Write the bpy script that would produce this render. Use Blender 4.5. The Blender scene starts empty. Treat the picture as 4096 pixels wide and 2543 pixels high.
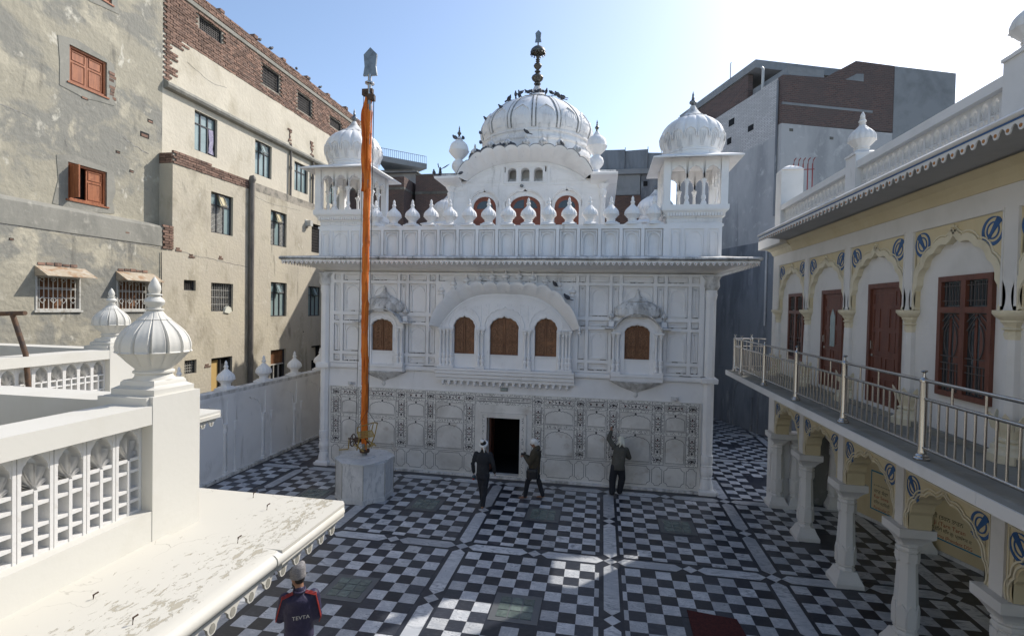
import bpy, bmesh, math, random
from mathutils import Vector, Matrix
random.seed(7)
R = math.radians
scene = bpy.context.scene
COL = scene.collection

# ------------------------------------------------------------------ camera, sky, sun, exposure
T = 0.305                                   # one floor tile, metres
CAM = Vector((2.7787, -15.1101, 5.3644))
def _cam_axes(yaw, pitch, roll):
    f = Vector((-math.sin(yaw) * math.cos(pitch), math.cos(yaw) * math.cos(pitch), math.sin(pitch)))
    r = Vector((math.cos(yaw), math.sin(yaw), 0)); u = r.cross(f)
    return (math.cos(roll) * r + math.sin(roll) * u, -math.sin(roll) * r + math.cos(roll) * u, f)
_r, _u, _f = _cam_axes(.1743, -.0199, .0198)
cd = bpy.data.cameras.new('camera'); co = bpy.data.objects.new('camera', cd); COL.objects.link(co)
co.matrix_world = Matrix(((_r.x, _u.x, -_f.x, CAM.x), (_r.y, _u.y, -_f.y, CAM.y), (_r.z, _u.z, -_f.z, CAM.z), (0, 0, 0, 1)))
cd.sensor_width = 36; cd.lens = 36 * 2054.2 / 4096; cd.clip_start = .05; cd.clip_end = 2000
scene.camera = co

SUN_AZ, SUN_EL = R(41.5), R(41.0)           # azimuth measured from +Y towards +X
w = bpy.data.worlds.new('World'); scene.world = w; w.use_nodes = True
nt = w.node_tree; bg = nt.nodes['Background']
sky = nt.nodes.new('ShaderNodeTexSky'); sky.sky_type = 'NISHITA'; sky.sun_disc = False
sky.sun_elevation = SUN_EL; sky.sun_rotation = SUN_AZ
sky.altitude = 200; sky.air_density = 1.0; sky.dust_density = 1.3; sky.ozone_density = 1.0
nt.links.new(sky.outputs[0], bg.inputs[0]); bg.inputs[1].default_value = .14
sl = bpy.data.lights.new('sun', 'SUN'); so = bpy.data.objects.new('sun', sl); COL.objects.link(so)
sl.energy = 3.2; sl.angle = R(.53); sl.color = (1, .945, .86)
_d = Vector((math.sin(SUN_AZ) * math.cos(SUN_EL), math.cos(SUN_AZ) * math.cos(SUN_EL), math.sin(SUN_EL)))
so.rotation_euler = _d.to_track_quat('Z', 'Y').to_euler(); so.location = (20, 30, 40)
vs = scene.view_settings; vs.view_transform = 'Standard'; vs.look = 'None'; vs.gamma = 1; vs.use_curve_mapping = False
vs.exposure = .68
scene.render.engine = 'CYCLES'
scene.cycles.max_bounces = 7; scene.cycles.diffuse_bounces = 4; scene.cycles.glossy_bounces = 3

# ------------------------------------------------------------------ materials
MATS = {}
def _n(nt, t, **k):
    n = nt.nodes.new(t)
    for a, b in k.items(): setattr(n, a, b)
    return n
def mat(name, col, rough=.75, layers=(), bump=None, metal=0, rnd=0, spec=.4, island=0, coat=0):
    """layers: (colour, scale, lo, hi, (sx,sy,sz), detail) noise patches mixed over the base colour."""
    m = bpy.data.materials.new(name); m.use_nodes = True; MATS[name] = m
    nt = m.node_tree; L = nt.links.new
    p = nt.nodes['Principled BSDF']
    p.inputs['Roughness'].default_value = rough; p.inputs['Metallic'].default_value = metal
    p.inputs['Specular IOR Level'].default_value = spec
    if coat: p.inputs['Coat Weight'].default_value = coat
    tc = _n(nt, 'ShaderNodeTexCoord'); cur = None
    rgb = _n(nt, 'ShaderNodeRGB'); rgb.outputs[0].default_value = (*col, 1); cur = rgb.outputs[0]
    off = tc.outputs['Object']
    if rnd or island:
        oi = _n(nt, 'ShaderNodeObjectInfo'); ge = _n(nt, 'ShaderNodeNewGeometry')
        ad = _n(nt, 'ShaderNodeMath', operation='ADD'); L(oi.outputs['Random'], ad.inputs[0]); L(ge.outputs['Random Per Island'], ad.inputs[1])
        fr = _n(nt, 'ShaderNodeMath', operation='FRACT'); L(ad.outputs[0], fr.inputs[0])
        sh = _n(nt, 'ShaderNodeVectorMath', operation='SCALE'); cx = _n(nt, 'ShaderNodeCombineXYZ')
        for i in range(3): L(fr.outputs[0], cx.inputs[i])
        L(cx.outputs[0], sh.inputs[0]); sh.inputs['Scale'].default_value = 37.0
        va = _n(nt, 'ShaderNodeVectorMath', operation='ADD'); L(tc.outputs['Object'], va.inputs[0]); L(sh.outputs[0], va.inputs[1])
        off = va.outputs[0]
    for ly in layers:
        c2, sc, lo, hi = ly[:4]; st = ly[4] if len(ly) > 4 else (1, 1, 1); det = ly[5] if len(ly) > 5 else 4
        mp = _n(nt, 'ShaderNodeMapping'); mp.inputs['Scale'].default_value = st; L(off, mp.inputs[0])
        no = _n(nt, 'ShaderNodeTexNoise'); no.inputs['Scale'].default_value = sc; no.inputs['Detail'].default_value = det
        no.inputs['Roughness'].default_value = .62; no.inputs['Distortion'].default_value = ly[6] if len(ly) > 6 else .3
        L(mp.outputs[0], no.inputs[0])
        mr = _n(nt, 'ShaderNodeMapRange'); mr.inputs[1].default_value = lo; mr.inputs[2].default_value = hi; L(no.outputs[0], mr.inputs[0])
        mx = _n(nt, 'ShaderNodeMix', data_type='RGBA'); L(mr.outputs[0], mx.inputs[0]); L(cur, mx.inputs[6]); mx.inputs[7].default_value = (*c2, 1)
        cur = mx.outputs[2]
    if rnd:
        mr = _n(nt, 'ShaderNodeMapRange'); mr.inputs[3].default_value = 1 - rnd; mr.inputs[4].default_value = 1 + rnd; L(fr.outputs[0], mr.inputs[0])
        hs = _n(nt, 'ShaderNodeHueSaturation'); L(mr.outputs[0], hs.inputs['Value']); L(cur, hs.inputs['Color']); cur = hs.outputs[0]
    L(cur, p.inputs['Base Color'])
    if bump:
        no = _n(nt, 'ShaderNodeTexNoise'); no.inputs['Scale'].default_value = bump[0]; no.inputs['Detail'].default_value = 5; L(off, no.inputs[0])
        b = _n(nt, 'ShaderNodeBump'); b.inputs['Strength'].default_value = bump[1]; b.inputs['Distance'].default_value = bump[2] if len(bump) > 2 else .02
        L(no.outputs[0], b.inputs['Height']); L(b.outputs[0], p.inputs['Normal'])
    return m
def brickmat(name, c1, c2, mort, bw=.23, rh=.078, axis='y', rough=.9, mix=None):
    m = bpy.data.materials.new(name); m.use_nodes = True; MATS[name] = m; nt = m.node_tree; L = nt.links.new
    p = nt.nodes['Principled BSDF']; p.inputs['Roughness'].default_value = rough; p.inputs['Specular IOR Level'].default_value = .2
    tc = _n(nt, 'ShaderNodeTexCoord'); sx = _n(nt, 'ShaderNodeSeparateXYZ'); L(tc.outputs['Object'], sx.inputs[0])
    cx = _n(nt, 'ShaderNodeCombineXYZ'); ad = _n(nt, 'ShaderNodeMath', operation='ADD')
    L(sx.outputs[0], ad.inputs[0]); L(sx.outputs[1], ad.inputs[1]); L(ad.outputs[0], cx.inputs[0]); L(sx.outputs[2], cx.inputs[1])
    no0 = _n(nt, 'ShaderNodeTexNoise'); no0.inputs['Scale'].default_value = 3; L(tc.outputs['Object'], no0.inputs[0])
    sc = _n(nt, 'ShaderNodeVectorMath', operation='SCALE'); L(no0.outputs[1], sc.inputs[0]); sc.inputs['Scale'].default_value = .03
    va = _n(nt, 'ShaderNodeVectorMath', operation='ADD'); L(cx.outputs[0], va.inputs[0]); L(sc.outputs[0], va.inputs[1])
    b = _n(nt, 'ShaderNodeTexBrick'); L(va.outputs[0], b.inputs[0]); b.inputs['Scale'].default_value = 1
    b.inputs['Brick Width'].default_value = bw; b.inputs['Row Height'].default_value = rh; b.inputs['Mortar Size'].default_value = .009
    b.inputs['Mortar Smooth'].default_value = .3; b.inputs['Bias'].default_value = 0
    b.inputs['Color1'].default_value = (*c1, 1); b.inputs['Color2'].default_value = (*c2, 1); b.inputs['Mortar'].default_value = (*mort, 1)
    no = _n(nt, 'ShaderNodeTexNoise'); no.inputs['Scale'].default_value = 1.3; no.inputs['Detail'].default_value = 6; L(tc.outputs['Object'], no.inputs[0])
    mr = _n(nt, 'ShaderNodeMapRange'); mr.inputs[1].default_value = .42; mr.inputs[2].default_value = .68; mr.inputs[4].default_value = .7; L(no.outputs[0], mr.inputs[0])
    mx = _n(nt, 'ShaderNodeMix', data_type='RGBA'); L(mr.outputs[0], mx.inputs[0]); L(b.outputs[0], mx.inputs[6]); mx.inputs[7].default_value = (*(mix or mort), 1)
    L(mx.outputs[2], p.inputs['Base Color'])
    bp = _n(nt, 'ShaderNodeBump'); bp.inputs['Strength'].default_value = .7; bp.inputs['Distance'].default_value = .012
    iv = _n(nt, 'ShaderNodeMath', operation='SUBTRACT'); iv.inputs[0].default_value = 1; L(b.outputs['Fac'], iv.inputs[1])
    a2 = _n(nt, 'ShaderNodeMath', operation='MULTIPLY_ADD'); L(no0.outputs[0], a2.inputs[0]); a2.inputs[1].default_value = .6; L(iv.outputs[0], a2.inputs[2])
    L(a2.outputs[0], bp.inputs['Height']); L(bp.outputs[0], p.inputs['Normal'])
    return m

W_ = (.84, .825, .805)
mat('whitewash', W_, .8, [((.74, .725, .705), 1.1, .48, .72), ((.42, .41, .39), 2.4, .63, .80, (1, 1, .22), 6), ((.30, .29, .27), 6, .70, .82, (1, 1, .3), 6)], (30, .12, .01))
mat('whitewash_dome', (.80, .79, .775), .75, [((.62, .61, .60), 1.6, .50, .70, (1, 1, .4)), ((.30, .30, .29), 3.2, .60, .76, (1, 1, .16), 7), ((.18, .18, .17), 7, .66, .78, (1, 1, .14), 6)], (26, .15, .01))
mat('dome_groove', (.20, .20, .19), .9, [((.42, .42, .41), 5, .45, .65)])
mat('whitewash_grime', (.72, .71, .69), .85, [((.36, .35, .33), 4, .44, .66, (1, 1, .35), 6), ((.15, .145, .13), 9, .58, .72, (1, 1, .4), 6)], (30, .2, .01))
mat('sunny_white', (.58, .565, .515), .7, [((.53, .51, .45), 1.3, .50, .75), ((.58, .55, .47), 5, .66, .80, (1, 1, .3), 6), ((.45, .43, .37), 14, .72, .80, (1, 1, .25), 4)], (22, .12, .01))
mat('grille_white', (.62, .61, .59), .7, [((.48, .46, .42), 7, .58, .78)], (40, .25, .01))
mat('cream_paint', (.60, .515, .335), .7, [((.55, .46, .28), 1.5, .45, .7)], (40, .08, .01))
mat('cream_trim', (.66, .60, .45), .7, [((.56, .50, .36), 3, .48, .72)], (40, .08, .01))
mat('gallery_white', (.66, .645, .62), .7, [((.58, .57, .54), 1.2, .48, .72), ((.44, .43, .40), 3.5, .66, .8, (1, 1, .25), 6)], (40, .08, .01))
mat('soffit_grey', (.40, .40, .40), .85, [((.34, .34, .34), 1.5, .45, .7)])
mat('marble_dado', (.76, .735, .69), .38, [((.56, .535, .49), .9, .42, .66), ((.50, .44, .38), 3, .58, .76), ((.40, .38, .36), 12, .66, .8)], None, spec=.5)
mat('marble_plinth', (.62, .63, .64), .35, [((.36, .38, .41), 2.2, .50, .66, (3.2, 3.2, .9), 8, 1.6), ((.48, .50, .52), 1.4, .45, .65)], None, spec=.5)
mat('tile_white', (.55, .56, .575), .30, [((.24, .26, .29), 3.2, .49, .63, (1, 2.6, 1), 8, 1.8), ((.40, .42, .45), 1.6, .42, .62), ((.16, .18, .21), 5.5, .62, .72, (2.6, 1, 1), 8, 2.0)], None, rnd=.20, spec=.5)
mat('tile_black', (.030, .034, .046), .30, [((.060, .066, .080), 3, .5, .7, (1, 3, 1), 6), ((.14, .15, .165), 8, .68, .76, (1, 4, 1), 6, 1.5)], None, rnd=.35, spec=.5)
mat('floor_black', (.026, .030, .042), .32, [((.060, .066, .078), 2.2, .50, .72)], None, spec=.5)
mat('inlay_black', (.075, .073, .075), .5)
mat('inlay_red', (.16, .03, .03), .5)
mat('wood_carved', (.20, .092, .042), .55, [((.11, .048, .022), 5, .45, .62, (6, 6, .8), 6), ((.28, .135, .062), 2, .52, .7)], (14, .2, .01))
mat('wood_relief', (.26, .13, .065), .6, [((.12, .055, .026), 30, .46, .58)], (60, .6, .01))
mat('brown_paint', (.150, .056, .036), .42, [((.105, .038, .025), 3, .45, .65, (4, 4, .7), 5)], (20, .06, .01))
mat('pavilion_door', (.24, .072, .040), .5, [((.17, .052, .03), 3, .45, .65)])
mat('orange_door', (.33, .115, .045), .55, [((.22, .07, .028), 4, .42, .62, (5, 5, .7), 6), ((.40, .17, .08), 6, .62, .75)], (24, .1, .01))
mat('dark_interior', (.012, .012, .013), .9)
mat('glass_dark', (.03, .04, .045), .08, spec=.6)
mat('glass_teal', (.26, .335, .33), .18, [((.19, .25, .25), 1.2, .4, .7)], spec=.6)
mat('frame_dark', (.055, .055, .058), .6)
mat('iron_grille', (.09, .08, .075), .6)
mat('grille_pale', (.50, .49, .45), .6, [((.30, .27, .22), 9, .52, .7)])
mat('rust_sheet', (.36, .30, .22), .7, [((.27, .15, .075), 4, .48, .62, (1, .6, 1), 6), ((.46, .42, .35), 7, .5, .7)], (30, .2, .01))
mat('steel', (.46, .44, .41), .22, metal=1)
mat('steel_dull', (.24, .26, .27), .42, [((.16, .17, .18), 6, .45, .65)], metal=.8)
mat('brass', (.42, .33, .16), .32, [((.18, .15, .09), 9, .45, .62)], metal=1)
mat('finial_gilt', (.15, .145, .13), .45, [((.07, .07, .065), 14, .42, .62), ((.34, .28, .17), 5, .64, .74)], metal=.6)
mat('orange_cloth', (.66, .17, .016), .75, [((.50, .105, .010), 3, .45, .62, (3, 3, .5), 5), ((.70, .24, .03), 9, .62, .74, (3, 3, .3))], (18, .35, .02))
mat('yellow_iron', (.36, .25, .06), .5, [((.16, .10, .035), 12, .48, .64)])
mat('rust_iron', (.10, .055, .030), .7, [((.05, .035, .028), 9, .45, .62)])
mat('blue_paint', (.028, .098, .25), .55, [((.02, .07, .19), 6, .45, .7)])
mat('navy_line', (.02, .035, .09), .6)
mat('orange_dot', (.36, .15, .03), .6)
mat('lens_blue', (.03, .035, .06), .2, spec=.6)
mat('peeling_slab', (.78, .765, .71), .75)
mat('plaster_beige', (.46, .415, .33), .92, [((.50, .45, .345), .55, .46, .64, (1, 1, 1), 6), ((.31, .275, .205), 1.1, .52, .70, (1, 1, .6), 8), ((.56, .52, .43), 2.6, .60, .72, (1, 1, .7), 8), ((.17, .155, .125), 3.2, .61, .76, (1, 1, .2), 8)], (9, .45, .04))
mat('plaster_grey', (.33, .305, .24), .94, [((.235, .228, .198), .45, .47, .55, (1, 1, 1.5), 8), ((.42, .385, .30), .8, .54, .62, (1, 1, 1), 8), ((.54, .51, .43), 2.2, .62, .70, (1, 1, .7), 8), ((.12, .115, .10), 2.0, .60, .78, (1, 1, .25), 8), ((.10, .095, .085), 5, .66, .76, (1, 1, .16), 8)], (7, .6, .05))
mat('plaster_pale', (.52, .475, .385), .92, [((.58, .53, .43), .6, .45, .62, (1, 1, 1), 6), ((.43, .385, .295), 1.1, .50, .68, (1, 1, .6), 8), ((.36, .32, .24), 2.6, .66, .78, (1, 1, .10), 8), ((.24, .215, .17), 3.2, .66, .78, (1, 1, .12), 8)], (9, .4, .04))
mat('cement', (.27, .26, .225), .94, [((.20, .195, .17), 1.3, .45, .65, (1, 1, .5), 8), ((.34, .325, .28), 4, .56, .72)], (12, .4, .02))
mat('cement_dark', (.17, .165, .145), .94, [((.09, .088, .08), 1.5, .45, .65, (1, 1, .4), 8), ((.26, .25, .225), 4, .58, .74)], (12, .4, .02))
mat('mortar', (.34, .305, .25), .95, [((.16, .15, .125), 3, .45, .66)], (20, .5, .02))
mat('brick', (.225, .135, .098), .92, [((.14, .092, .072), 3, .42, .60), ((.33, .26, .20), 7, .62, .74), ((.075, .06, .052), 1.3, .56, .72)], (40, .5, .01), rnd=.34)
brickmat('brick_far', (.15, .095, .082), (.10, .072, .066), (.17, .155, .145), mix=(.12, .098, .092))
brickmat('brick_white', (.60, .59, .58), (.48, .47, .46), (.26, .255, .25), mix=(.42, .41, .405))
brickmat('brick_shade', (.19, .10, .075), (.10, .062, .054), (.16, .14, .12), mix=(.10, .075, .065))
mat('far_plaster', (.42, .42, .42), .95, [((.30, .305, .31), .8, .46, .66, (1, 1, .4), 8), ((.50, .50, .495), 2.2, .58, .72), ((.17, .175, .18), 1.7, .64, .78, (1, 1, .12), 8)], (8, .3, .03))
mat('far_plaster_dark', (.23, .245, .265), .95, [((.14, .15, .168), .9, .46, .64, (1, 1, .25), 8), ((.32, .335, .35), 2.2, .6, .74, (1, 1, .3)), ((.075, .08, .09), 2.4, .60, .74, (1, 1, .09), 8)], (8, .3, .03))
mat('far_cement', (.25, .262, .27), .95, [((.19, .20, .205), 1.0, .45, .66)], (12, .2, .02))
mat('corrugated', (.25, .27, .29), .5, [((.18, .19, .20), 2, .45, .65, (1, 1, .3))], metal=.3)
mat('green_sheet', (.018, .16, .10), .55, [((.012, .09, .06), 5, .45, .6)])
mat('red_rod', (.20, .022, .02), .6)
mat('pvc', (.50, .49, .46), .5)
mat('pipe_grey', (.17, .155, .135), .8, [((.11, .10, .09), 4, .45, .65, (1, 1, .3))])
mat('glass_block', (.15, .19, .175), .14, [((.10, .13, .12), 9, .4, .6)], (70, .5, .01), rnd=.2, spec=.7)
mat('steel_strip', (.16, .17, .18), .45, metal=.5)
mat('carpet', (.085, .018, .016), .95, [((.05, .012, .012), 30, .4, .6)], (120, .5, .01))
mat('sign_cream', (.68, .58, .36), .55)
mat('sign_border', (.06, .24, .36), .5)
mat('text_black', (.03, .03, .03), .6)
mat('text_red', (.38, .05, .03), .6)
mat('text_white', (.62, .60, .55), .7)
mat('skin', (.30, .165, .105), .55, [((.24, .125, .08), 12, .45, .65)])
mat('skin_dark', (.20, .11, .07), .55)
mat('hair', (.018, .015, .013), .6)
mat('cloth_black', (.022, .024, .028), .85, [((.035, .037, .042), 6, .5, .7)], (25, .4, .02))
mat('cloth_trouser', (.020, .022, .028), .85, [((.03, .032, .04), 6, .5, .7)], (20, .4, .02))
mat('cloth_olive', (.060, .050, .032), .85, [((.085, .072, .048), 5, .5, .7)], (22, .5, .02))
mat('cloth_grey_green', (.085, .082, .068), .85, [((.11, .105, .09), 5, .5, .7)], (22, .5, .02))
mat('cloth_navy', (.026, .022, .055), .55, [((.04, .035, .075), 6, .5, .7)], (16, .5, .03))
mat('cloth_red', (.34, .035, .025), .6)
mat('cloth_white', (.74, .73, .70), .8, [((.62, .61, .57), 6, .5, .7)], (30, .4, .02))
mat('cloth_scarf_cream', (.66, .65, .55), .8, [((.55, .54, .44), 6, .5, .7)], (30, .4, .02))
mat('knit_grey', (.20, .19, .19), .95, [((.27, .26, .26), 40, .45, .6, (1, 1, 2))], (90, .6, .01))
mat('knit_dark', (.05, .05, .055), .95)
mat('phone_white', (.7, .7, .7), .3)
mat('plastic_black', (.02, .02, .022), .4)
mat('bottle_teal', (.05, .10, .13), .3)
mat('pigeon_grey', (.055, .06, .072), .7, [((.10, .105, .12), 14, .5, .65), ((.03, .032, .042), 20, .55, .7)], rnd=.25)
mat('wood_slat', (.42, .36, .20), .6)
mat('cloth_hung', (.40, .38, .46), .8, [((.12, .10, .22), 14, .45, .6, (6, 6, .6))])
mat('interior_yellow', (.50, .34, .13), .8)
mat('dirt', (.17, .16, .145), .95, [((.30, .29, .27), 8, .42, .6)])
mat('ground', (.22, .20, .17), .95, [((.16, .145, .125), .6, .45, .65)])
# peeling slab: flaked paint in a belt along the eave edge, hairline cracks
def _peel():
    m = MATS['peeling_slab']; nt = m.node_tree; L = nt.links.new; p = nt.nodes['Principled BSDF']
    tc = _n(nt, 'ShaderNodeTexCoord'); sx = _n(nt, 'ShaderNodeSeparateXYZ'); L(tc.outputs['Object'], sx.inputs[0])
    n1 = _n(nt, 'ShaderNodeTexNoise'); n1.inputs['Scale'].default_value = 15; n1.inputs['Detail'].default_value = 9; n1.inputs['Roughness'].default_value = .72; n1.inputs['Distortion'].default_value = .5
    mp = _n(nt, 'ShaderNodeMapping'); mp.inputs['Scale'].default_value = (1.5, .7, 1); L(tc.outputs['Object'], mp.inputs[0]); L(mp.outputs[0], n1.inputs[0])
    n2 = _n(nt, 'ShaderNodeTexNoise'); n2.inputs['Scale'].default_value = 1.1; n2.inputs['Detail'].default_value = 3; L(tc.outputs['Object'], n2.inputs[0])
    br = _n(nt, 'ShaderNodeMapRange'); br.inputs[1].default_value = -.75; br.inputs[2].default_value = .22; br.inputs[3].default_value = -.15; br.inputs[4].default_value = .075; L(sx.outputs[0], br.inputs[0])
    br2 = _n(nt, 'ShaderNodeMapRange'); br2.inputs[1].default_value = .22; br2.inputs[2].default_value = .36; br2.inputs[3].default_value = 0; br2.inputs[4].default_value = -.2; L(sx.outputs[0], br2.inputs[0])
    a = _n(nt, 'ShaderNodeMath', operation='ADD'); L(n1.outputs[0], a.inputs[0]); L(br.outputs[0], a.inputs[1])
    b = _n(nt, 'ShaderNodeMath', operation='ADD'); L(a.outputs[0], b.inputs[0]); L(br2.outputs[0], b.inputs[1])
    c = _n(nt, 'ShaderNodeMath', operation='MULTIPLY_ADD'); L(n2.outputs[0], c.inputs[0]); c.inputs[1].default_value = .22; L(b.outputs[0], c.inputs[2])
    mr = _n(nt, 'ShaderNodeMapRange'); mr.inputs[1].default_value = .69; mr.inputs[2].default_value = .72; L(c.outputs[0], mr.inputs[0])
    n3 = _n(nt, 'ShaderNodeTexNoise'); n3.inputs['Scale'].default_value = 1.4; n3.inputs['Detail'].default_value = 5; L(tc.outputs['Object'], n3.inputs[0])
    va = _n(nt, 'ShaderNodeVectorMath', operation='MULTIPLY_ADD'); L(n3.outputs[1], va.inputs[0]); va.inputs[1].default_value = (.9, .9, .9); L(tc.outputs['Object'], va.inputs[2])
    vo = _n(nt, 'ShaderNodeTexVoronoi', feature='DISTANCE_TO_EDGE'); vo.inputs['Scale'].default_value = .8; L(va.outputs[0], vo.inputs[0])
    m2 = _n(nt, 'ShaderNodeMapRange'); m2.inputs[1].default_value = .0022; m2.inputs[2].default_value = 0; L(vo.outputs[0], m2.inputs[0])
    m3 = _n(nt, 'ShaderNodeMapRange'); m3.inputs[1].default_value = .5; m3.inputs[2].default_value = .6; L(n2.outputs[0], m3.inputs[0])
    mm = _n(nt, 'ShaderNodeMath', operation='MULTIPLY'); L(m2.outputs[0], mm.inputs[0]); L(m3.outputs[0], mm.inputs[1])
    x1 = _n(nt, 'ShaderNodeMix', data_type='RGBA'); L(mr.outputs[0], x1.inputs[0]); x1.inputs[6].default_value = (.53, .51, .45, 1); x1.inputs[7].default_value = (.36, .33, .26, 1)
    x2 = _n(nt, 'ShaderNodeMix', data_type='RGBA'); L(mm.outputs[0], x2.inputs[0]); L(x1.outputs[2], x2.inputs[6]); x2.inputs[7].default_value = (.25, .23, .19, 1)
    L(x2.outputs[2], p.inputs['Base Color'])
    bp = _n(nt, 'ShaderNodeBump'); bp.inputs['Strength'].default_value = .5; bp.inputs['Distance'].default_value = .006; bp.invert = True
    L(mr.outputs[0], bp.inputs['Height']); L(bp.outputs[0], p.inputs['Normal'])
_peel()
def _inlay():
    m = bpy.data.materials.new('inlay_band'); m.use_nodes = True; MATS['inlay_band'] = m; nt = m.node_tree; L = nt.links.new
    p = nt.nodes['Principled BSDF']; p.inputs['Roughness'].default_value = .4
    tc = _n(nt, 'ShaderNodeTexCoord'); vo = _n(nt, 'ShaderNodeTexVoronoi', feature='F1', distance='CHEBYCHEV'); vo.inputs['Scale'].default_value = 26; vo.inputs['Randomness'].default_value = .55
    mp = _n(nt, 'ShaderNodeMapping'); mp.inputs['Scale'].default_value = (1, 0, 1); L(tc.outputs['Object'], mp.inputs[0]); L(mp.outputs[0], vo.inputs[0])
    mr = _n(nt, 'ShaderNodeMapRange'); mr.inputs[1].default_value = .27; mr.inputs[2].default_value = .33; L(vo.outputs[0], mr.inputs[0])
    x = _n(nt, 'ShaderNodeMix', data_type='RGBA'); L(mr.outputs[0], x.inputs[0]); x.inputs[6].default_value = (.15, .14, .135, 1); x.inputs[7].default_value = (.72, .70, .65, 1)
    L(x.outputs[2], p.inputs['Base Color'])
_inlay()

# ------------------------------------------------------------------ mesh helpers
class MB:
    def __init__(s): s.v = []; s.f = []
    def add(s, vs, fs):
        o = len(s.v); s.v += [tuple(v) for v in vs]; s.f += [tuple(i + o for i in f) for f in fs]; return s
    def box(s, x0, x1, y0, y1, z0, z1):
        return s.add([(x0, y0, z0), (x1, y0, z0), (x1, y1, z0), (x0, y1, z0), (x0, y0, z1), (x1, y0, z1), (x1, y1, z1), (x0, y1, z1)],
                     [(0, 3, 2, 1), (4, 5, 6, 7), (0, 1, 5, 4), (1, 2, 6, 5), (2, 3, 7, 6), (3, 0, 4, 7)])
    def fbox(s, fr, a0, a1, b0, b1, d0, d1):
        vs = [fr(a, b, d) for d in (d0, d1) for a, b in ((a0, b0), (a1, b0), (a1, b1), (a0, b1))]
        return s.add(vs, [(0, 1, 2, 3), (7, 6, 5, 4), (0, 4, 5, 1), (1, 5, 6, 2), (2, 6, 7, 3), (3, 7, 4, 0)])
    def fpoly(s, fr, pts, d0, d1):
        n = len(pts); vs = [fr(a, b, d0) for a, b in pts] + [fr(a, b, d1) for a, b in pts]
        return s.add(vs, [tuple(range(n)), tuple(range(2 * n - 1, n - 1, -1))] + [(i, i + n, (i + 1) % n + n, (i + 1) % n) for i in range(n)])
    def fstrip(s, fr, pts, w, d0, d1, closed=False):
        n = len(pts); o = []; q = []
        for i in range(n):
            p0 = pts[i - 1] if (i > 0 or closed) else pts[i]; p1 = pts[(i + 1) % n] if (i < n - 1 or closed) else pts[i]
            dx, dy = p1[0] - p0[0], p1[1] - p0[1]; l = math.hypot(dx, dy) or 1
            nx, ny = -dy / l * w / 2, dx / l * w / 2
            o.append((pts[i][0] + nx, pts[i][1] + ny)); q.append((pts[i][0] - nx, pts[i][1] - ny))
        vs = [fr(*p, d1) for p in o] + [fr(*p, d1) for p in q] + [fr(*p, d0) for p in o] + [fr(*p, d0) for p in q]; fs = []
        for i in range(n if closed else n - 1):
            j = (i + 1) % n
            fs += [(i, j, n + j, n + i), (i, 2 * n + i, 2 * n + j, j), (n + i, n + j, 3 * n + j, 3 * n + i)]
        return s.add(vs, fs)
    def spandrel(s, fr, arch, a0, a1, b1, d0, d1):
        """plate with an arch cut from its lower edge; arch runs from its left springing to its right one."""
        zs = arch[0][1]; pts = list(arch)
        if pts[0][0] - a0 > 1e-4: s.fbox(fr, a0, pts[0][0], zs, b1, d0, d1)
        if a1 - pts[-1][0] > 1e-4: s.fbox(fr, pts[-1][0], a1, zs, b1, d0, d1)
        lo, hi = pts[0][0], pts[-1][0]; n = len(pts); vs = []; fs = []; run = lo
        tops = [(min(max(a, lo), hi), b1) for a, b in pts]
        for k in range(1, n): tops[k] = (max(tops[k][0], tops[k - 1][0]), b1)
        for k in range(n): vs += [fr(*pts[k], d0), fr(*tops[k], d0), fr(*pts[k], d1), fr(*tops[k], d1)]
        for k in range(n - 1):
            o = 4 * k; fs += [(o, o + 4, o + 5, o + 1), (o + 2, o + 3, o + 7, o + 6), (o, o + 2, o + 6, o + 4), (o + 1, o + 5, o + 7, o + 3)]
        return s.add(vs, fs)
    def lathe(s, c, prof, n=24, mod=None, a0=0, a1=2 * math.pi, cap=True, sx=1, sy=1, rot=0):
        full = abs(a1 - a0 - 2 * math.pi) < 1e-6; m = n if full else n + 1; vs = []; fs = []
        for k, (r, z) in enumerate(prof):
            for i in range(m):
                a = a0 + (a1 - a0) * i / n + rot; rr = r * (mod(a, k, z) if mod else 1)
                vs.append((c[0] + rr * math.cos(a) * sx, c[1] + rr * math.sin(a) * sy, c[2] + z))
        for k in range(len(prof) - 1):
            for i in range(n):
                j = (i + 1) % m
                fs.append((k * m + i, k * m + j, (k + 1) * m + j, (k + 1) * m + i))
        if cap and full:
            fs.append(tuple(range(m - 1, -1, -1)))
            if prof[-1][0] > 1e-4: fs.append(tuple((len(prof) - 1) * m + i for i in range(m)))
        return s.add(vs, fs)
    def sqlathe(s, c, prof):
        return s.lathe(c, [(r * math.sqrt(2), z) for r, z in prof], 4, rot=math.pi / 4)
    def tube(s, pts, r, n=6, closed=False):
        pts = [Vector(p) for p in pts]; rs = r if isinstance(r, (list, tuple)) else [r] * len(pts); o = len(s.v); N = len(pts)
        up = Vector((0, 0, 1))
        for i, p in enumerate(pts):
            t = (pts[min(i + 1, N - 1)] - pts[max(i - 1, 0)])
            if closed: t = pts[(i + 1) % N] - pts[i - 1]
            t.normalize(); a = t.cross(up) if abs(t.z) < .95 else t.cross(Vector((1, 0, 0))); a.normalize(); b = t.cross(a)
            for k in range(n):
                th = 2 * math.pi * k / n; s.v.append(tuple(p + (a * math.cos(th) + b * math.sin(th)) * rs[i]))
        for i in range(N if closed else N - 1):
            j = (i + 1) % N
            for k in range(n):
                l = (k + 1) % n; s.f.append((o + i * n + k, o + i * n + l, o + j * n + l, o + j * n + k))
        if not closed:
            s.f.append(tuple(o + k for k in range(n))); s.f.append(tuple(o + (N - 1) * n + k for k in range(n - 1, -1, -1)))
        return s
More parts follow.
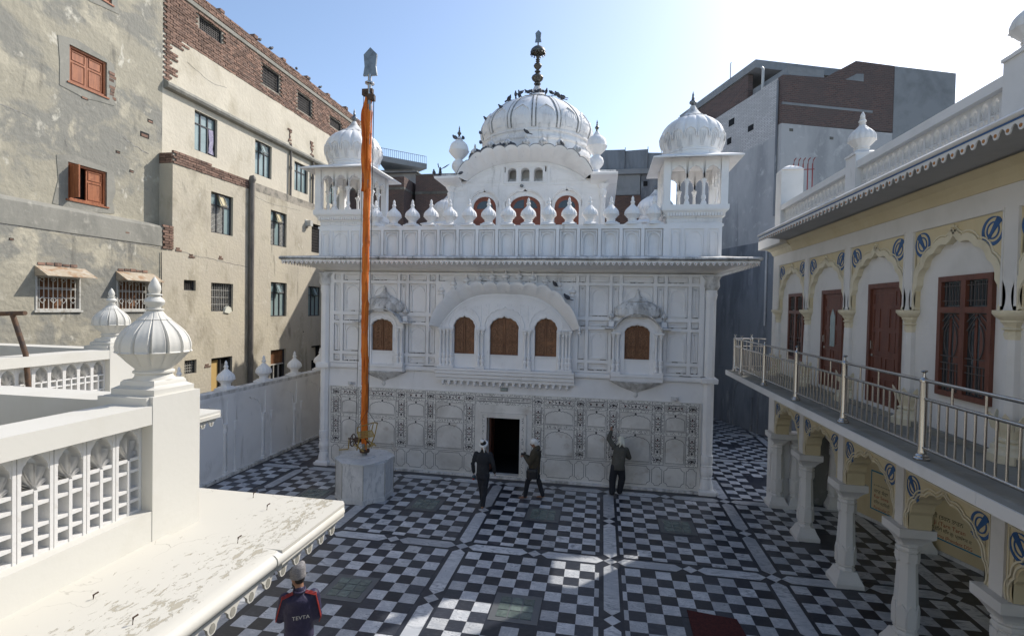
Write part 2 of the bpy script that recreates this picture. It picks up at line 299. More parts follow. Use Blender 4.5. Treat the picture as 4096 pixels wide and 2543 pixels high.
    def ell(s, c, r, n=12, m=8, M=None):
        vs = []; fs = []
        for i in range(m + 1):
            ph = math.pi * i / m
            for k in range(n):
                th = 2 * math.pi * k / n
                v = Vector((r[0] * math.sin(ph) * math.cos(th), r[1] * math.sin(ph) * math.sin(th), r[2] * math.cos(ph)))
                if M: v = M @ v
                vs.append((c[0] + v.x, c[1] + v.y, c[2] + v.z))
        for i in range(m):
            for k in range(n):
                l = (k + 1) % n; fs.append((i * n + k, (i + 1) * n + k, (i + 1) * n + l, i * n + l))
        return s.add(vs, fs)
    def ring(s, c, half, prof, hy=None):
        """square moulding swept round a centre: prof is a closed list of (offset, z)."""
        hy = half if hy is None else hy; n = len(prof); vs = []
        for sx, sy in ((-1, -1), (1, -1), (1, 1), (-1, 1)):
            for o, z in prof: vs.append((c[0] + sx * (half + o), c[1] + sy * (hy + o), z))
        fs = []
        for k in range(4):
            for i in range(n):
                j = (i + 1) % n; l = (k + 1) % 4
                fs.append((k * n + i, l * n + i, l * n + j, k * n + j))
        return s.add(vs, fs)
    def mesh(s, name, m=None, smooth=None):
        me = bpy.data.meshes.new(name); me.from_pydata(s.v, [], s.f)
        bm = bmesh.new(); bm.from_mesh(me); bmesh.ops.recalc_face_normals(bm, faces=bm.faces); bm.to_mesh(me); bm.free()
        if m: me.materials.append(MATS[m])
        if smooth:
            me.polygons.foreach_set('use_smooth', [True] * len(me.polygons)); me.set_sharp_from_angle(angle=R(smooth))
        return me
    def build(s, name, m, parent=None, smooth=None):
        return link(name, s.mesh(name, m, smooth), parent)
LOC = {}
def link(name, me, parent=None, loc=None, rot=None, scale=None):
    o = bpy.data.objects.new(name, me); COL.objects.link(o)
    if loc is not None: o.location = loc
    if rot is not None: o.rotation_euler = rot
    if scale is not None: o.scale = (scale,) * 3 if not hasattr(scale, '__len__') else scale
    if parent is not None:
        o.parent = parent
        if parent.name in LOC: o.matrix_parent_inverse = Matrix.Translation(-LOC[parent.name])
    return o
def thing(name, loc, label, cat, group=None):
    o = bpy.data.objects.new(name, None); COL.objects.link(o); o.location = loc; o.empty_display_size = .2
    LOC[o.name] = Vector(loc); return tag(o, label, cat, group)
def tag(o, label=None, cat=None, group=None, kind=None):
    if label: o['label'] = label
    if cat: o['category'] = cat
    if group: o['group'] = group
    if kind: o['kind'] = kind
    return o
def near(p): return (Vector(p) - CAM).length
def pieces(name, m, parent, specs, limit=300, smooth=None):
    """specs: (mesh key fn -> MB at origin shared by key, location, scale). Nearest become objects, the rest one stuff mesh."""
    specs = sorted(specs, key=lambda q: near(q[1])); cache = {}
    for key, loc, sc in specs[:limit]:
        if key not in cache:
            mb = MB(); key_fn[key[0]](mb, *key[1:]); cache[key] = mb.mesh(name, m, smooth)
        link(name, cache[key], parent, loc=loc, scale=sc)
    if len(specs) > limit:
        out = MB()
        for key, loc, sc in specs[limit:]:
            mb = MB(); key_fn[key[0]](mb, *key[1:])
            out.add([(v[0] * sc[0] + loc[0], v[1] * sc[1] + loc[1], v[2] * sc[2] + loc[2]) for v in mb.v], mb.f)
        tag(out.build(name, m, parent), kind='stuff')
key_fn = {}
def arch(c, half, zs, zt, lobes=9, sag=.16, tip=.0, seg=5):
    """multifoil arch from left springing to right springing."""
    base = []
    for i in range(lobes + 1):
        t = math.pi * (1 - i / lobes); base.append((c + half * math.cos(t), zs + (zt - zs) * math.sin(t) ** .85))
    pts = []
    for i in range(lobes):
        (x0, z0), (x1, z1) = base[i], base[i + 1]; dx, dz = x1 - x0, z1 - z0; l = math.hypot(dx, dz); nx, nz = -dz / l, dx / l
        for k in range(seg):
            u = k / seg; h = sag * l * 4 * u * (1 - u)
            if tip and i == lobes // 2: h += tip * max(0, 1 - abs(u - .5) * 4)
            pts.append((x0 + dx * u + nx * h, z0 + dz * u + nz * h))
    pts.append(base[-1]); return pts
def plain_arch(c, half, zs, zt, n=16, p=1.0):
    return [(c - half * math.cos(math.pi * i / n), zs + (zt - zs) * math.sin(math.pi * i / n) ** p) for i in range(n + 1)]
def rect(a0, a1, b0, b1): return [(a0, b0), (a1, b0), (a1, b1), (a0, b1)]
def text_mesh(name, body, m, size, fr, extrude=.002, align='CENTER', sx=1):
    """lettering laid on a plane: fr(a, b, d)."""
    cu = bpy.data.curves.new(name, 'FONT'); cu.body = body; cu.size = size; cu.align_x = align; cu.align_y = 'CENTER'; cu.resolution_u = 3
    ob = bpy.data.objects.new(name, cu); COL.objects.link(ob); dg = bpy.context.evaluated_depsgraph_get()
    me = bpy.data.meshes.new_from_object(ob.evaluated_get(dg)); bpy.data.objects.remove(ob); bpy.data.curves.remove(cu)
    for v in me.vertices: v.co = Vector(fr(v.co.x * sx, v.co.y, extrude))
    me.materials.clear(); me.materials.append(MATS[m]); return me
# onion finial, unit height, shared by every parapet
ONION = [(.25, 0), (.25, .05), (.235, .06), (.20, .085), (.165, .115), (.145, .14), (.14, .165), (.158, .172), (.158, .187), (.14, .197), (.145, .212), (.175, .24), (.21, .275),
         (.240, .31), (.262, .342), (.284, .354), (.274, .364), (.278, .40), (.272, .44), (.256, .485), (.228, .53), (.19, .57), (.152, .603), (.125, .628), (.128, .632), (.096, .66), (.074, .688), (.058, .71), (.072, .715), (.072, .723), (.050, .729), (.054, .745),
         (.074, .765), (.080, .785), (.071, .805), (.050, .825), (.045, .838), (.060, .842), (.060, .85), (.038, .856), (.050, .89), (.047, .92), (.030, .96), (.006, .998), (0, 1)]
def onion_mod(a, k, z):
    zz = ONION[k][1] if k < len(ONION) else 1; g = abs(math.sin(a * 7))
    if .212 <= zz < .342: return 1 - .07 * max(0, 1 - g * 2.2) * min(1, (zz - .2) / .08)
    if .342 <= zz <= .356: return 1.03 - .10 * max(0, 1 - g * 2.0)
    if .356 < zz < .64: return 1 + .012 - .085 * max(0, 1 - g * 3.2) + .03 * max(0, 1 - abs(g - .42) * 7)
    if .64 <= zz < .70: return 1 - .05 * max(0, 1 - g * 3)
    return 1
def onion_mesh(name, m, hi=False, pad=1.0):
    mb = MB(); body = ONION[4:]
    def mod(a, k, z): return onion_mod(a, k + 4, z)
    mb.lathe((0, 0, 0), body, 112 if hi else 42, mod)
    mb.sqlathe((0, 0, 0), [(.25 * pad, 0), (.25 * pad, .05), (.235 * pad, .056), (.20 * pad, .075), (.17, .10), (.155, .118)])
    return mb.mesh(name, m, 40)
# ------------------------------------------------------------------ ground and courtyard floor
g = MB().add([(-300, -300, -.08), (300, -300, -.08), (300, 400, -.08), (-300, 400, -.08)], [(0, 1, 2, 3)]).build('ground', 'ground'); tag(g, kind='structure')
fl = MB().box(-12.0, 13.5, -17, 17, -.06, -.006).build('courtyard_floor', 'floor_black'); tag(fl, kind='structure')
def _tile(mb, s=0): mb.box(-.4955, .4955, -.4955, .4955, -1, 0)
key_fn['tile'] = _tile
def _hex(mb, hw, hl, along):            # band slab with pointed ends
    p = [(-hw, -hl + hw), (0, -hl), (hw, -hl + hw), (hw, hl - hw), (0, hl), (-hw, hl - hw)]
    if along == 'x': p = [(b, -a) for a, b in p]
    mb.fpoly(lambda a, b, d: (a, b, d), p, -1, 0)
key_fn['hex'] = _hex
def _dia(mb, r): mb.fpoly(lambda a, b, d: (a, b, d), [(-r, 0), (0, -r), (r, 0), (0, r)], -1, 0)
key_fn['dia'] = _dia
def floor_ok(x, y):
    if y < -9.6 or y > 13.5 or x < -8.4 or x > 12: return False
    if y > .52 and -6.75 < x < 6.3: return False
    if x > 6 and y > 0 and .94 * (x - 9.05) + .342 * (y - 10.94) > .1: return False
    return True
PAN = [(-32.2, -23.2), (-21.3, -12.3), (-10.5, -1.48), (0, 9), (11, 20), (21.45, 30.45), (32, 41)]
STRX = [-33.0, -22.1, -11.4, -.68, 10.05, 20.72, 31.3]; STRY = [42.4, 28.5, 14.6, .68, -13.2, -27.1, -41]
white, black, bands = [], [], []
for m in range(-3, 3):
    y0 = -13.95 * m
    for pi, (x0, x1) in enumerate(PAN):
        cols = [(x0 + i * (x1 - x0) / 9, (x1 - x0) / 9, i) for i in range(9)]
        if pi == 3: cols.append((9, .28, 9))
        if pi == 4: cols.insert(0, (10.74, .26, -1))
        pc = ((x0 + x1) / 2, y0 - 6.15)
        for cx, cw, i in cols:
            for j in range(13):
                h = 1 if j < 12 else .45
                x, y = (cx + cw / 2) * T, (y0 - j - h / 2) * T
                if not floor_ok(x, y): continue
                if abs((cx + cw / 2) - pc[0]) < 1.35 and abs((y0 - j - h / 2) - pc[1]) < 1.35 and abs(pi - 3) < 3: continue
                (white if (i + j) % 2 == 0 else black).append((('tile', 0), (x, y, 0), (cw * T, h * T, .012)))
for i, sx in enumerate(STRX):
    for j, sy in enumerate(STRY):
        pts = [(sx, sy)]
        if i + 1 < len(STRX): pts.append(((sx + STRX[i + 1]) / 2, sy))
        if j + 1 < len(STRY): pts.append((sx, (sy + STRY[j + 1]) / 2))
        for px_, py_ in pts:
            if floor_ok(px_ * T, py_ * T): bands.append((('dia', .47 * T), (px_ * T, py_ * T, 0), (1, 1, .012)))
        if i + 1 < len(STRX):
            d = (STRX[i + 1] - sx) / 2
            for k in (0, 1):
                c = (sx + d * (k + .5)) * T
                if floor_ok(c, sy * T): bands.append((('hex', .47 * T, round((d / 2 - .49) * T, 3), 'x'), (c, sy * T, 0), (1, 1, .012)))
        if j + 1 < len(STRY):
            d = (STRY[j + 1] - sy) / 2
            for k in (0, 1):
                c = (sy + d * (k + .5)) * T
                if floor_ok(sx * T, c): bands.append((('hex', .47 * T, round((abs(d) / 2 - .49) * T, 3), 'y'), (sx * T, c, 0), (1, 1, .012)))
pieces('white_tile', 'tile_white', fl, white, 300)
pieces('black_tile', 'tile_black', fl, black, 300)
pieces('band_slab', 'tile_white', fl, bands, 300)
gb = MB().box(-.095, .095, -.095, .095, -.004, .004).mesh('glass_block', 'glass_block')
SKY_LAB = {(2, 0): 'glass block skylight in the floor between plinth and walking man', (3, 0): 'glass block skylight in the floor in front of the shrine doorway', (4, 0): 'glass block skylight in the shaded floor near the gallery pillars',
           (2, 1): 'glass block skylight in the floor beside the man in the navy jacket', (3, 1): 'glass block skylight partly lit by the patch of sun', (1, 0): 'glass block skylight left of the marble plinth'}
for (pi, m), lab in SKY_LAB.items():
    cx, cy = (PAN[pi][0] + PAN[pi][1]) / 2 * T, (-13.95 * m - 6.15) * T
    t = thing('floor_skylight', (cx, cy, 0), lab, 'skylight', 'glass skylights let into the floor')
    MB().box(cx - .43, cx + .43, cy - .43, cy + .43, -.005, .001).build('frame', 'steel_strip', t)
    for i in range(3):
        for j in range(3): link('glass_block', gb, t, loc=(cx + (i - 1) * .215, cy + (j - 1) * .215, .004))

# ------------------------------------------------------------------ shrine
UX = -.22; Y0 = .72; SC = (UX, Y0 + 6.36)
def SF(a, b, d): return (a + UX, Y0 - d, b)
sh = thing('shrine', (UX, Y0 + 6.36, 0), 'white domed shrine with arched windows, marble dado and corner kiosks', 'shrine')
# body: four walls round a dark hall, doorway in the front
b = MB()
b.fbox(SF, -6.2, -.53, 0, 6.45, -.35, -.03).fbox(SF, .53, 6.2, 0, 6.45, -.35, -.03).fbox(SF, -.53, .53, 1.9, 6.45, -.35, -.03)
b.build('front_wall', 'whitewash', sh)
MB().box(UX - 6.2, UX - 5.9, Y0 + .35, Y0 + 12.6, 0, 6.45).box(UX + 5.9, UX + 6.2, Y0 + .35, Y0 + 12.6, 0, 6.45).build('side_wall', 'whitewash', sh)
MB().box(UX - 5.9, UX + 5.9, Y0 + 12.3, Y0 + 12.6, 0, 6.45).build('rear_wall', 'whitewash', sh)
MB().box(UX - 6.2, UX + 6.2, Y0 + .3, Y0 + 12.6, 6.46, 6.93).build('roof_slab', 'whitewash', sh)
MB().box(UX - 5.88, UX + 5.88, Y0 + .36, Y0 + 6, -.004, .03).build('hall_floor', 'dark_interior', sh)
MB().box(UX - 2, UX + 2, Y0 + 2.4, Y0 + 2.45, 0, 3.6).build('hall_dark_sheet', 'dark_interior', sh)  # near-black sheet across the hall, its colour standing for the darkness inside
MB().box(UX - .52, UX - .47, Y0 + .36, Y0 + .9, .1, 1.88).build('door_leaf', 'brown_paint', sh)
MB().fbox(SF, -6.45, 6.45, -.05, .055, -.3, .115).build('plinth', 'whitewash_grime', sh)
# corner pilasters
for s in (-1, 1):
    c = (UX + s * 6.12, Y0 + .03, 0)
    p = MB()
    p.sqlathe(c, [(.235, .0), (.235, .10), (.21, .12), (.20, .15)])
    p.lathe(c, [(.20, .14), (.205, .2), (.17, .36), (.145, .45), (.165, .47), (.165, .49), (.15, .5), (.175, .58), (.185, .66), (.165, .76), (.15, .8), (.172, .82), (.172, .84), (.152, .86), (.165, .9), (.175, .98), (.172, 1.14), (.155, 1.16)], 20)
    p.lathe(c, [(.155, 1.1), (.155, 5.78)], 8, rot=math.pi / 8)
    p.lathe(c, [(.155, 5.70), (.165, 5.74), (.185, 5.86), (.18, 5.88), (.168, 5.90), (.178, 5.92), (.178, 5.94), (.165, 5.96), (.175, 5.98), (.165, 6.0)], 16)
    p.build('pilaster', 'whitewash', sh, 35)
    MB().lathe(c, [(.16, 5.98), (.20, 6.02), (.225, 6.10), (.215, 6.2), (.205, 6.28), (.24, 6.36), (.275, 6.395), (.19, 6.40)], 32, lambda a, k, z: 1 + .07 * abs(math.cos(2 * a + .3)) ** .6 * min(1, k / 3)).build('capital', 'whitewash_grime', sh, 40)
    MB().sqlathe(c, [(.215, 3.262), (.225, 3.30), (.225, 3.40), (.19, 3.432)]).build('pilaster_band', 'whitewash', sh)
# string course (broken by the bays)
for a0, a1 in ((-5.9, -4.79), (-3.26, -2.2), (2.2, 3.26), (4.79, 5.9)):
    MB().fpoly(lambda a, b, d: (UX + d, Y0 - a, b), [(-.02, 3.25), (.05, 3.27), (.07, 3.31), (.07, 3.40), (.04, 3.425), (-.02, 3.44)], a0, a1).build('string_course', 'whitewash', sh)
# recessed wall panels: frame moulding with a lobed line inside
ROWS = [(6.17, 6.37), (5.15, 6.08), (4.84, 5.03), (3.83, 4.75), (3.51, 3.73)]
COLS = [(5.57, 5.79), (4.88, 5.47), (4.58, 4.785), (3.577, 4.482), (3.275, 3.478), (2.584, 3.185), (2.275, 2.487)]
def lozenge(a0, a1, b0, b1):
    h = (b1 - b0) / 2; c = (b0 + b1) / 2; k = min(h, (a1 - a0) / 3)
    return [(a0, c), (a0 + k * .4, c + h * .55), (a0 + k * .8, c + h * .6), (a0 + k * 1.1, b1), (a1 - k * 1.1, b1), (a1 - k * .8, c + h * .6), (a1 - k * .4, c + h * .55), (a1, c),
            (a1 - k * .4, c - h * .55), (a1 - k * .8, c - h * .6), (a1 - k * 1.1, b0), (a0 + k * 1.1, b0), (a0 + k * .8, c - h * .6), (a0 + k * .4, c - h * .55)]
def niche(a0, a1, b0, b1, rise=.34):
    w = (a1 - a0) / 2; zs = b1 - min(w * 1.25, (b1 - b0) * rise * 1.4)
    return [(a0, b0)] + arch((a0 + a1) / 2, w, zs, b1 - .02, 7, .12, .02, 3) + [(a1, b0)]
PANELS = []
def wall_panel(a0, a1, b0, b1, tall, base=-.03):
    PANELS.append((a0, a1, b0, b1)); p = MB(); w = .03; i0, i1, j0, j1 = a0 + .032, a1 - .032, b0 + .032, b1 - .032
    for q in ((i0, i1, j0, j0 + w), (i0, i1, j1 - w, j1), (i0, i0 + w, j0 + w, j1 - w), (i1 - w, i1, j0 + w, j1 - w)): p.fbox(SF, *q, base - .01, base + .042)
    i0, i1, j0, j1 = a0 + .085, a1 - .085, b0 + .08, b1 - .08
    if tall: p.fstrip(SF, niche(i0, i1, j0 - .02, j1), .034, base - .004, base + .036)
    else: p.fstrip(SF, lozenge(i0 - .015, i1 + .015, j0 - .015, j1 + .015), .024, base - .004, base + .03, True)
    return p.build('wall_panel', 'whitewash', sh)
for s in (-1, 1):
    for ci, (a, b_) in enumerate(COLS):
        for ri, (z0, z1) in enumerate(ROWS):
            if ci == 3 and ri > 1: continue
            a0, a1 = (a, b_) if s > 0 else (-b_, -a)
            wall_panel(a0, a1, z0, z1, ri in (1, 3))
    a0, a1 = (.976, 2.184) if s > 0 else (-2.184, -.976)
    wall_panel(a0, a1, 6.17, 6.37, False)
wall_panel(-.9, .9, 6.17, 6.37, False)
def holes_wall(mb, fr, a0, a1, b0, b1, holes, d0, d1):
    A = sorted({a0, a1} | {h[0] for h in holes} | {h[1] for h in holes}); B = sorted({b0, b1} | {h[2] for h in holes} | {h[3] for h in holes})
    A = [a for a in A if a0 <= a <= a1]; B = [b for b in B if b0 <= b <= b1]
    for j in range(len(B) - 1):
        i = 0; bm_ = (B[j] + B[j + 1]) / 2
        inside = lambda am: any(h[0] < am < h[1] and h[2] < bm_ < h[3] for h in holes)
        while i < len(A) - 1:
            if inside((A[i] + A[i + 1]) / 2): i += 1; continue
            k = i
            while k + 1 < len(A) - 1 and not inside((A[k + 1] + A[k + 2]) / 2): k += 1
            mb.fbox(fr, A[i], A[k + 1], B[j], B[j + 1], d0, d1); i = k + 1
    return mb
BAYS = [(-2.1, 2.1, 3.44, 5.2), (-4.75, -3.31, 3.44, 4.9), (3.31, 4.75, 3.44, 4.9)]
m = MB(); holes_wall(m, SF, -5.93, 5.93, 3.44, 6.41, PANELS + BAYS, -.03, .05); m.build('panel_frame', 'whitewash', sh)
# dirt lodged on the little ledges
rd = random.Random(21)
for (a0, a1, b0, b1) in PANELS:
    m = MB(); a = a0 + rd.uniform(0, .1)
    while a < a1 - .02:
        w = rd.uniform(.05, .22); e = min(a + w, a1 - .005)
        if rd.random() < .62: m.fpoly(SF, [(a, b0 + .001), (e, b0 + .001), (e - .01, b0 + rd.uniform(.012, .03)), ((a + e) / 2, b0 + rd.uniform(.01, .02)), (a + .01, b0 + rd.uniform(.008, .026))], -.028, .047)
        a = e + rd.uniform(.02, .1)
    if m.v: m.build('lodged_dirt', 'dirt', sh)
m = MB(); a = -5.9
while a < 5.9:
    w = rd.uniform(.08, .5)
    if rd.random() < .55 and not any(h[0] - .1 < a < h[1] + .1 or h[0] - .1 < a + w < h[1] + .1 for h in BAYS): m.fpoly(SF, [(a, 3.435), (a + w, 3.435), (a + w * .9, 3.455), (a + w * .5, 3.447), (a + w * .1, 3.46)], .01, .066)
    a += w + rd.uniform(.03, .3)
m.build('lodged_dirt', 'dirt', sh)
# dado of inlaid marble
DS = [(5.52, 5.86), (4.53, 4.88), (3.21, 3.57), (2.23, 2.57), (.92, 1.28)]
DP = [(4.88, 5.52), (3.57, 4.53), (2.57, 3.21), (1.28, 2.23)]
dado = MB().fbox(SF, -5.93, -.74, .05, 2.655, -.04, .02).fbox(SF, .74, 5.93, .05, 2.655, -.04, .02).fbox(SF, -.74, .74, 2.045, 2.655, -.04, .02).build('dado', 'marble_dado', sh)
SL = .0225
def leaf(mb, x, z, r, ang, k=.42, d=SL):
    ca, sa = math.cos(ang), math.sin(ang)
    pts = [(r, 0), (.4 * r, k * r), (-.45 * r, k * .8 * r), (-r, 0), (-.45 * r, -k * .8 * r), (.4 * r, -k * r)]
    mb.fpoly(SF, [(x + p * ca - q * sa, z + p * sa + q * ca) for p, q in pts], d - .004, d)
def spray(mb, red, c, z0, z1, w):          # flower stem
    h = z1 - z0; mb.fbox(SF, c - .004, c + .004, z0 + .1 * h, z1 - .1 * h, SL - .004, SL)
    leaf(mb, c, z0 + .08 * h, .045, math.pi / 2, .8)
    for k in range(4):
        z = z0 + (.25 + .18 * k) * h
        for s in (-1, 1): leaf(mb, c + s * w * .28, z, w * .24, math.pi / 2 - s * .8)
        if k % 2: leaf(red, c, z + .05 * h, w * .18, 0, .9)
    leaf(mb, c, z1 - .1 * h, w * .26, math.pi / 2, .7)
def garland(mb, red, a0, a1, z):
    c = (a0 + a1) / 2; leaf(mb, c, z, .045, math.pi / 2, .7); n = int((a1 - a0) / .11); leaf(red, c, z - .03, .02, 0, .9)
    for s in (-1, 1):
        for k in range(1, max(2, n // 2 + 1)):
            x = c + s * k * (a1 - a0) / 2 * .8 / max(1, n // 2)
            leaf(mb, x, z + .022 * (-1) ** k, .045, s * .5 * (-1) ** k); leaf(mb, x + .03 * s, z - .025 * (-1) ** k, .03, s * 1.2)
            if k == n // 2: leaf(red, x, z, .026, 0, .9)
def line(mb, pts, w=.013, closed=True): mb.fstrip(SF, pts, w, SL - .004, SL, closed)
for s in (-1, 1):
    band = MB(); ink = MB(); red = MB()
    R2 = lambda a, b_: (a, b_) if s > 0 else (-b_, -a)
    for (p, q) in DS:
        a0, a1 = R2(p, q); e = .075
        for z0, z1 in ((.765, .835), (1.0, 1.07), (1.665, 1.745), (2.30, 2.38), (2.56, 2.635)): band.fbox(SF, a0, a1, z0, z1, .018, .0215)
        zz = [.835, 1.0, 1.07, 1.665, 1.745, 2.30, 2.38, 2.56]
        for k in range(0, 8, 2):
            band.fbox(SF, a0, a0 + e, zz[k], zz[k + 1], .018, .0215); band.fbox(SF, a1 - e, a1, zz[k], zz[k + 1], .018, .0215)
            line(ink, rect(a0 + e, a1 - e, zz[k], zz[k + 1])); line(ink, rect(a0 + e + .022, a1 - e - .022, zz[k] + .022, zz[k + 1] - .022), .007)
            if zz[k + 1] - zz[k] > .4:
                line(ink, niche(a0 + e + .03, a1 - e - .03, zz[k] + .03, zz[k + 1] - .05), .008, False); spray(ink, red, (a0 + a1) / 2, zz[k] + .04, zz[k + 1] - .1, (a1 - a0) * .42)
            else:
                garland(ink, red, a0 + e, a1 - e, (zz[k] + zz[k + 1]) / 2)
                for t in (.5, 2.6, 4.2, 5.8): leaf(ink, (a0 + a1) / 2 + .04 * math.cos(t), (zz[k] + zz[k + 1]) / 2 + .04 * math.sin(t), .035, t)
        line(ink, rect(a0, a1, .765, 2.635), .010)
    for (p, q) in DP:
        a0, a1 = R2(p, q)
        for z0, z1 in ((1.665, 1.745), (2.30, 2.38), (2.56, 2.635)): band.fbox(SF, a0 + .006, a1 - .006, z0, z1, .018, .0212)
        line(ink, rect(a0 + .02, a1 - .02, 2.39, 2.55)); line(ink, lozenge(a0 + .04, a1 - .04, 2.405, 2.535), .007); garland(ink, red, a0 + .1, a1 - .1, 2.47)
        for z0, z1 in ((1.765, 2.28), (.80, 1.645)):
            line(ink, rect(a0 + .025, a1 - .025, z0, z1), .009)
            i0, i1 = a0 + .055, a1 - .055; w_ = (i1 - i0) / 2; zt = z1 - .09; zs = zt - (w_ * .62 if z1 < 1.7 else w_ * .45)
            line(ink, [(i0, z0 + .03)] + arch((i0 + i1) / 2, w_, max(zs, z0 + .1), zt, 11, .2, .02, 3) + [(i1, z0 + .03)], .013)
            leaf(ink, (i0 + i1) / 2, zt + .05, .04, math.pi / 2, .8)
    for (p, q) in DS + DP:                 # plain lower panels with notched corners
        a0, a1 = R2(p, q); i0, i1 = a0 + .03, a1 - .03; k = .075 if q - p < .5 else .10; z0, z1 = .14, .70; pts = []
        for cx, cz, t0 in ((i0, z0, 90), (i1, z0, 180), (i1, z1, 270), (i0, z1, 0)):
            for u in range(5):
                t = R(t0 - 90 * u / 4); pts.append((cx + k * math.cos(t), cz + k * math.sin(t)))
        line(ink, pts, .012)
    line(ink, [R2(.92, 5.86)[0:1][0:1] and (R2(.92, 5.86)[0], .752), (R2(.92, 5.86)[1], .752)], .01, False)
    band.build('inlay_band', 'inlay_band', dado); ink.build('inlay', 'inlay_black', dado); red.build('inlay_flower', 'inlay_red', dado)
ink = MB(); band = MB()
for z0, z1 in ((2.30, 2.38), (2.56, 2.635)): band.fbox(SF, -.92, .92, z0, z1, .018, .0213)
line(ink, rect(-.9, .9, 2.395, 2.545)); line(ink, lozenge(-.88, .88, 2.405, 2.535), .008)
band.build('inlay_band', 'inlay_band', dado); ins = ink.build('inscription_panel', 'inlay_black', dado)
link('inscription', text_mesh('inscription', 'ਜਨਮ ਅਸਥਾਨ ਸ੍ਰੀ ਗੁਰੂ ਰਾਮਦਾਸ ਜੀ', 'text_black', .115, lambda a, b, d: SF(a - .06, b + 2.462, d + .0215)), dado)
link('inscription', text_mesh('inscription', 'ਗੁਰੂ ਚੌਕ\nਲਾਹੌਰ', 'text_black', .032, lambda a, b, d: SF(a + .74, b + 2.475, d + .0215)), dado)
# door surround
d = MB()
for a0, a1, z0, z1, o in ((-.74, -.66, .0, 2.04, .06), (.66, .74, .0, 2.04, .06), (-.66, .66, 1.96, 2.04, .06), (-.60, -.53, .1, 1.96, .045), (.53, .60, .1, 1.96, .045), (-.53, .53, 1.89, 1.96, .045), (-.66, .66, .0, .03, .06), (-.60, .60, .07, .1, .06)):
    d.fbox(SF, a0, a1, z0, z1, -.1, o)
ds = d.build('door_surround', 'marble_dado', sh)
d = MB()
for a0, a1, z0, z1 in ((-.66, -.60, .03, 1.96), (.60, .66, .03, 1.96), (-.60, .60, 1.905, 1.96), (-.60, .60, .03, .07)): d.fbox(SF, a0, a1, z0, z1, -.1, .042)
d.build('inlay_band', 'inlay_band', ds)
# cornice, eave and lace
MB().ring(SC, 6.2, [(0, 6.40), (.04, 6.42), (.04, 6.45), (.10, 6.47), (.20, 6.53), (.38, 6.62), (.62, 6.70), (.93, 6.74), (.93, 6.775), (.06, 6.80)]).build('cornice', 'whitewash', sh, 30)
MB().ring(SC, 6.36, [(.0, 6.79), (.80, 6.762), (.86, 6.762), (.895, 6.78), (.905, 6.82), (.90, 6.855), (.87, 6.875), (.4, 6.93), (-.02, 6.99)]).build('eave', 'whitewash_grime', sh, 30)
def lace(fr, a0, a1, zt, drop, pitch, d0, d1):
    m = MB(); n = max(1, round((a1 - a0) / pitch)); p = (a1 - a0) / n; top = [(a0, zt)]; 
    for i in range(n):
        x = a0 + i * p
        for u, v in ((0, .35), (.10, .38), (.22, .55), (.27, .62), (.30, .82), (.38, .97), (.5, 1.0), (.62, .97), (.70, .82), (.73, .62), (.78, .55), (.90, .38)): top.append((x + u * p, zt - v * drop))
    top += [(a1, zt - .35 * drop), (a1, zt)]
    # strips between scallop points keep faces small
    vs = []; fs = []; q = top[1:-1]
    for k, (a, b) in enumerate(q): vs += [fr(a, zt, d0), fr(a, b, d0), fr(a, zt, d1), fr(a, b, d1)]
    for k in range(len(q) - 1):
        o = k * 4; fs += [(o, o + 1, o + 5, o + 4), (o + 2, o + 6, o + 7, o + 3), (o + 1, o + 3, o + 7, o + 5)]
    m.add(vs, fs); dots = [(a0 + (i + .5) * p, zt - .68 * drop) for i in range(n)]
    return m, dots
EF = [lambda a, b, d: (a + UX, SC[1] - 6.36 - d, b), lambda a, b, d: (UX - 6.36 - d, a + SC[1], b), lambda a, b, d: (UX + 6.36 + d, a + SC[1], b)]
for k, fr in enumerate(EF):
    m, dots = lace(fr, -7.2, 7.2, 6.765, .125, .16, .835, .85); le = m.build('lace_trim', 'whitewash', sh)
    m = MB()
    for a, z in dots: m.fpoly(fr, [(a + .016 * math.cos(t * math.pi / 3), z + .016 * math.sin(t * math.pi / 3)) for t in range(6)], .845, .853)
    m.build('painted_dot', 'orange_dot', le)
MB().tube([(UX - 7.24 + i * .9, Y0 - .912, 6.80 + .006 * math.sin(i * 2.1)) for i in range(17)], .012).build('cable', 'plastic_black', sh)
# parapet
par = MB().ring(SC, 6.33, [(-.25, 6.9), (0, 6.9), (0, 7.859), (.075, 7.86), (.075, 7.93), (-.28, 7.93)]).build('parapet', 'whitewash', sh)
PP = []
def ppanel(a0, a1):
    PP.append((a0, a1, 6.9, 7.80)); p = MB(); z0, z1 = 7.01, 7.76; w = .028; a0 += .035; a1 -= .035
    for q in ((a0, a1, z1 - w, z1), (a0, a0 + w, z0, z1 - w), (a1 - w, a1, z0, z1 - w)): p.fbox(SF, *q, .025, .055)
    p.fstrip(SF, niche(a0 + .055, a1 - .055, z0, z1 - .06), .026, .028, .052)
    p.build('parapet_panel', 'whitewash', sh)
OP = .635
for k in range(-7, 8): ppanel(k * OP - .27, k * OP + .27)
m = MB(); holes_wall(m, SF, -4.83, 4.83, 6.95, 7.858, PP, .02, .05); m.build('panel_frame', 'whitewash', sh)
for s in (-1, 1):
    MB().fbox(SF, s * 5.595 - .765, s * 5.595 + .765, 6.92, 7.935, -.1, .05).build('kiosk_pier', 'whitewash', sh)
    for c, h in ((-.53, .15), (0, .28), (.53, .15)):
        p = MB(); a0, a1, z0, z1, w = s * 5.595 + c - h, s * 5.595 + c + h, 7.01, 7.80, .022
        for q in ((a0, a1, z1 - w, z1), (a0, a0 + w, z0, z1 - w), (a1 - w, a1, z0, z1 - w)): p.fbox(SF, *q, .045, .085)
        p.fstrip(SF, niche(a0 + .06, a1 - .06, z0, z1 - .08), .026, .045, .075); p.build('parapet_panel', 'whitewash', sh)
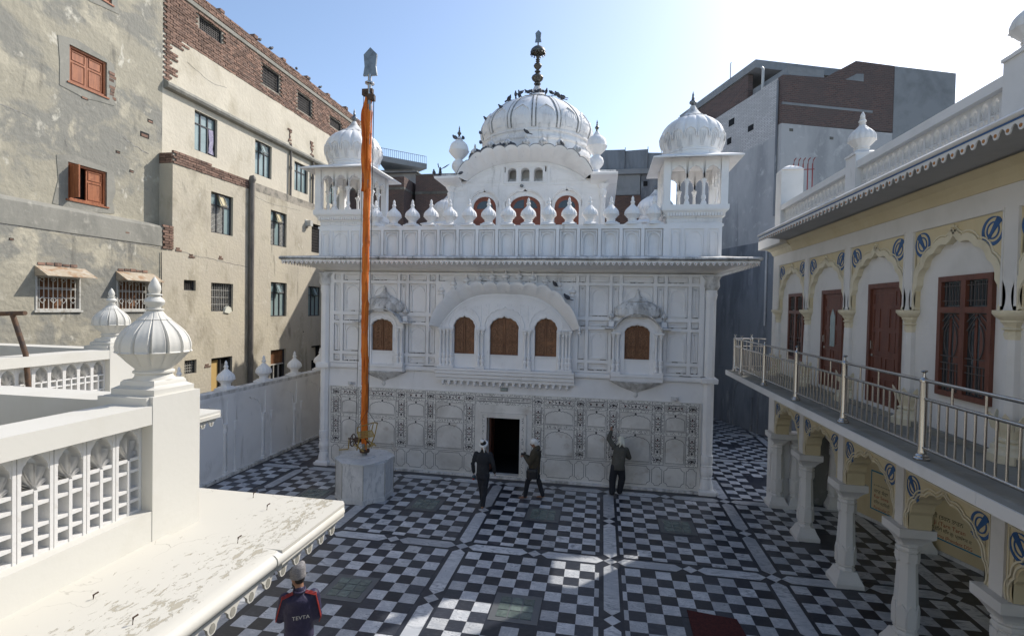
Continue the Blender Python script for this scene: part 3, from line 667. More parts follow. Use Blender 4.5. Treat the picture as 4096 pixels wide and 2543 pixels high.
ON = onion_mesh('onion_finial', 'whitewash'); ON_G = onion_mesh('onion_finial', 'whitewash_grime'); ON_S = onion_mesh('onion_finial', 'sunny_white', True, .86); ON_C = onion_mesh('onion_finial', 'gallery_white')
for k in range(-7, 8): link('onion_finial', ON, sh, loc=(UX + k * OP + .01, Y0 + .12, 7.93), rot=(0, 0, .05 * k), scale=(.86, .86, .88))
# eastern and western parapets carry them too
for s in (-1, 1):
    for k in range(-7, 8, 1): link('onion_finial', ON, sh, loc=(UX + s * 6.23, SC[1] + k * OP, 7.93), scale=(.86, .86, .88))

# kiosks
def kiosk(cx, cy):
    k = MB()
    k.ring((cx, cy), .72, [(0, 7.93), (.055, 7.945), (.055, 7.965), (.04, 7.98), (.045, 8.09), (.07, 8.105), (.055, 8.125), (.07, 8.14), (.09, 8.17), (.16, 8.27), (.21, 8.31), (.21, 8.335), (.22, 8.34), (.22, 8.47), (-.6, 8.48), (-.6, 7.93)])
    base = k.build('kiosk', 'whitewash', sh, 30)
    k = MB()                                          # carved leaf band and beads
    for sx, sy in ((0, -1), (1, 0), (-1, 0)):
        fr = (lambda a, b, d: (cx + a, cy - .72 - d, b)) if sx == 0 else (lambda a, b, d, sx=sx: (cx + sx * (.72 + d), cy + a, b))
        n = 20
        for i in range(n):
            a = -.78 + 1.56 * (i + .5) / n; k.fpoly(fr, [(a - .025, 8.155), (a + .025, 8.155), (a + .03, 8.28), (a, 8.30), (a - .03, 8.28)], .08, .15); k.fpoly(fr, [(a - .028, 8.085), (a + .028, 8.085), (a + .024, 8.01), (a, 7.985), (a - .024, 8.01)], .04, .062)
    k.build('carved_band', 'whitewash', base)
    for sx in (-1, 1):
        for sy in (-1, 1):
            MB().box(cx + sx * .80 - .10, cx + sx * .80 + .10, cy + sy * .80 - .10, cy + sy * .80 + .10, 8.48, 9.86).build('corner_pier', 'whitewash', base)
    cm = MB(); cm.sqlathe((0, 0, 0), [(.075, 0), (.075, .06), (.06, .08)])
    cm.lathe((0, 0, 0), [(.055, .07), (.068, .10), (.045, .14), (.07, .2), (.062, .27), (.043, .3), (.05, .32), (.045, .34), (.04, .56), (.055, .58), (.043, .60), (.06, .65), (.07, .69)], 10); cm.sqlathe((0, 0, 0), [(.06, .69), (.075, .71), (.075, .74)])
    cm = cm.mesh('column', 'whitewash', 35)
    for face in range(4):
        def fr(a, b, d, f=face):
            x, y = a, -.87 + d
            for _ in range(f): x, y = -y, x
            return (cx + x, cy + y, b)
        m = MB()
        for c, h in ((-.475, .215), (0, .215), (.475, .215)):
            m.spandrel(fr, arch(c, h, 9.22, 9.60, 7, .2, .03, 3), c - .2375, c + .2375, 9.86, .0, .13)
        m.build('arcade', 'whitewash', base)
        for c in (-.2375, .2375): q = fr(c, 8.48, .065); link('column', cm, base, loc=q)
    MB().box(cx - .8, cx + .8, cy - .8, cy + .8, 9.862, 9.96).build('ceiling', 'whitewash', base)
    MB().ring((cx, cy), .87, [(-.3, 9.96), (.0, 9.87), (.37, 9.775), (.37, 9.815), (.0, 9.96), (-.3, 10.03)]).build('eave', 'whitewash', base)
    dome = MB(); prof = [(.84, 9.93), (.84, 10.0), (.80, 10.03), (.80, 10.10), (.83, 10.12), (.83, 10.16), (.80, 10.18), (.84, 10.30), (.89, 10.44), (.925, 10.58), (.925, 10.70), (.895, 10.82), (.84, 10.93), (.76, 11.03), (.66, 11.12), (.55, 11.19), (.44, 11.24)]
    dome.lathe((cx, cy, 0), prof, 96, lambda a, kk, z: 1 + (.018 - .05 * max(0, 1 - abs(math.sin(8 * a)) * 5)) * min(1, max(0, (z - 10.2) * 4)))
    dm = dome.build('dome', 'whitewash_dome', base, 35)
    pet = MB()
    for i in range(16):
        a = (i + .5) * math.pi / 8
        for j, (r_, z_, w_) in enumerate(((.89, 10.40, .06), (.925, 10.52, .10), (.945, 10.64, .10), (.94, 10.74, .06))): pass
        def fr(u, z, d, a=a): 
            rr = (.83 + .115 * math.sin(min(1, (z - 10.18) / .45) * 1.5)) - max(0, z - 10.64) * .28
            return (cx + (rr + d) * math.cos(a + u / .9), cy + (rr + d) * math.sin(a + u / .9), z)
        pet.fstrip(fr, [(-.15, 10.45), (-.155, 10.56), (-.12, 10.66), (-.06, 10.70), (0, 10.74), (.06, 10.70), (.12, 10.66), (.155, 10.56), (.15, 10.45)], .03, .0, .035)
        for u in (-.06, 0, .06): pet.fstrip(fr, [(u * .6, 10.22), (u, 10.5), (u * 1.3, 10.62)], .018, 0, .025)
    pet.build('petal_collar', 'whitewash_dome', dm)
    MB().lathe((cx, cy, 0), [(.44, 11.215), (.47, 11.225), (.45, 11.26), (.36, 11.30), (.27, 11.37), (.18, 11.47), (.11, 11.57), (.075, 11.64), (.07, 11.66)], 32, lambda a, kk, z: 1 + (.08 * abs(math.cos(8 * a)) if kk < 3 else .03 * abs(math.cos(8 * a)))).build('lotus_cap', 'whitewash_grime', base, 40)
    MB().lathe((cx, cy, 0), [(.035, 11.62), (.05, 11.65), (.03, 11.67), (.05, 11.69), (.105, 11.74), (.11, 11.77), (.09, 11.81), (.03, 11.85), (.055, 11.87), (.03, 11.89), (.045, 11.92), (.03, 11.95), (.035, 11.99), (.015, 12.06), (0, 12.13)], 16).build('finial', 'steel_dull', base, 35)
for sx in (-1, 1):
    for sy in (-1, 1): kiosk(UX + sx * 5.585, SC[1] + sy * 5.585)
def sweep_xy(mb, path, prof):
    """mitred moulding along an open XY path; prof (offset to the right of travel, z), closed section."""
    n = len(prof); P = [Vector((p[0], p[1])) for p in path]; vs = []; fs = []
    for i, p in enumerate(P):
        t0 = (P[i] - P[i - 1]).normalized() if i else (P[1] - P[0]).normalized()
        t1 = (P[i + 1] - P[i]).normalized() if i < len(P) - 1 else t0
        n0 = Vector((t0.y, -t0.x)); n1 = Vector((t1.y, -t1.x)); m = (n0 + n1).normalized(); m /= max(.3, m.dot(n0))
        for o, z in prof: vs.append((p.x + m.x * o, p.y + m.y * o, z))
    for i in range(len(P) - 1):
        for k in range(n):
            l = (k + 1) % n; fs.append((i * n + k, (i + 1) * n + k, (i + 1) * n + l, i * n + l))
    fs.append(tuple(range(n))); fs.append(tuple(len(vs) - n + k for k in range(n - 1, -1, -1)))
    return mb.add(vs, fs)
def hood(mb, fr, inner, outer, d0, d1, lobes, thick, back, bump=.05, seg=8, mid=.55):
    """curved scalloped eave: inner(t)/outer(t) give (a, b) for t in -1..1."""
    N = lobes * seg; rows = []
    for i in range(N + 1):
        t = -1 + 2 * i / N; lb = abs(math.sin(math.pi * i / seg)) ** .7
        (a0, b0), (a1, b1) = inner(t), outer(t); row = []
        for k in range(6):
            u = k / 5; dd = d0 + (d1 - d0) * u; e = u ** 1.9
            row.append((a0 + (a1 - a0) * u ** 1.3, b0 + (b1 - thick - b0) * (mid * u + (1 - mid) * e) + bump * lb * u ** 1.2, dd))
        row.append((a1, b1 + bump * lb, d1 + .004)); row.append((a1 * .985, b1 + bump * lb * .9 + .012, d1 - .06)); row.append((a1 * .97, b1 + .015, d0)); row.append((a1 * .97, b1 + .02, back)); rows.append(row)
    M = len(rows[0]); vs = [fr(*p) for r in rows for p in r]; fs = []
    for i in range(N):
        for k in range(M - 1): fs.append((i * M + k, (i + 1) * M + k, (i + 1) * M + k + 1, i * M + k + 1))
    return mb.add(vs, fs)
# ------------------------------------------------------------------ upper pavilion
PY = 4.2
def PF(a, b, d): return (a + UX, PY - d, b)
fw = MB()
for a0, a1 in ((-2.9, -2.13), (-1.03, -.74), (.74, 1.03), (2.13, 2.9)): fw.fbox(PF, a0, a1, 6.93, 9.16, -.35, 0)
for c, h, a0, a1 in ((-1.58, .55, -2.3, -.885), (0, .74, -.885, .885), (1.58, .55, .885, 2.3)): fw.spandrel(PF, arch(c, h, 9.16, 9.78, 9, .15, .06, 4), a0, a1, 10.03, -.35, 0)
for s in (-1, 1): fw.fbox(PF, *sorted((s * 2.3, s * 2.9)), 9.16, 10.03, -.35, 0)
arcI = lambda u: 10.88 - .68 * (abs(u) / 2.25) ** 2.6
wl = [(-.51, .165), (-.005, .165), (.495, .165)]
for a0, a1 in ((-.80, -.675), (-.345, -.17), (.16, .33), (.66, .80)): fw.fbox(PF, a0, a1, 10.15, 10.50, -.35, 0)
for c, h in wl: fw.spandrel(PF, plain_arch(c, h, 10.50, 10.66, 10, .8), max(-.80, c - .252), min(.80, c + .252), 10.72, -.35, 0)
fw.fbox(PF, -.80, .80, 10.03, 10.15, -.35, 0)
for s in (-1, 1):
    us = [s * (.8 + (2.28 - .8) * i / 10) for i in range(11)]
    fw.fpoly(PF, [(us[0], 10.03)] + [(u, arcI(u)) for u in us] + [(us[-1], 10.03)], -.35, 0)
us = [-.8 + 1.6 * i / 8 for i in range(9)]; fw.fpoly(PF, [(-.8, 10.72)] + [(u, arcI(u)) for u in us] + [(.8, 10.72)], -.35, 0)
for s in (-1, 1): fw.fbox(PF, *sorted((s * 2.28, s * 2.9)), 10.03, 10.2, -.35, 0)
pav = fw.build('pavilion', 'whitewash', sh)
MB().box(UX - 2.9, UX - 2.6, PY + .35, PY + 5.8, 6.93, 10.2).box(UX + 2.6, UX + 2.9, PY + .35, PY + 5.8, 6.93, 10.2).box(UX - 2.6, UX + 2.6, PY + 5.45, PY + 5.75, 6.93, 10.2).build('pavilion_wall', 'whitewash', pav)
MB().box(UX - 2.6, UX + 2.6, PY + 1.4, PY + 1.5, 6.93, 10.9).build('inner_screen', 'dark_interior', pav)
ln = MB()
for c, h in ((-1.58, .62), (0, .80), (1.58, .62)):
    ln.fstrip(PF, [(c - h, 8.6)] + arch(c, h, 9.16, 9.86, 9, .15, .07, 4) + [(c + h, 8.6)], .05, 0, .03)
for a0, a1 in ((-2.26, -.93), (-.86, .86), (.93, 2.26)): ln.fstrip(PF, [(a0, 8.5), (a0, 10.0), (a1, 10.0), (a1, 8.5)], .022, 0, .018)
for a0, a1 in ((-.83, .83),): ln.fstrip(PF, [(a0, 10.72), (a0, 10.09), (a1, 10.09), (a1, 10.72)], .03, 0, .03, True)
for c, h in wl: ln.fstrip(PF, [(c - h - .03, 10.16)] + plain_arch(c, h + .03, 10.50, 10.70, 10, .8) + [(c + h + .03, 10.16)], .03, 0, .025)
for s in (-1, 1):
    us = [s * (.95 + 1.15 * i / 12) for i in range(13)]
    ln.fstrip(PF, [(us[0], 10.13)] + [(u, arcI(u) - .13) for u in us] + [(s * 2.2, 10.13)], .02, 0, .02, True)
    ln.fstrip(PF, [(s * 1.0, 10.2)] + [(u * .98 + .02 * s, arcI(u) - .20 + .02 * math.sin(i * 3.1)) for i, u in enumerate(us)] + [(s * 2.05, 10.2)], .014, 0, .014, True)
    for z0, z1 in ((9.62, 9.85), (8.75, 9.4), (8.4, 8.62)):
        ln.fstrip(PF, rect(*sorted((s * 2.38, s * 2.66)), z0, z1), .022, 0, .018, True)
ln.fstrip(PF, [(-2.28 + 4.56 * i / 24, arcI(-2.28 + 4.56 * i / 24) - .03) for i in range(25)], .04, 0, .03)
ln.build('wall_moulding', 'whitewash', pav)
for c, h in ((-1.58, .46), (0, .60), (1.58, .46)):
    dr = MB().fpoly(PF, [(c - h, 6.95)] + plain_arch(c, h, 9.14, 9.62, 14, .85) + [(c + h, 6.95)], -.22, -.16).build('door', 'pavilion_door', pav)
    MB().spandrel(PF, plain_arch(c, h, 9.14, 9.62, 14, .85), c - h - .16, c + h + .16, 9.79, -.16, -.08).fbox(PF, c - h - .16, c - h, 6.95, 9.14, -.16, -.08).fbox(PF, c + h, c + h + .16, 6.95, 9.14, -.16, -.08).build('reveal', 'whitewash', pav)
    gl = MB()
    for s in ((-1, 1) if h > .5 else (0,)):
        if s: gl.fpoly(PF, [(c + s * .05, 9.16), (c + s * (h - .13), 9.16), (c + s * (h - .19), 9.32), (c + s * (h - .30), 9.44), (c + s * .05, 9.50)], -.17, -.152)
        else: gl.fpoly(PF, [(c - h + .14, 9.16)] + plain_arch(c, h - .14, 9.17, 9.46, 10, .9) + [(c + h - .14, 9.16)], -.17, -.152)
    gl.build('fanlight', 'glass_dark', dr)
    pn = MB()
    for s in (-1, 1):
        for z0, z1 in ((8.15, 8.62), (8.70, 9.05)): pn.fstrip(PF, rect(*sorted((c + s * .06, c + s * (h - .14))), z0, z1), .025, -.165, -.145, True)
    pn.build('door_panel', 'pavilion_door', dr)
hm = MB(); hood(hm, PF, lambda t: (2.26 * t, arcI(2.26 * t)), lambda t: (2.53 * t, 11.26 - .96 * abs(t) ** 4), .0, .60, 11, .04, -2.4, .10)
hm.build('curved_roof', 'whitewash', pav, 50)
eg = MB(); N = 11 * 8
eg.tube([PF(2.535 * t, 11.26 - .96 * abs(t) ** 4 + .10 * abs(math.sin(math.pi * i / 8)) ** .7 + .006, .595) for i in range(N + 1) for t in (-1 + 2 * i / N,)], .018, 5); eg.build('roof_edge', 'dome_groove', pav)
PR = [(0, 9.98), (.03, 10.0), (.06, 10.05), (.18, 10.12), (.36, 10.19), (.52, 10.22), (.53, 10.29), (.50, 10.31), (0, 10.34), (-.3, 10.34), (-.3, 10.2)]
for s in (-1, 1):
    pth = [(UX + s * 2.46, PY), (UX + s * 2.9, PY), (UX + s * 2.9, PY + 5.8)]
    if s < 0: pth = pth[::-1]
    ev = MB(); sweep_xy(ev, pth, PR); ev.build('flat_eave', 'whitewash', pav, 40)
    MB().box(UX + s * 2.95 - .42, UX + s * 2.95 + .42, PY + .2, PY + 5.5, 10.345, 10.56).build('roof_kerb', 'whitewash_grime', pav)
    q = (UX + s * 2.9, PY - .02, 0); MB().lathe(q, [(.10, 6.95), (.10, 9.45), (.13, 9.5), (.10, 9.54), (.13, 9.62), (.15, 9.74), (.10, 9.80), (.17, 9.9), (.21, 9.97), (.1, 9.98)], 12).build('pilaster', 'whitewash', pav, 40)
MB().box(UX - 2.6, UX + 2.6, PY + .35, PY + 5.75, 10.2, 10.33).build('roof_slab', 'whitewash_grime', pav)
for u in (-1.9, -1.27, -.63, .04, .68, 1.33, 1.92):
    link('onion_finial', ON_G, pav, loc=(UX + u, PY - .30, 11.26 - .96 * abs(u / 2.53) ** 4 + .02), scale=(.60, .60, .56))
FIN = [(.20, 0), (.20, .10), (.14, .16), (.12, .22), (.17, .30), (.25, .42), (.27, .55), (.23, .68), (.15, .76), (.13, .80), (.20, .88), (.31, 1.0), (.37, 1.10), (.395, 1.14), (.36, 1.16), (.355, 1.28), (.31, 1.42), (.23, 1.52), (.15, 1.57), (.15, 1.59), (.10, 1.66), (.06, 1.74)]
FIN_T = [(.025, 1.72), (.05, 1.76), (.03, 1.80), (.05, 1.83), (.085, 1.89), (.05, 1.95), (.025, 1.98), (.04, 2.01), (.02, 2.04), (.03, 2.08), (0, 2.22)]
fm = MB().lathe((0, 0, 0), FIN, 48, lambda a, k, z: 1 + .045 * abs(math.sin(7 * a)) if .3 < z < .7 or .85 < z < 1.5 else 1).mesh('corner_finial', 'whitewash_dome', 40); ft = MB().lathe((0, 0, 0), FIN_T, 12).mesh('finial_tip', 'finial_gilt', 40)
for s in (-1, 1):
    for yy in (PY + .1, PY + 5.5):
        o = link('corner_finial', fm, pav, loc=(UX + s * 2.64, yy, 10.33), scale=(.98, .98, .93)); link('finial_tip', ft, o)
# drum and great dome
DC = (UX, SC[1], 0)
drum = MB().lathe(DC, [(2.3, 10.3), (2.3, 11.5), (2.42, 11.55), (2.42, 11.68), (2.33, 11.72), (2.30, 11.95), (2.37, 12.0), (2.37, 12.08), (2.28, 12.12), (2.26, 12.26), (2.33, 12.30), (2.33, 12.36), (2.26, 12.4)], 96).build('drum', 'whitewash_dome', sh, 35)
DPR = [(2.24, 12.36), (2.29, 12.46), (2.34, 12.62), (2.36, 12.8), (2.31, 13.0), (2.20, 13.2), (2.04, 13.4), (1.83, 13.62), (1.58, 13.82), (1.32, 13.98), (1.07, 14.1), (.85, 14.18), (.70, 14.21)]
def dome_r(z):
    for (r0, z0), (r1, z1) in zip(DPR, DPR[1:]):
        if z0 <= z <= z1: return r0 + (r1 - r0) * (z - z0) / (z1 - z0)
    return DPR[-1][0]
DA = R(-85)
dm = MB().lathe(DC, DPR, 180, lambda a, k, z: 1 + .028 * abs(math.sin(7.5 * (a - DA))) ** .5).build('dome', 'whitewash_dome', sh, 35)
zs_ = [12.42 + i * (14.19 - 12.42) / 22 for i in range(23)]
for i in range(15):
    a = i * math.pi / 7.5 + DA
    def fr(u, z, d, a=a):
        r = dome_r(z); return (DC[0] + (r + d) * math.cos(a) - u * math.sin(a), DC[1] + (r + d) * math.sin(a) + u * math.cos(a), z)
    MB().fstrip(fr, [(0, z) for z in zs_], .09, -.03, .075).build('dome_rib', 'whitewash_dome', dm)
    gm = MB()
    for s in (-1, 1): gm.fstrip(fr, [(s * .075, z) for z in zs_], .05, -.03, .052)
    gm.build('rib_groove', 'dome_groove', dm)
pet = MB()
for i in range(15):
    a = (i + .5) * math.pi / 7.5 + DA
    def fr(u, z, d, a=a):
        r = dome_r(z) * (1.024 - .03 * (abs(u) / .36) ** 3); return (DC[0] + (r + d) * math.cos(a + u / r), DC[1] + (r + d) * math.sin(a + u / r), z)
    pet.fstrip(fr, [(-.33, 12.5), (-.36, 12.9), (-.31, 13.1), (-.24, 13.18), (-.12, 13.27), (0, 13.36), (.12, 13.27), (.24, 13.18), (.31, 13.1), (.36, 12.9), (.33, 12.5)], .06, -.03, .065)
    for u in (-.18, -.09, 0, .09, .18): pet.fstrip(fr, [(u * .7, 12.5), (u * 1.1, 12.85), (u * 1.25, 13.15 - abs(u) * .5)], .035, -.03, .032)
pet.build('petal_collar', 'whitewash_dome', dm)
MB().lathe(DC, [(.66, 14.14), (.86, 14.17), (.90, 14.21), (.72, 14.25), (.58, 14.30), (.47, 14.41), (.36, 14.53), (.26, 14.66), (.19, 14.77), (.13, 14.90)], 64, lambda a, k, z: 1 + (.07 * abs(math.cos(8 * a)) if k < 4 else .03 * abs(math.cos(8 * a)))).build('lotus_cap', 'whitewash_grime', sh, 45)
fi = MB().lathe(DC, [(.06, 14.86), (.13, 14.90), (.13, 14.93), (.05, 14.96), (.15, 15.02), (.15, 15.05), (.07, 15.08), (.12, 15.12), (.22, 15.20), (.26, 15.29), (.23, 15.36), (.12, 15.45), (.05, 15.50), (.13, 15.55), (.13, 15.57), (.04, 15.61), (.09, 15.67), (.15, 15.74), (.18, 15.80), (.14, 15.88), (.05, 15.95), (.10, 16.0), (.04, 16.03), (.10, 16.08), (.04, 16.12), (.09, 16.18), (.035, 16.22), (.035, 16.45), (.2, 16.5), (.03, 16.6), (.03, 16.82)], 24).build('finial', 'finial_gilt', sh, 40)
um = MB().lathe(DC, [(.32, 16.36), (.33, 16.40), (.29, 16.50), (.18, 16.60), (.05, 16.66)], 24, cap=False)
for i in range(14):
    a = i * math.pi / 7; um.lathe((DC[0] + .31 * math.cos(a), DC[1] + .31 * math.sin(a), 16.26), [(.01, .1), (.03, .05), (.03, .02), (0, 0)], 6)
um.build('umbrella', 'finial_gilt', fi, 40)
MB().fpoly(lambda a, b, d: (DC[0] + a, DC[1] + d, b), [(-.14, 16.81), (-.105, 17.0), (-.13, 17.2), (0, 17.33), (.13, 17.2), (.105, 17.0), (.14, 16.81)], -.015, .015).build('blade', 'steel_dull', fi)

# ------------------------------------------------------------------ window bays of the front wall
def shutters(c, h, z0, zs, zt, parent, d=.02):
    w = MB(); ar = arch(c, h, zs, zt, 7, .16, .03, 4)
    for s in (-1, 1):
        half = [p for p in ar if (p[0] - c) * s >= -1e-6]
        if s < 0: pts = [(c - .006, z0), (c - h, z0)] + half; pts = [p for p in pts if p[0] <= c - .005] + [(c - .006, zt + .02)]
        else: pts = [(c + .006, zt + .02)] + [p for p in half if p[0] >= c + .005] + [(c + h, z0), (c + .006, z0)]
        lf = MB().fpoly(SF, pts, d - .03, d).build('shutter', 'wood_carved', parent)
        q = MB(); r = MB(); a0, a1 = sorted((c + s * .05, c + s * (h - .045)))
        zm = z0 + (zt - z0) * .36; zz = zs + (zt - zs) * .45
        for b0, b1, top in ((z0 + .07, zm - .05, 0), (zm + .04, zz, 1)):
            pts = rect(a0, a1, b0, b1)
            if top: pts = [(a0, b0), (a1, b0), (a1, b1 - (.16 if s > 0 else .0)), (c + s * (h * .45), b1 + .02), (a0, b1 - (.16 if s < 0 else 0))]
            q.fstrip(SF, pts, .02, d - .01, d + .014, True); r.fpoly(SF, pts, d - .01, d + .006)
            # carved scrolls
            n = max(2, int((b1 - b0) / .11))
            for k in range(n):
                z = b0 + (k + .5) * (b1 - b0) / n; cc = (a0 + a1) / 2; rr = min((a1 - a0) * .3, .045)
                for ph in (0, 2.1, 4.2): r.fstrip(SF, [(cc + rr * math.cos(ph + t * .7) * (.4 + .15 * t), z + rr * math.sin(ph + t * .7) * (.4 + .15 * t)) for t in range(5)], .012, d, d + .018)
        q.build('moulding', 'wood_carved', lf); r.build('carving', 'wood_relief', lf)
    MB().fbox(SF, c - .018, c + .018, z0, zt - .03, d - .01, d + .02).build('mullion', 'wood_carved', parent)
CNT = MB(); CNT.sqlathe((0, 0, 0), [(.055, 0), (.055, .07), (.045, .08)])
CNT.lathe((0, 0, 0), [(.045, .07), (.055, .10), (.035, .15), (.052, .22), (.055, .27), (.032, .32), (.045, .34), (.04, .37), (.048, .42), (.03, .45), (.026, .46), (.026, 1.06), (.04, 1.08), (.03, 1.10), (.045, 1.15), (.05, 1.18)], 10); CNT.sqlathe((0, 0, 0), [(.045, 1.18), (.058, 1.2), (.058, 1.25)])
CNT = CNT.mesh('colonnette', 'whitewash', 35)
bay = thing  # placeholder name, rebound below
fI = lambda u: 5.78 - 1.08 * (abs(u) / 2.1) ** 3.2
ops = [(-1.28, .335), (0, .45), (1.30, .335)]
path = [(-2.1, 3.44)]
for c, h in ops: path += [(c - h, 3.44)] + arch(c, h, 4.68, 5.04, 7, .16, .03, 4) + [(c + h, 3.44)]
path += [(2.1, 3.44)] + [(2.1 - 4.2 * i / 28, fI(2.1 - 4.2 * i / 28)) for i in range(29)]
bay = MB().fpoly(SF, path, -.03, .17).build('window_bay', 'whitewash', sh)
for c, h in ops:
    MB().fbox(SF, c - h, c + h, 3.44, 3.86, -.03, .12).fbox(SF, c - h - .01, c + h + .01, 3.86, 3.885, -.03, .15).build('sill', 'whitewash', bay)
    shutters(c, h - .005, 3.885, 4.66, 5.03, bay, .075)
ln = MB()
for c, h in ops:
    ln.fstrip(SF, [(c - h - .17, 4.72)] + arch(c, h + .16, 4.72, 5.32, 9, .14, .05, 4) + [(c + h + .17, 4.72)], .03, .165, .195)
    ln.fstrip(SF, [(c - h - .02, 4.3)] + arch(c, h + .03, 4.68, 5.08, 7, .16, .03, 4) + [(c + h + .02, 4.3)], .03, .165, .19)
for k, off in enumerate((.04, .10, .17, .24)): ln.fstrip(SF, [(2.07 * t * (1 - off * .05), fI(2.07 * t) - off) for i in range(33) for t in (-1 + i / 16,)], .03 if k < 3 else .018, .165, .21 - .012 * k)
for a in (-.74, .74, -.5, .5): ln.fbox(SF, a - .008, a + .008, 4.9, fI(a) - .30, .165, .182)
for i in range(9):
    t = -.72 + .18 * i; ln.fstrip(SF, [(2.0 * (t - .07), fI(2 * (t - .07)) - .30), (2.0 * (t + .07), fI(2 * (t + .07)) - .30), (2.0 * (t + .07), fI(2 * (t + .07)) - .38), (2.0 * (t - .07), fI(2 * (t - .07)) - .38)], .012, .165, .18, True)
ln.build('arch_moulding', 'whitewash', bay)
for u in (-2.04, -1.92, -1.80, -1.68, -.80, -.67, .67, .80, 1.72, 1.84, 1.94, 2.04): link('colonnette', CNT, bay, loc=SF(u, 3.44, .21), scale=(1.35, 1.35, 1.0))
hm = MB(); hood(hm, SF, lambda t: (2.1 * t, fI(2.1 * t)), lambda t: (2.33 * t, 6.06 - 1.24 * abs(t) ** 4.4), .17, .50, 11, .03, -.05, .085)
hm.build('curved_hood', 'whitewash', bay, 50)
for s in (-1, 1): MB().lathe(SF(s * 2.335, 4.55, .48), [(0, 0), (.03, .06), (.045, .10), (.02, .14), (.04, .18), (.02, .22), (.03, .26), (.03, .3)], 10).build('pendant', 'whitewash', bay, 40)
for u, zt in ((-2.09, 6.06), (-1.69, 6.27), (-1.27, 6.37), (-.86, 6.44), (-.44, 6.49), (-.01, 6.51), (.41, 6.51), (.84, 6.46), (1.25, 6.39), (1.66, 6.28), (2.08, 6.07)):
    zb = zt - .33; MB().fbox(SF, u - .075, u + .075, 6.0 - 1.24 * abs(u / 2.33) ** 4.4, zb, -.02, .11).build('pedestal', 'whitewash', bay)
    link('onion_finial', ON, bay, loc=SF(u, zb, .045), scale=(.42, .42, .36))
bp = MB(); PRB = [(-.03, 3.435), (.29, 3.435), (.29, 3.37), (.26, 3.345), (.26, 3.26), (.21, 3.23), (.21, 3.14), (.15, 3.11), (.15, 3.03), (-.03, 3.03)]
bp.fpoly(lambda a, b, d: (UX + d, Y0 - a, b), PRB, -2.19, 2.19).build('bay_base', 'whitewash', bay)
pm = MB().box(-.05, .05, -.06, .06, .13, .2).lathe((0, -.02, 0), [(0, 0), (.035, .03), (.05, .07), (.045, .10), (.03, .13), (.04, .15)], 8).box(-.012, .012, -.05, .1, .06, .14).mesh('pendant', 'whitewash', 40)
for i in range(20): link('pendant', pm, bay, loc=SF(-1.98 + i * 3.96 / 19, 2.86, .07))
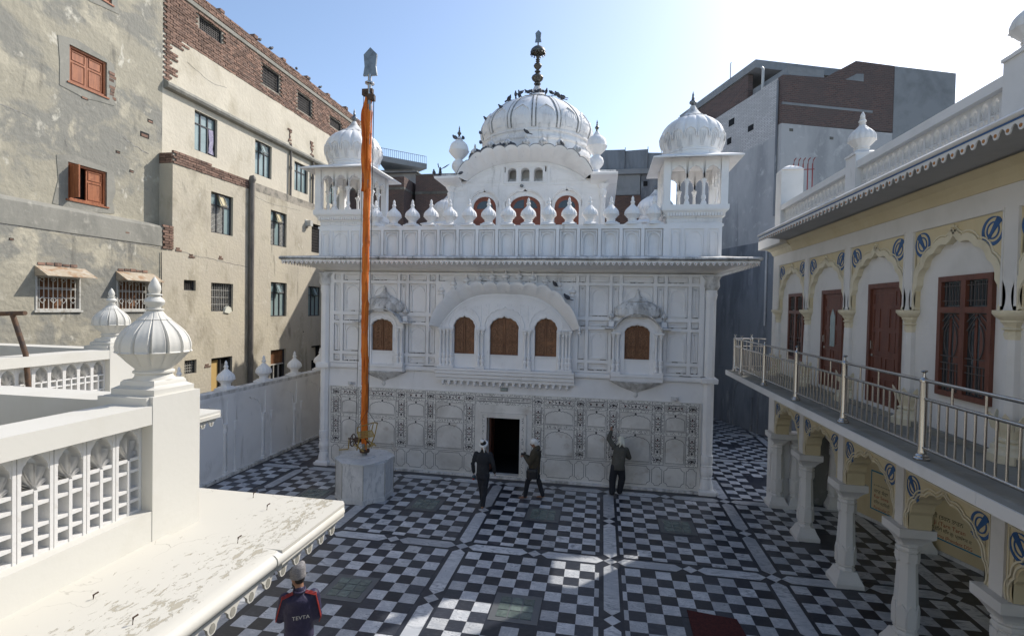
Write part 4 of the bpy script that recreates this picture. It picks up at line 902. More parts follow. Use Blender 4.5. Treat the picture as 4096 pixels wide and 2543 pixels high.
def small_window(c):
    f2 = lambda u: 5.20 - .42 * (abs(u) / .72) ** 2.2
    pth = [(c - .72, 3.45), (c - .365, 3.45)] + arch(c, .365, 4.66, 4.90, 7, .16, .03, 4) + [(c + .365, 3.45), (c + .72, 3.45)] + [(c + .72 - 1.44 * i / 14, f2(.72 - 1.44 * i / 14)) for i in range(15)]
    b = MB().fpoly(SF, pth, -.03, .17).build('window_bay', 'whitewash', sh)
    MB().fbox(SF, c - .365, c + .365, 3.45, 3.87, -.03, .12).fbox(SF, c - .38, c + .38, 3.87, 3.895, -.03, .15).build('sill', 'whitewash', b)
    shutters(c, .36, 3.895, 4.64, 4.89, b, .075)
    l = MB(); l.fstrip(SF, [(c - .5, 4.7)] + arch(c, .48, 4.70, 5.06, 7, .14, .03, 4) + [(c + .5, 4.7)], .03, .165, .195); l.fstrip(SF, [(c - .39, 4.2)] + arch(c, .395, 4.66, 4.94, 7, .16, .03, 4) + [(c + .39, 4.2)], .03, .165, .19); l.build('arch_moulding', 'whitewash', b)
    for u in (-.69, -.55, .55, .69): link('colonnette', CNT, b, loc=SF(c + u, 3.45, .21), scale=(1.3, 1.3, 1))
    h = MB(); fr = lambda a, b_, d: SF(c + a, b_, d)
    hood(h, fr, lambda t: (.66 * t, f2(.66 * t)), lambda t: (.70 * t, 5.28 - .45 * abs(t) ** 2.4), .17, .40, 5, .03, -.03, .0, 8)
    for s in (-1, 1): h.fpoly(lambda a, b_, d: (UX + c + d, Y0 - a, b_), [(-.03, 4.78), (.17, 4.78), (.36, 4.81), (.36, 4.84), (-.03, 4.86)], *sorted((s * .67, s * .955)))
    h.build('curved_hood', 'whitewash_grime', b, 50)
    q = SF(c, 0, .02)
    MB().lathe(q, [(.58, 5.16), (.64, 5.20), (.665, 5.28), (.655, 5.38), (.59, 5.48), (.46, 5.57), (.30, 5.63)], 60, lambda a, k, z: 1 + .03 * abs(math.sin(9 * a)) ** .6, sy=.52).build('half_dome', 'whitewash_grime', b, 40)
    p = MB()
    for i in range(11):
        a = math.pi + (i + .5) * math.pi / 11
        def f3(u, z, d, a=a): r = .67; return (q[0] + (r + d) * math.cos(a + u / r), q[1] + (r + d) * .52 * math.sin(a + u / r), z)
        p.fstrip(f3, [(-.06, 5.22), (-.07, 5.36), (0, 5.44), (.07, 5.36), (.06, 5.22)], .02, -.06, .02)
    p.build('petal_collar', 'whitewash_grime', b)
    MB().lathe(q, [(.30, 5.61), (.33, 5.62), (.28, 5.66), (.17, 5.72), (.09, 5.79), (.06, 5.84), (.04, 5.86), (.055, 5.89), (.04, 5.93), (.03, 5.95), (0, 6.03)], 24, sy=.7).build('lotus_cap', 'whitewash_grime', b, 40)
    for s in (-1, 1):
        MB().fbox(SF, c + s * .765 - .075, c + s * .765 + .075, 4.86, 5.02, -.02, .15).build('pedestal', 'whitewash', b); link('onion_finial', ON_G, b, loc=SF(c + s * .765, 5.02, .07), scale=(.35, .35, .34))
    MB().fpoly(lambda a, b_, d: (UX + c + d, Y0 - a, b_), [(-.03, 3.45), (.29, 3.45), (.29, 3.38), (.26, 3.36), (.26, 3.25), (.22, 3.23), (-.03, 3.23)], -.755, .755).build('bay_base', 'whitewash', b)
    MB().lathe(SF(c, 0, -.02), [(0, 2.71), (.05, 2.77), (.075, 2.80), (.05, 2.83), (.06, 2.86), (.045, 2.89), (.08, 2.91), (.13, 2.94), (.26, 2.985), (.42, 3.05), (.58, 3.13), (.72, 3.2), (.76, 3.22), (.7, 3.235)], 60, lambda a, k, z: 1 + .07 * abs(math.sin(8 * a)) if z > 2.92 else 1, sy=.40).build('bracket', 'whitewash_grime', b, 40)
    lv = MB()
    for i in range(9):
        a = math.pi + (i + .5) * math.pi / 9
        def f4(u, z, d, a=a): r = max(.05, (z - 2.9) * 2.3); return (SF(c, 0, -.02)[0] + (r + d) * math.cos(a + u), SF(c, 0, -.02)[1] + (r + d) * .4 * math.sin(a + u), z)
        lv.fstrip(f4, [(-.14, 3.0), (-.13, 3.12), (0, 3.2), (.13, 3.12), (.14, 3.0)], .022, 0, .05)
    lv.build('bracket_leaf', 'whitewash', b)
small_window(-4.03); small_window(4.03)
# lamps fixed to the front
for u, z, bulb in ((5.17, 2.755, 1), (0, 2.79, 0), (-5.165, 2.755, 1)):
    o = MB().fbox(SF, u - .115, u + .115, z - .055, z + .055, -.03, .01).build('lamp', 'gallery_white' if bulb else 'steel_dull', sh)
    if bulb: MB().ell(SF(u + .02, z, .06), (.05, .06, .05), 12, 8).build('bulb', 'grille_white', o, 60)
    else: MB().fbox(SF, u - .09, u + .09, z - .035, z + .035, .008, .02).build('screen', 'glass_teal', o)
MB().ell(PF(-.12, 9.97, .07), (.07, .08, .06), 12, 8).build('lamp', 'steel_dull', sh, 60)
# ------------------------------------------------------------------ gallery building on the right
GX = 7.55; PITCH = 2.065; YB = [-.82 - PITCH * k for k in range(6)]; YP = [.2125 - PITCH * k for k in range(7)]; YE = -12.4
def GF(a, b, d): return (GX - d, a, b)
ga = thing('gallery_building', (GX + 2, -5, 0), 'cream and white two-storey gallery with arcade, balcony and painted blue emblems', 'building')
# emblem outline pieces (unit radius), drawn as flat paint
def crescent(s):
    o = [(s * math.cos(R(t)), math.sin(R(t))) for t in range(78, -88, -12)]; i = []
    for t in range(-80, 79, 12): k = 1 - .30 * max(0, (78 - t) / 158) ** .55; i.append((s * k * math.cos(R(t)), k * math.sin(R(t))))
    return o + i
EMB = [crescent(1), crescent(-1)]
def emblem(fr, c, z, r, ang, parent, d0, d1):
    ca, sa = math.cos(ang), math.sin(ang); T2 = lambda p: (c + r * (p[0] * ca - p[1] * sa), z + r * (p[0] * sa + p[1] * ca)); m = MB()
    for p in EMB: m.fpoly(fr, [T2(q) for q in p], d0, d1)
    m.fstrip(fr, [T2((.53 * math.cos(t * math.pi / 12), .06 + .56 * math.sin(t * math.pi / 12))) for t in range(24)], .11 * r, d0, d1 + .001, True)
    m.fpoly(fr, [T2(p) for p in ((-.26, 1.0), (0, 1.06), (.26, 1.0), (.24, .7), (.12, -.25), (.16, -.42), (.05, -.50), (0, -.80), (-.05, -.50), (-.16, -.42), (-.12, -.25), (-.24, .7))], d0, d1 + .0005)
    for s in (-1, 1): m.fstrip(fr, [T2(p) for p in ((0, -.62), (s * .16, -.90), (s * .10, -1.10), (s * .24, -1.22))], .10 * r, d0, d1 + .0015)
    m.fpoly(fr, [T2((.08 * math.cos(t), -1.12 + .12 * math.sin(t))) for t in (0, 1, 2, 3, 4, 5)], d0, d1 + .002)
    m.build('painted_emblem', 'blue_paint', parent)
# lower arcade
lw = MB()
for y in YP: lw.fbox(GF, y - .11, y + .11, 2.05, 3.48, -.33, .03)
lw.fbox(GF, YE, YP[0], 2.96, 3.48, -.33, .028)
lw.fbox(GF, YP[0] + .112, .58, 0, 3.49, -.5, .029)
low = lw.build('arcade_wall', 'gallery_white', ga)
PIL = MB(); PIL.sqlathe((0, 0, 0), [(.25, 0), (.25, .08), (.24, .10), (.225, .13), (.19, .20), (.165, .27), (.155, .30)])
PIL.lathe((0, 0, 0), [(.17, .29), (.18, .315), (.165, .34), (.15, .36), (.165, .385), (.165, .40), (.15, .42)], 8, rot=math.pi / 8)
PIL.lathe((0, 0, 0), [(.15, .41), (.175, .45), (.185, .60), (.178, .74), (.165, .76), (.135, 1.46), (.15, 1.48), (.155, 1.56), (.16, 1.60), (.14, 1.63), (.165, 1.65), (.165, 1.68), (.145, 1.70), (.17, 1.73), (.16, 1.755)], 8, rot=math.pi / 8)
PIL.sqlathe((0, 0, 0), [(.135, 1.75), (.15, 1.79), (.20, 1.86), (.255, 1.91), (.26, 1.92), (.26, 2.048)]); PIL = PIL.mesh('pillar', 'gallery_white')
PET = []
for z0, z1, rr in ((.44, .80, .18), (1.62, 1.44, .158)):
    for i in range(8):
        a = i * math.pi / 4; fr = lambda u, z, d, a=a, rr=rr: ((rr + d) * math.cos(a) - u * math.sin(a), (rr + d) * math.sin(a) + u * math.cos(a), z)
        zm = z0 + (z1 - z0) * .7; PET.append(MB().fpoly(fr, [(-.06, z0), (-.062, zm), (-.03, z0 + (z1 - z0) * .9), (0, z1), (.03, z0 + (z1 - z0) * .9), (.062, zm), (.06, z0)], -.03, -.004).mesh('petal', 'gallery_white'))
def pillar(loc):
    o = link('pillar', PIL, ga, loc=loc)
    for p in PET: link('petal', p, o)
for k, y in enumerate(YP):
    pillar((GX + .12, y, 0))
pillar((GX + .62, YP[0] + .02, 0))
for y in (.45, -1.9): pillar((9.25 + (.45 - y) * .353, y, 0))
for k, c in enumerate(YB):
    ar = arch(c, .80, 2.05, 2.76, 9, .17, .06, 5)
    sp = MB().spandrel(GF, ar, c - PITCH / 2 + .111, c + PITCH / 2 - .111, 2.958, -.32, 0).build('arch_panel', 'cream_paint', ga)
    m = MB()
    for off in (.035, .085): m.fstrip(GF, arch(c, .80 + off, 2.05, 2.76 + off, 9, .17, .06, 5), .022, -.002, .02)
    m.fstrip(GF, [(c - .88, 2.2), (c - .88, 2.93), (c + .88, 2.93), (c + .88, 2.2)], .02, -.002, .015)
    for q in ((-.03, 2.86), (.03, 2.88), (0, 2.92), (-.05, 2.91), (.05, 2.84)): m.fpoly(GF, [(c + q[0] + .018 * math.cos(t), q[1] + .018 * math.sin(t)) for t in (0, 1, 2, 3, 4, 5)], -.002, .012)
    m.build('arch_moulding', 'cream_trim', sp)
    for s in (1, -1): emblem(GF, c + s * .71, 2.73, .175, s * -.65, sp, -.001, .006)
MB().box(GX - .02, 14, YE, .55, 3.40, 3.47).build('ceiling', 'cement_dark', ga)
def BW(a, b, d): return (9.68 + .333 * a - .943 * d, -.013 - .943 * a - .333 * d, b)
MB().fbox(BW, -.6, 12, 0, 3.4, -.3, 0).build('rear_wall', 'cream_paint', ga)
MB().fbox(BW, -.6, 12, 0, .08, 0, .03).build('skirting', 'marble_plinth', ga)
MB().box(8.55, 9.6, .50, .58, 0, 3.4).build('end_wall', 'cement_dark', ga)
nb = thing('notice_board', BW(2.2, .8, .02), 'cream notice board with red and black lettering behind the arcade', 'notice board')
MB().fbox(BW, .35, 4.6, .33, 1.34, .002, .02).build('frame', 'sign_border', nb); MB().fbox(BW, .385, 4.565, .365, 1.305, .012, .023).build('panel', 'sign_cream', nb)
def nt_(body, a, z, s, m, sx=1): link('lettering', text_mesh('lettering', body, m, s, lambda x, y, d: BW(x + a, y + z, d + .0235), align='LEFT', sx=sx), nb)
nt_('ਗੁ: ਸਾਹਿਬ ਜੀ ਕਾਰ ਸੇਵਾ ਵਾਲੇ', .45, .98, .05, 'text_black'); nt_('ਕਾਰ ਸੇਵਾ', .46, .83, .13, 'text_black'); nt_('Kar Sewa', .46, .70, .13, 'text_red', .85); nt_('ਵਿਸ਼ੇਸ ਸਹਿਯੋਗੀ', .46, .55, .105, 'text_black', .8); nt_('Particular C', .46, .41, .115, 'text_red', .85)
nt_('ਜੀ (ਤਰਨ ਤਾਰਨ', 2.02, .84, .13, 'text_black', .95); nt_('Ji (Tarn Taran', 2.06, .69, .13, 'text_red', .95); nt_('ਨ ਦਿੱਲੀ ਸਿੱਖ ਗੁ: ਪ੍ਰਬੰਧਕ ਕ', 2.0, .555, .105, 'text_black', .85); nt_('n Sarna (President DSG', 2.02, .415, .115, 'text_red', .8)
# balcony slab in marble lengths
for i in range(13):
    y1 = 1.15 - i * 1.05; y0 = y1 - 1.046
    MB().box(6.45, GX + .3, y0, y1, 3.50, 3.632).build('balcony_slab', 'gallery_white', ga)
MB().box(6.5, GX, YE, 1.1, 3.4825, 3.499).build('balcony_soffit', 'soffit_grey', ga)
dk = MB().box(6.47, GX, YE, 1.12, 3.633, 3.638).build('balcony_floor', 'cement', ga)
# stainless railing: its own thing
rl = thing('balcony_railing', (6.6, -5, 3.64), 'stainless steel railing with ball-topped posts along the balcony', 'railing')
POST = MB().lathe((0, 0, 0), [(.085, 0), (.085, .02), (.07, .035), (.07, .05), (.05, .07), (.05, .10), (.042, .12), (.042, .93), (.05, .935), (.05, .95), (.042, .97), (.02, .99), (.014, 1.02), (.012, 1.04), (.03, 1.055), (.036, 1.066), (.03, 1.075), (0, 1.08)], 20).mesh('post', 'steel', 35)
BAL = MB().lathe((0, 0, 0), [(.0125, .15), (.0125, .735)], 8).mesh('baluster', 'steel', 40); BALS = MB().lathe((0, 0, 0), [(.0125, .735), (.0125, .955)], 8).mesh('short_baluster', 'steel', 40)
posts = [(6.6, .74), (6.6, .01)] + [(6.6, -2.04 - 2.05 * k) for k in range(6)]
ret = [(6.6, .74), (7.12, 1.02), (7.52, 1.02)]
for p in posts + ret[1:2]: link('post', POST, rl, loc=(*p, 3.638))
def rails(p, q):
    for z, r in ((.955, .022), (.735, .02), (.15, .02)): MB().tube([(*p, 3.638 + z), (*q, 3.638 + z)], r, 10).build('rail', 'steel', rl, 50)
    L = math.hypot(q[0] - p[0], q[1] - p[1]); n = max(2, round(L / .146))
    for i in range(1, n):
        u = i / n; link('baluster', BAL, rl, loc=(p[0] + (q[0] - p[0]) * u, p[1] + (q[1] - p[1]) * u, 3.638))
    for i in range(1, 4 if L > 1.5 else 2):
        u = i / (4 if L > 1.5 else 2); link('short_baluster', BALS, rl, loc=(p[0] + (q[0] - p[0]) * u, p[1] + (q[1] - p[1]) * u, 3.638))
for p, q in zip(posts, posts[1:]): rails(p, q)
for p, q in zip(ret, ret[1:]): rails(p, q)
# upper storey
MB().box(GX + .08, GX + .5, YE, .60, 3.64, 7.4).build('upper_wall', 'gallery_white', ga)
MB().box(GX + .5, 12.5, YE, .60, 3.64, 7.4).build('upper_mass', 'gallery_white', ga)
for k, c in enumerate(YB):
    a0, a1 = c - PITCH / 2 + .125, c + PITCH / 2 - .125
    sp = MB().spandrel(GF, arch(c, .86, 5.45, 6.40, 9, .17, .07, 5), a0, a1, 6.66, -.08, -.01).build('arch_panel', 'cream_paint', ga)
    m = MB()
    ar = arch(c, .90, 5.45, 6.44, 9, .17, .07, 5); m.fstrip(GF, ar, .10, -.08, .012)
    m.fstrip(GF, arch(c, .97, 5.45, 6.52, 9, .17, .07, 5), .02, -.02, .004)
    for q in ((-.04, 6.55), (.03, 6.56), (0, 6.62), (-.05, 6.60), (.05, 6.58), (0, 6.52)): m.fpoly(GF, [(c + q[0] + .022 * math.cos(t), q[1] + .022 * math.sin(t)) for t in (0, 1, 2, 3, 4, 5)], -.02, .012)
    m.build('arch_moulding', 'cream_trim', sp)
    for s in (1, -1): emblem(GF, c + s * .71, 6.44, .185, s * -.65, sp, -.011, -.004)
rb = MB()
for y in YP: rb.fbox(GF, y - .125, y + .125, 5.45, 6.66, -.08, .012)
rb.fbox(GF, YE, YP[0] + .125, 6.66, 6.98, -.08, .012).fbox(GF, YP[0] + .125, .6, 3.64, 6.98, -.08, .01)
for c in YB: rb.fstrip(GF, [(c - .92, 5.5), (c - .92, 6.68), (c + .92, 6.68), (c + .92, 5.5)], .035, -.02, .022)
rb.build('wall_rib', 'gallery_white', ga)
CAPM = MB(); hx = lambda a, b, d: (a, b, d)
CAPM.lathe((0, 0, 0), [(.0, 5.06), (.07, 5.09), (.09, 5.16), (.085, 5.19), (.075, 5.21), (.11, 5.22), (.11, 5.235), (.08, 5.25), (.10, 5.29), (.12, 5.31), (.12, 5.33), (.17, 5.37), (.20, 5.41), (.20, 5.45)], 8, lambda a, k, z: 1, rot=math.pi / 8)
CAPM = CAPM.mesh('capital', 'cream_trim', 40)
LOT = MB()
LOT.lathe((0, 0, 0), [(.22, 3.64), (.22, 3.74), (.19, 3.76), (.17, 3.79), (.17, 3.84), (.12, 3.87), (.14, 3.89), (.14, 3.91), (.11, 3.93), (.12, 3.97), (.15, 4.05), (.145, 4.12), (.11, 4.14)], 8, rot=math.pi / 8)
for i in range(8):
    a = i * math.pi / 4; fr = lambda u, z, d, a=a: ((.145 + d + max(0, z - 4.05) * .35) * math.cos(a) - u * math.sin(a), (.145 + d + max(0, z - 4.05) * .35) * math.sin(a) + u * math.cos(a), z)
    LOT.fpoly(fr, [(-.045, 4.03), (-.055, 4.12), (-.03, 4.19), (0, 4.24), (.03, 4.19), (.055, 4.12), (.045, 4.03)], 0, .014)
LOT = LOT.mesh('lotus_base', 'cream_trim', 40)
SHA = MB().lathe((0, 0, 0), [(.105, 4.1), (.085, 5.1)], 8, rot=math.pi / 8).mesh('half_column', 'gallery_white')
for y in YP[:6]:
    o = link('half_column', SHA, ga, loc=(GX + .055, y, 0)); link('capital', CAPM, o); link('lotus_base', LOT, o)
def g_window(y0, y1, z0, z1):
    f = MB(); w = .075; ym = (y0 + y1) / 2; zt = z1 - (z1 - z0) * .28
    for q in ((y0, y1, z0, z0 + w), (y0, y1, z1 - w, z1), (y0, y0 + w, z0 + w, z1 - w), (y1 - w, y1, z0 + w, z1 - w), (ym - .05, ym + .05, z0 + w, z1 - w), (y0 + w, ym - .05, zt - .04, zt + .04), (ym + .05, y1 - w, zt - .04, zt + .04)): f.fbox(GF, *q, -.10, -.03)
    o = f.build('window', 'brown_paint', ga); MB().fbox(GF, y0 + .01, y1 - .01, z0 + .01, z1 - .01, -.09, -.078).build('pane', 'glass_dark', o)
    s = MB(); bars = MB()
    for a0, a1 in ((y0 + w, ym - .05), (ym + .05, y1 - w)):
        c = (a0 + a1) / 2; ww = a1 - a0
        s.fbox(GF, a0 + .02, a0 + ww * .42, z0 + w + .02, zt - .06, -.078, -.07); s.fbox(GF, a0 + ww * .55, a0 + ww * .66, z0 + w + .02, zt - .06, -.078, -.068)
        for i in range(1, 6): bars.fbox(GF, a0 + ww * i / 6 - .006, a0 + ww * i / 6 + .006, zt + .06, z1 - w - .02, -.07, -.055)
        for i in range(1, 6): bars.fbox(GF, a0 + ww * i / 6 - .005, a0 + ww * i / 6 + .005, z0 + w, z0 + (zt - z0) * .38, -.07, -.055)
        for zz in (.30, .38, .46): bars.fbox(GF, a0, a1, z0 + (zt - z0) * zz, z0 + (zt - z0) * zz + .012, -.06, -.048)
        zb, zu = z0 + (zt - z0) * .46, zt - .08
        for sg in (-1, 1):
            bars.fstrip(GF, [(c + sg * ww * .32 * math.cos(t * .35 - 1.2), zb + (zu - zb) * (.5 + .42 * math.sin(t * .35 - 1.2)) - .06) for t in range(8)], .012, -.06, -.048)
            bars.fstrip(GF, [(c + sg * ww * .45, zu - .20), (c, zu)], .012, -.06, -.048); bars.fstrip(GF, [(c + sg * ww * .45, zu - .08), (c, zu + .06)], .012, -.06, -.048)
        bars.fbox(GF, a0, a1, zt + .12, zt + .13, -.06, -.05); bars.fbox(GF, a0, a1, z1 - w - .07, z1 - w - .06, -.06, -.05); bars.fbox(GF, a0, a1, zu + .03, zu + .04, -.06, -.05)
    s.build('shutter', 'brown_paint', o); bars.build('grille', 'iron_grille', o)
def g_door(y0, y1, z0, z1, glass):
    f = MB(); w = .085
    for q in ((y0, y0 + w, z0, z1), (y1 - w, y1, z0, z1), (y0 + w, y1 - w, z1 - w, z1)): f.fbox(GF, *q, -.10, -.03)
    o = f.build('door', 'brown_paint', ga)
    lf = MB().fbox(GF, y0 + w, y1 - w, z0, z1 - w, -.095, -.07).build('door_leaf', 'brown_paint', o); m = MB(); W = y1 - y0 - 2 * w; b0 = y0 + w
    for a, b, c, d in ((.10, .42, .06, .22), (.58, .90, .06, .22), (.10, .42, .27, .40), (.58, .90, .27, .40), (.10, .32, .46, .62), (.10, .32, .66, .82), (.68, .90, .46, .62), (.68, .90, .66, .82), (.10, .90, .86, .96)):
        H = z1 - w - z0; m.fstrip(GF, rect(b0 + a * W, b0 + b * W, z0 + c * H, z0 + d * H), .03, -.075, -.058, True)
    m.build('moulding', 'brown_paint', lf)
    H = z1 - w - z0; c = b0 + W * .5
    if glass: MB().fpoly(GF, [(c - .11, z0 + .44 * H), (c + .11, z0 + .44 * H), (c + .11, z0 + .76 * H), (c, z0 + .84 * H), (c - .11, z0 + .76 * H)], -.075, -.062).build('door_glass', 'glass_teal', lf)
    MB().fbox(GF, y1 - w - .07, y1 - w - .05, z0 + .95, z0 + 1.10, -.075, -.03).build('handle', 'steel', lf); MB().fbox(GF, y1 - w - .10, y1 - w - .02, z0 + .82, z0 + .86, -.075, -.05).build('latch', 'steel', lf)
g_window(-1.57, -.54, 4.19, 5.865); g_door(-3.65, -2.62, 3.80, 5.88, True); g_door(-5.70, -4.66, 3.80, 5.92, False); g_window(-7.72, -6.66, 4.24, 5.93); g_door(-9.8, -8.75, 3.80, 5.92, False)
MB().box(GX - .005, GX + .08, YE, .6, 3.64, 3.72).build('skirting', 'cement', ga)
# cove, eave, lace
GP = lambda m, prof, y0, y1: m.fpoly(lambda a, b, d: (GX - a, d, b), prof, y0, y1)
m = MB(); GP(m, [(-.08, 6.95), (.03, 6.96), (.04, 6.99), (.06, 7.05), (.10, 7.13), (.17, 7.20), (.20, 7.215), (-.08, 7.215)], YE, -.9); m.build('cove', 'cream_paint', ga)
m = MB()
sweep_xy(m, [(GX, -.9), (GX, .6), (GX + 1.5, .6)][::-1], [(-.08, 6.955), (.02, 6.96), (.04, 7.0), (.08, 7.09), (.17, 7.155), (.20, 7.16), (-.08, 7.17)]); m.build('fluted_corbel', 'cream_trim', ga)
m = MB(); sweep_xy(m, [(GX, -.9), (GX, .6), (GX + 1.5, .6)][::-1], [(-.08, 7.171), (.34, 7.171), (.34, 7.42), (-.08, 7.42)]); m.build('corbel_slab', 'gallery_white', ga)
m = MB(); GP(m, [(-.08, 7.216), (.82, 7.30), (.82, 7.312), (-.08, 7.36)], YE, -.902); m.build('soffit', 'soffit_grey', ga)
m = MB(); GP(m, [(-.05, 7.362), (.80, 7.313), (.855, 7.308), (.875, 7.325), (.88, 7.345), (.86, 7.37), (.82, 7.38), (-.05, 7.44)], YE, -.90); m.build('eave', 'gallery_white', ga, 40)
m, dots = lace(GF, YE, -.92, 7.305, .13, .165, .835, .85); le = m.build('lace_trim', 'gallery_white', ga)
dm_ = MB()
for a, zz in dots: dm_.fpoly(GF, [(a + .020 * math.cos(t * math.pi / 4), zz + .020 * math.sin(t * math.pi / 4)) for t in range(8)], .848, .855)
dm_.build('painted_dot', 'orange_dot', le); MB().fbox(GF, YE, -.92, 7.285, 7.303, .848, .857).build('painted_line', 'blue_paint', le)
# pierced parapet
def jali_mesh(name, m, w=.2, h=.66, d=.09):
    j = MB(); F = lambda a, b, dd: (a, dd, b)
    e = w / 2 - .001; zt = h * .62
    for x0, x1 in ((-e, -e + .022), (e - .022, e), (-.011, .011)): j.fbox(F, x0, x1, 0, zt if x0 > -.02 and x1 < .02 else h, -d / 2, d / 2)
    for z0, z1 in ((0, .02), (h * .13, h * .13 + .022), (h * .26, h * .26 + .022), (h * .47, h * .47 + .022), (zt - .012, zt + .012)):
        for x0, x1 in ((-e + .022, -.011), (.011, e - .022)): j.fbox(F, x0, x1, z0, z1, -d / 2 + .004, d / 2 - .004)
    ar = arch(0, e - .022, zt + .03, h * .95, 7, .15, .01, 3)
    j.spandrel(F, ar, -e + .022, e - .022, h, -d / 2 + .005, d / 2 - .005); j.fbox(F, -e + .022, -e + .024, zt, zt + .03, -.02, .02)
    for t in (-1.15, -.6, 0, .6, 1.15):
        L = h * .24 if abs(t) < .3 else (h * .22 if abs(t) < .8 else h * .15)
        j.fstrip(F, [(0, zt + .01), (math.sin(t) * L * .5 * .9, zt + .01 + math.cos(t) * L * .5), (math.sin(t) * L * .9 * .85, zt + .01 + math.cos(t) * L)], .013, -d / 2 + .012, d / 2 - .012)
    return j.mesh(name, m)
JG = jali_mesh('jali_panel', 'grille_white'); JS = jali_mesh('jali_panel', 'grille_white', .215, .68, .11)
pp = MB()
pp.box(GX + .02, GX + .3, YE, .15, 7.42, 7.53).box(GX, GX + .32, YE, .15, 8.19, 8.33)
pp.build('parapet_rail', 'gallery_white', ga)
GPI = [-3.92, -8.05, -12.2]
for y in GPI:
    MB().box(GX - .02, GX + .36, y - .21, y + .21, 7.42, 8.46).build('parapet_pier', 'gallery_white', ga); link('onion_finial', ON_C, ga, loc=(GX + .17, y, 8.46), scale=(.86, .86, .88))
MB().box(GX - .01, GX + .55, .152, .60, 7.42, 9.30).sqlathe((GX + .27, .375, 0), [(.28, 9.30), (.2, 9.38), (.02, 9.47)]).build('parapet_pier', 'gallery_white', ga)
ys = [(.15, -3.71), (-4.13, -7.84), (-8.26, -11.99)]
for y1, y0 in ys:
    n = round((y1 - y0) / .2)
    for i in range(n): link('jali_panel', JG, ga, loc=(GX + .14, y0 + (i + .5) * (y1 - y0) / n, 7.53), rot=(0, 0, math.pi / 2), scale=((y1 - y0) / n / .2, 1, 1))
rr = thing('rebar_cluster', (8.2, .3, 7.4), 'five red-painted bent iron bars standing behind the gallery parapet', 'iron bars')
for i in range(5):
    x = 7.93 + i * .122; MB().tube([(x, .42, 7.4), (x, .42, 9.5), (x + .015, .42, 9.62), (x + .06, .42, 9.68)], .014, 6).build('bar', 'red_rod', rr)
MB().tube([(7.9, .405, 9.35), (8.46, .405, 9.36)], .012).build('cross_bar', 'red_rod', rr)
# ------------------------------------------------------------------ boundary wall on the left
LX = -8.48
def LF(a, b, d): return (LX + d, a, b)
bw = thing('boundary_wall', (LX, 3, 0), 'white boundary wall with blind arches and onion finials left of the shrine', 'wall')
MB().box(LX - .28, LX, -7.4, 13.5, 0, 2.56).build('wall', 'whitewash', bw)
MB().box(LX - .32, LX + .05, -7.4, 13.5, 2.561, 2.67).build('coping', 'whitewash_grime', bw)
MB().box(LX, LX + .10, -7.4, 13.5, 0, .10).build('kerb', 'whitewash_grime', bw)
WP = [-1.08 + 1.79 * k for k in range(-4, 9)]
MB().box(LX, LX + .05, -7.4, 13.5, 2.44, 2.56).build('rail', 'whitewash', bw)
for k, y in enumerate(WP):
    MB().box(LX, LX + .05, y - .135, y + .135, .10, 2.44).build('pilaster', 'whitewash', bw)
    c = y + 1.79 / 2
    MB().spandrel(LF, arch(c, .60, 1.66, 2.24, 9, .16, .05, 4), c - .76, c + .76, 2.44, 0, .028).build('blind_arch', 'whitewash', bw)
    for s in (-1, 1): MB().lathe((LX + .01, c + s * .69, 0), [(.075, .1), (.075, .2), (.05, .22), (.07, .3), (.045, .38), (.05, .42), (.045, 1.36), (.06, 1.39), (.045, 1.42), (.065, 1.5), (.05, 1.54), (.075, 1.6), (.08, 1.66)], 8, rot=math.pi / 8).build('half_column', 'whitewash', bw, 40)
    link('onion_finial', ON, bw, loc=(LX - .13, y, 2.67), scale=(.92, .92, .90))
# ------------------------------------------------------------------ sunlit terrace building in the left foreground
TX, TY, TZ = -.655, -11.20, 3.45
te = thing('terrace_building', (-4, -13, 0), 'sunlit white terrace building with peeling eave, pierced parapet and onion finials', 'building')
MB().box(-12, TX - .02, -17, TY - .02, 0, 3.30).build('wall', 'sunny_white', te); MB().box(-12, -5.15, TY - .02, -7.5, 0, 3.30).build('wall', 'sunny_white', te)
MB().box(-12, TX - .3, -17, TY - .3, 3.301, 3.75).box(-12, -5.45, TY - .3, -7.8, 3.301, 3.752).build('roof_terrace', 'cement', te)
# eave slab: flat top, rounded nose, lace below
nose = [(-.02, 3.30), (.92, 3.34), (.98, 3.335), (1.02, 3.35), (1.04, 3.385), (1.035, 3.42), (1.01, 3.445), (.96, TZ + .003), (-.02, TZ + .03)]
def eave_run(path, width, name_parent):
    pr = [(-.02, 3.30), (width - .12, 3.335), (width - .05, 3.335), (width - .01, 3.355), (width, 3.39), (width - .008, 3.425), (width - .04, 3.448), (width - .10, TZ + .002), (-.02, TZ + .03)]
    q = MB(); sweep_xy(q, path, pr); return q.build('eave_slab', 'peeling_slab', name_parent, 40)
# travel so that outside lies to the right: north up the east face means outside (east) is on the right
e1 = eave_run([(TX, -17), (TX, TY - .33)], 1.033, te)
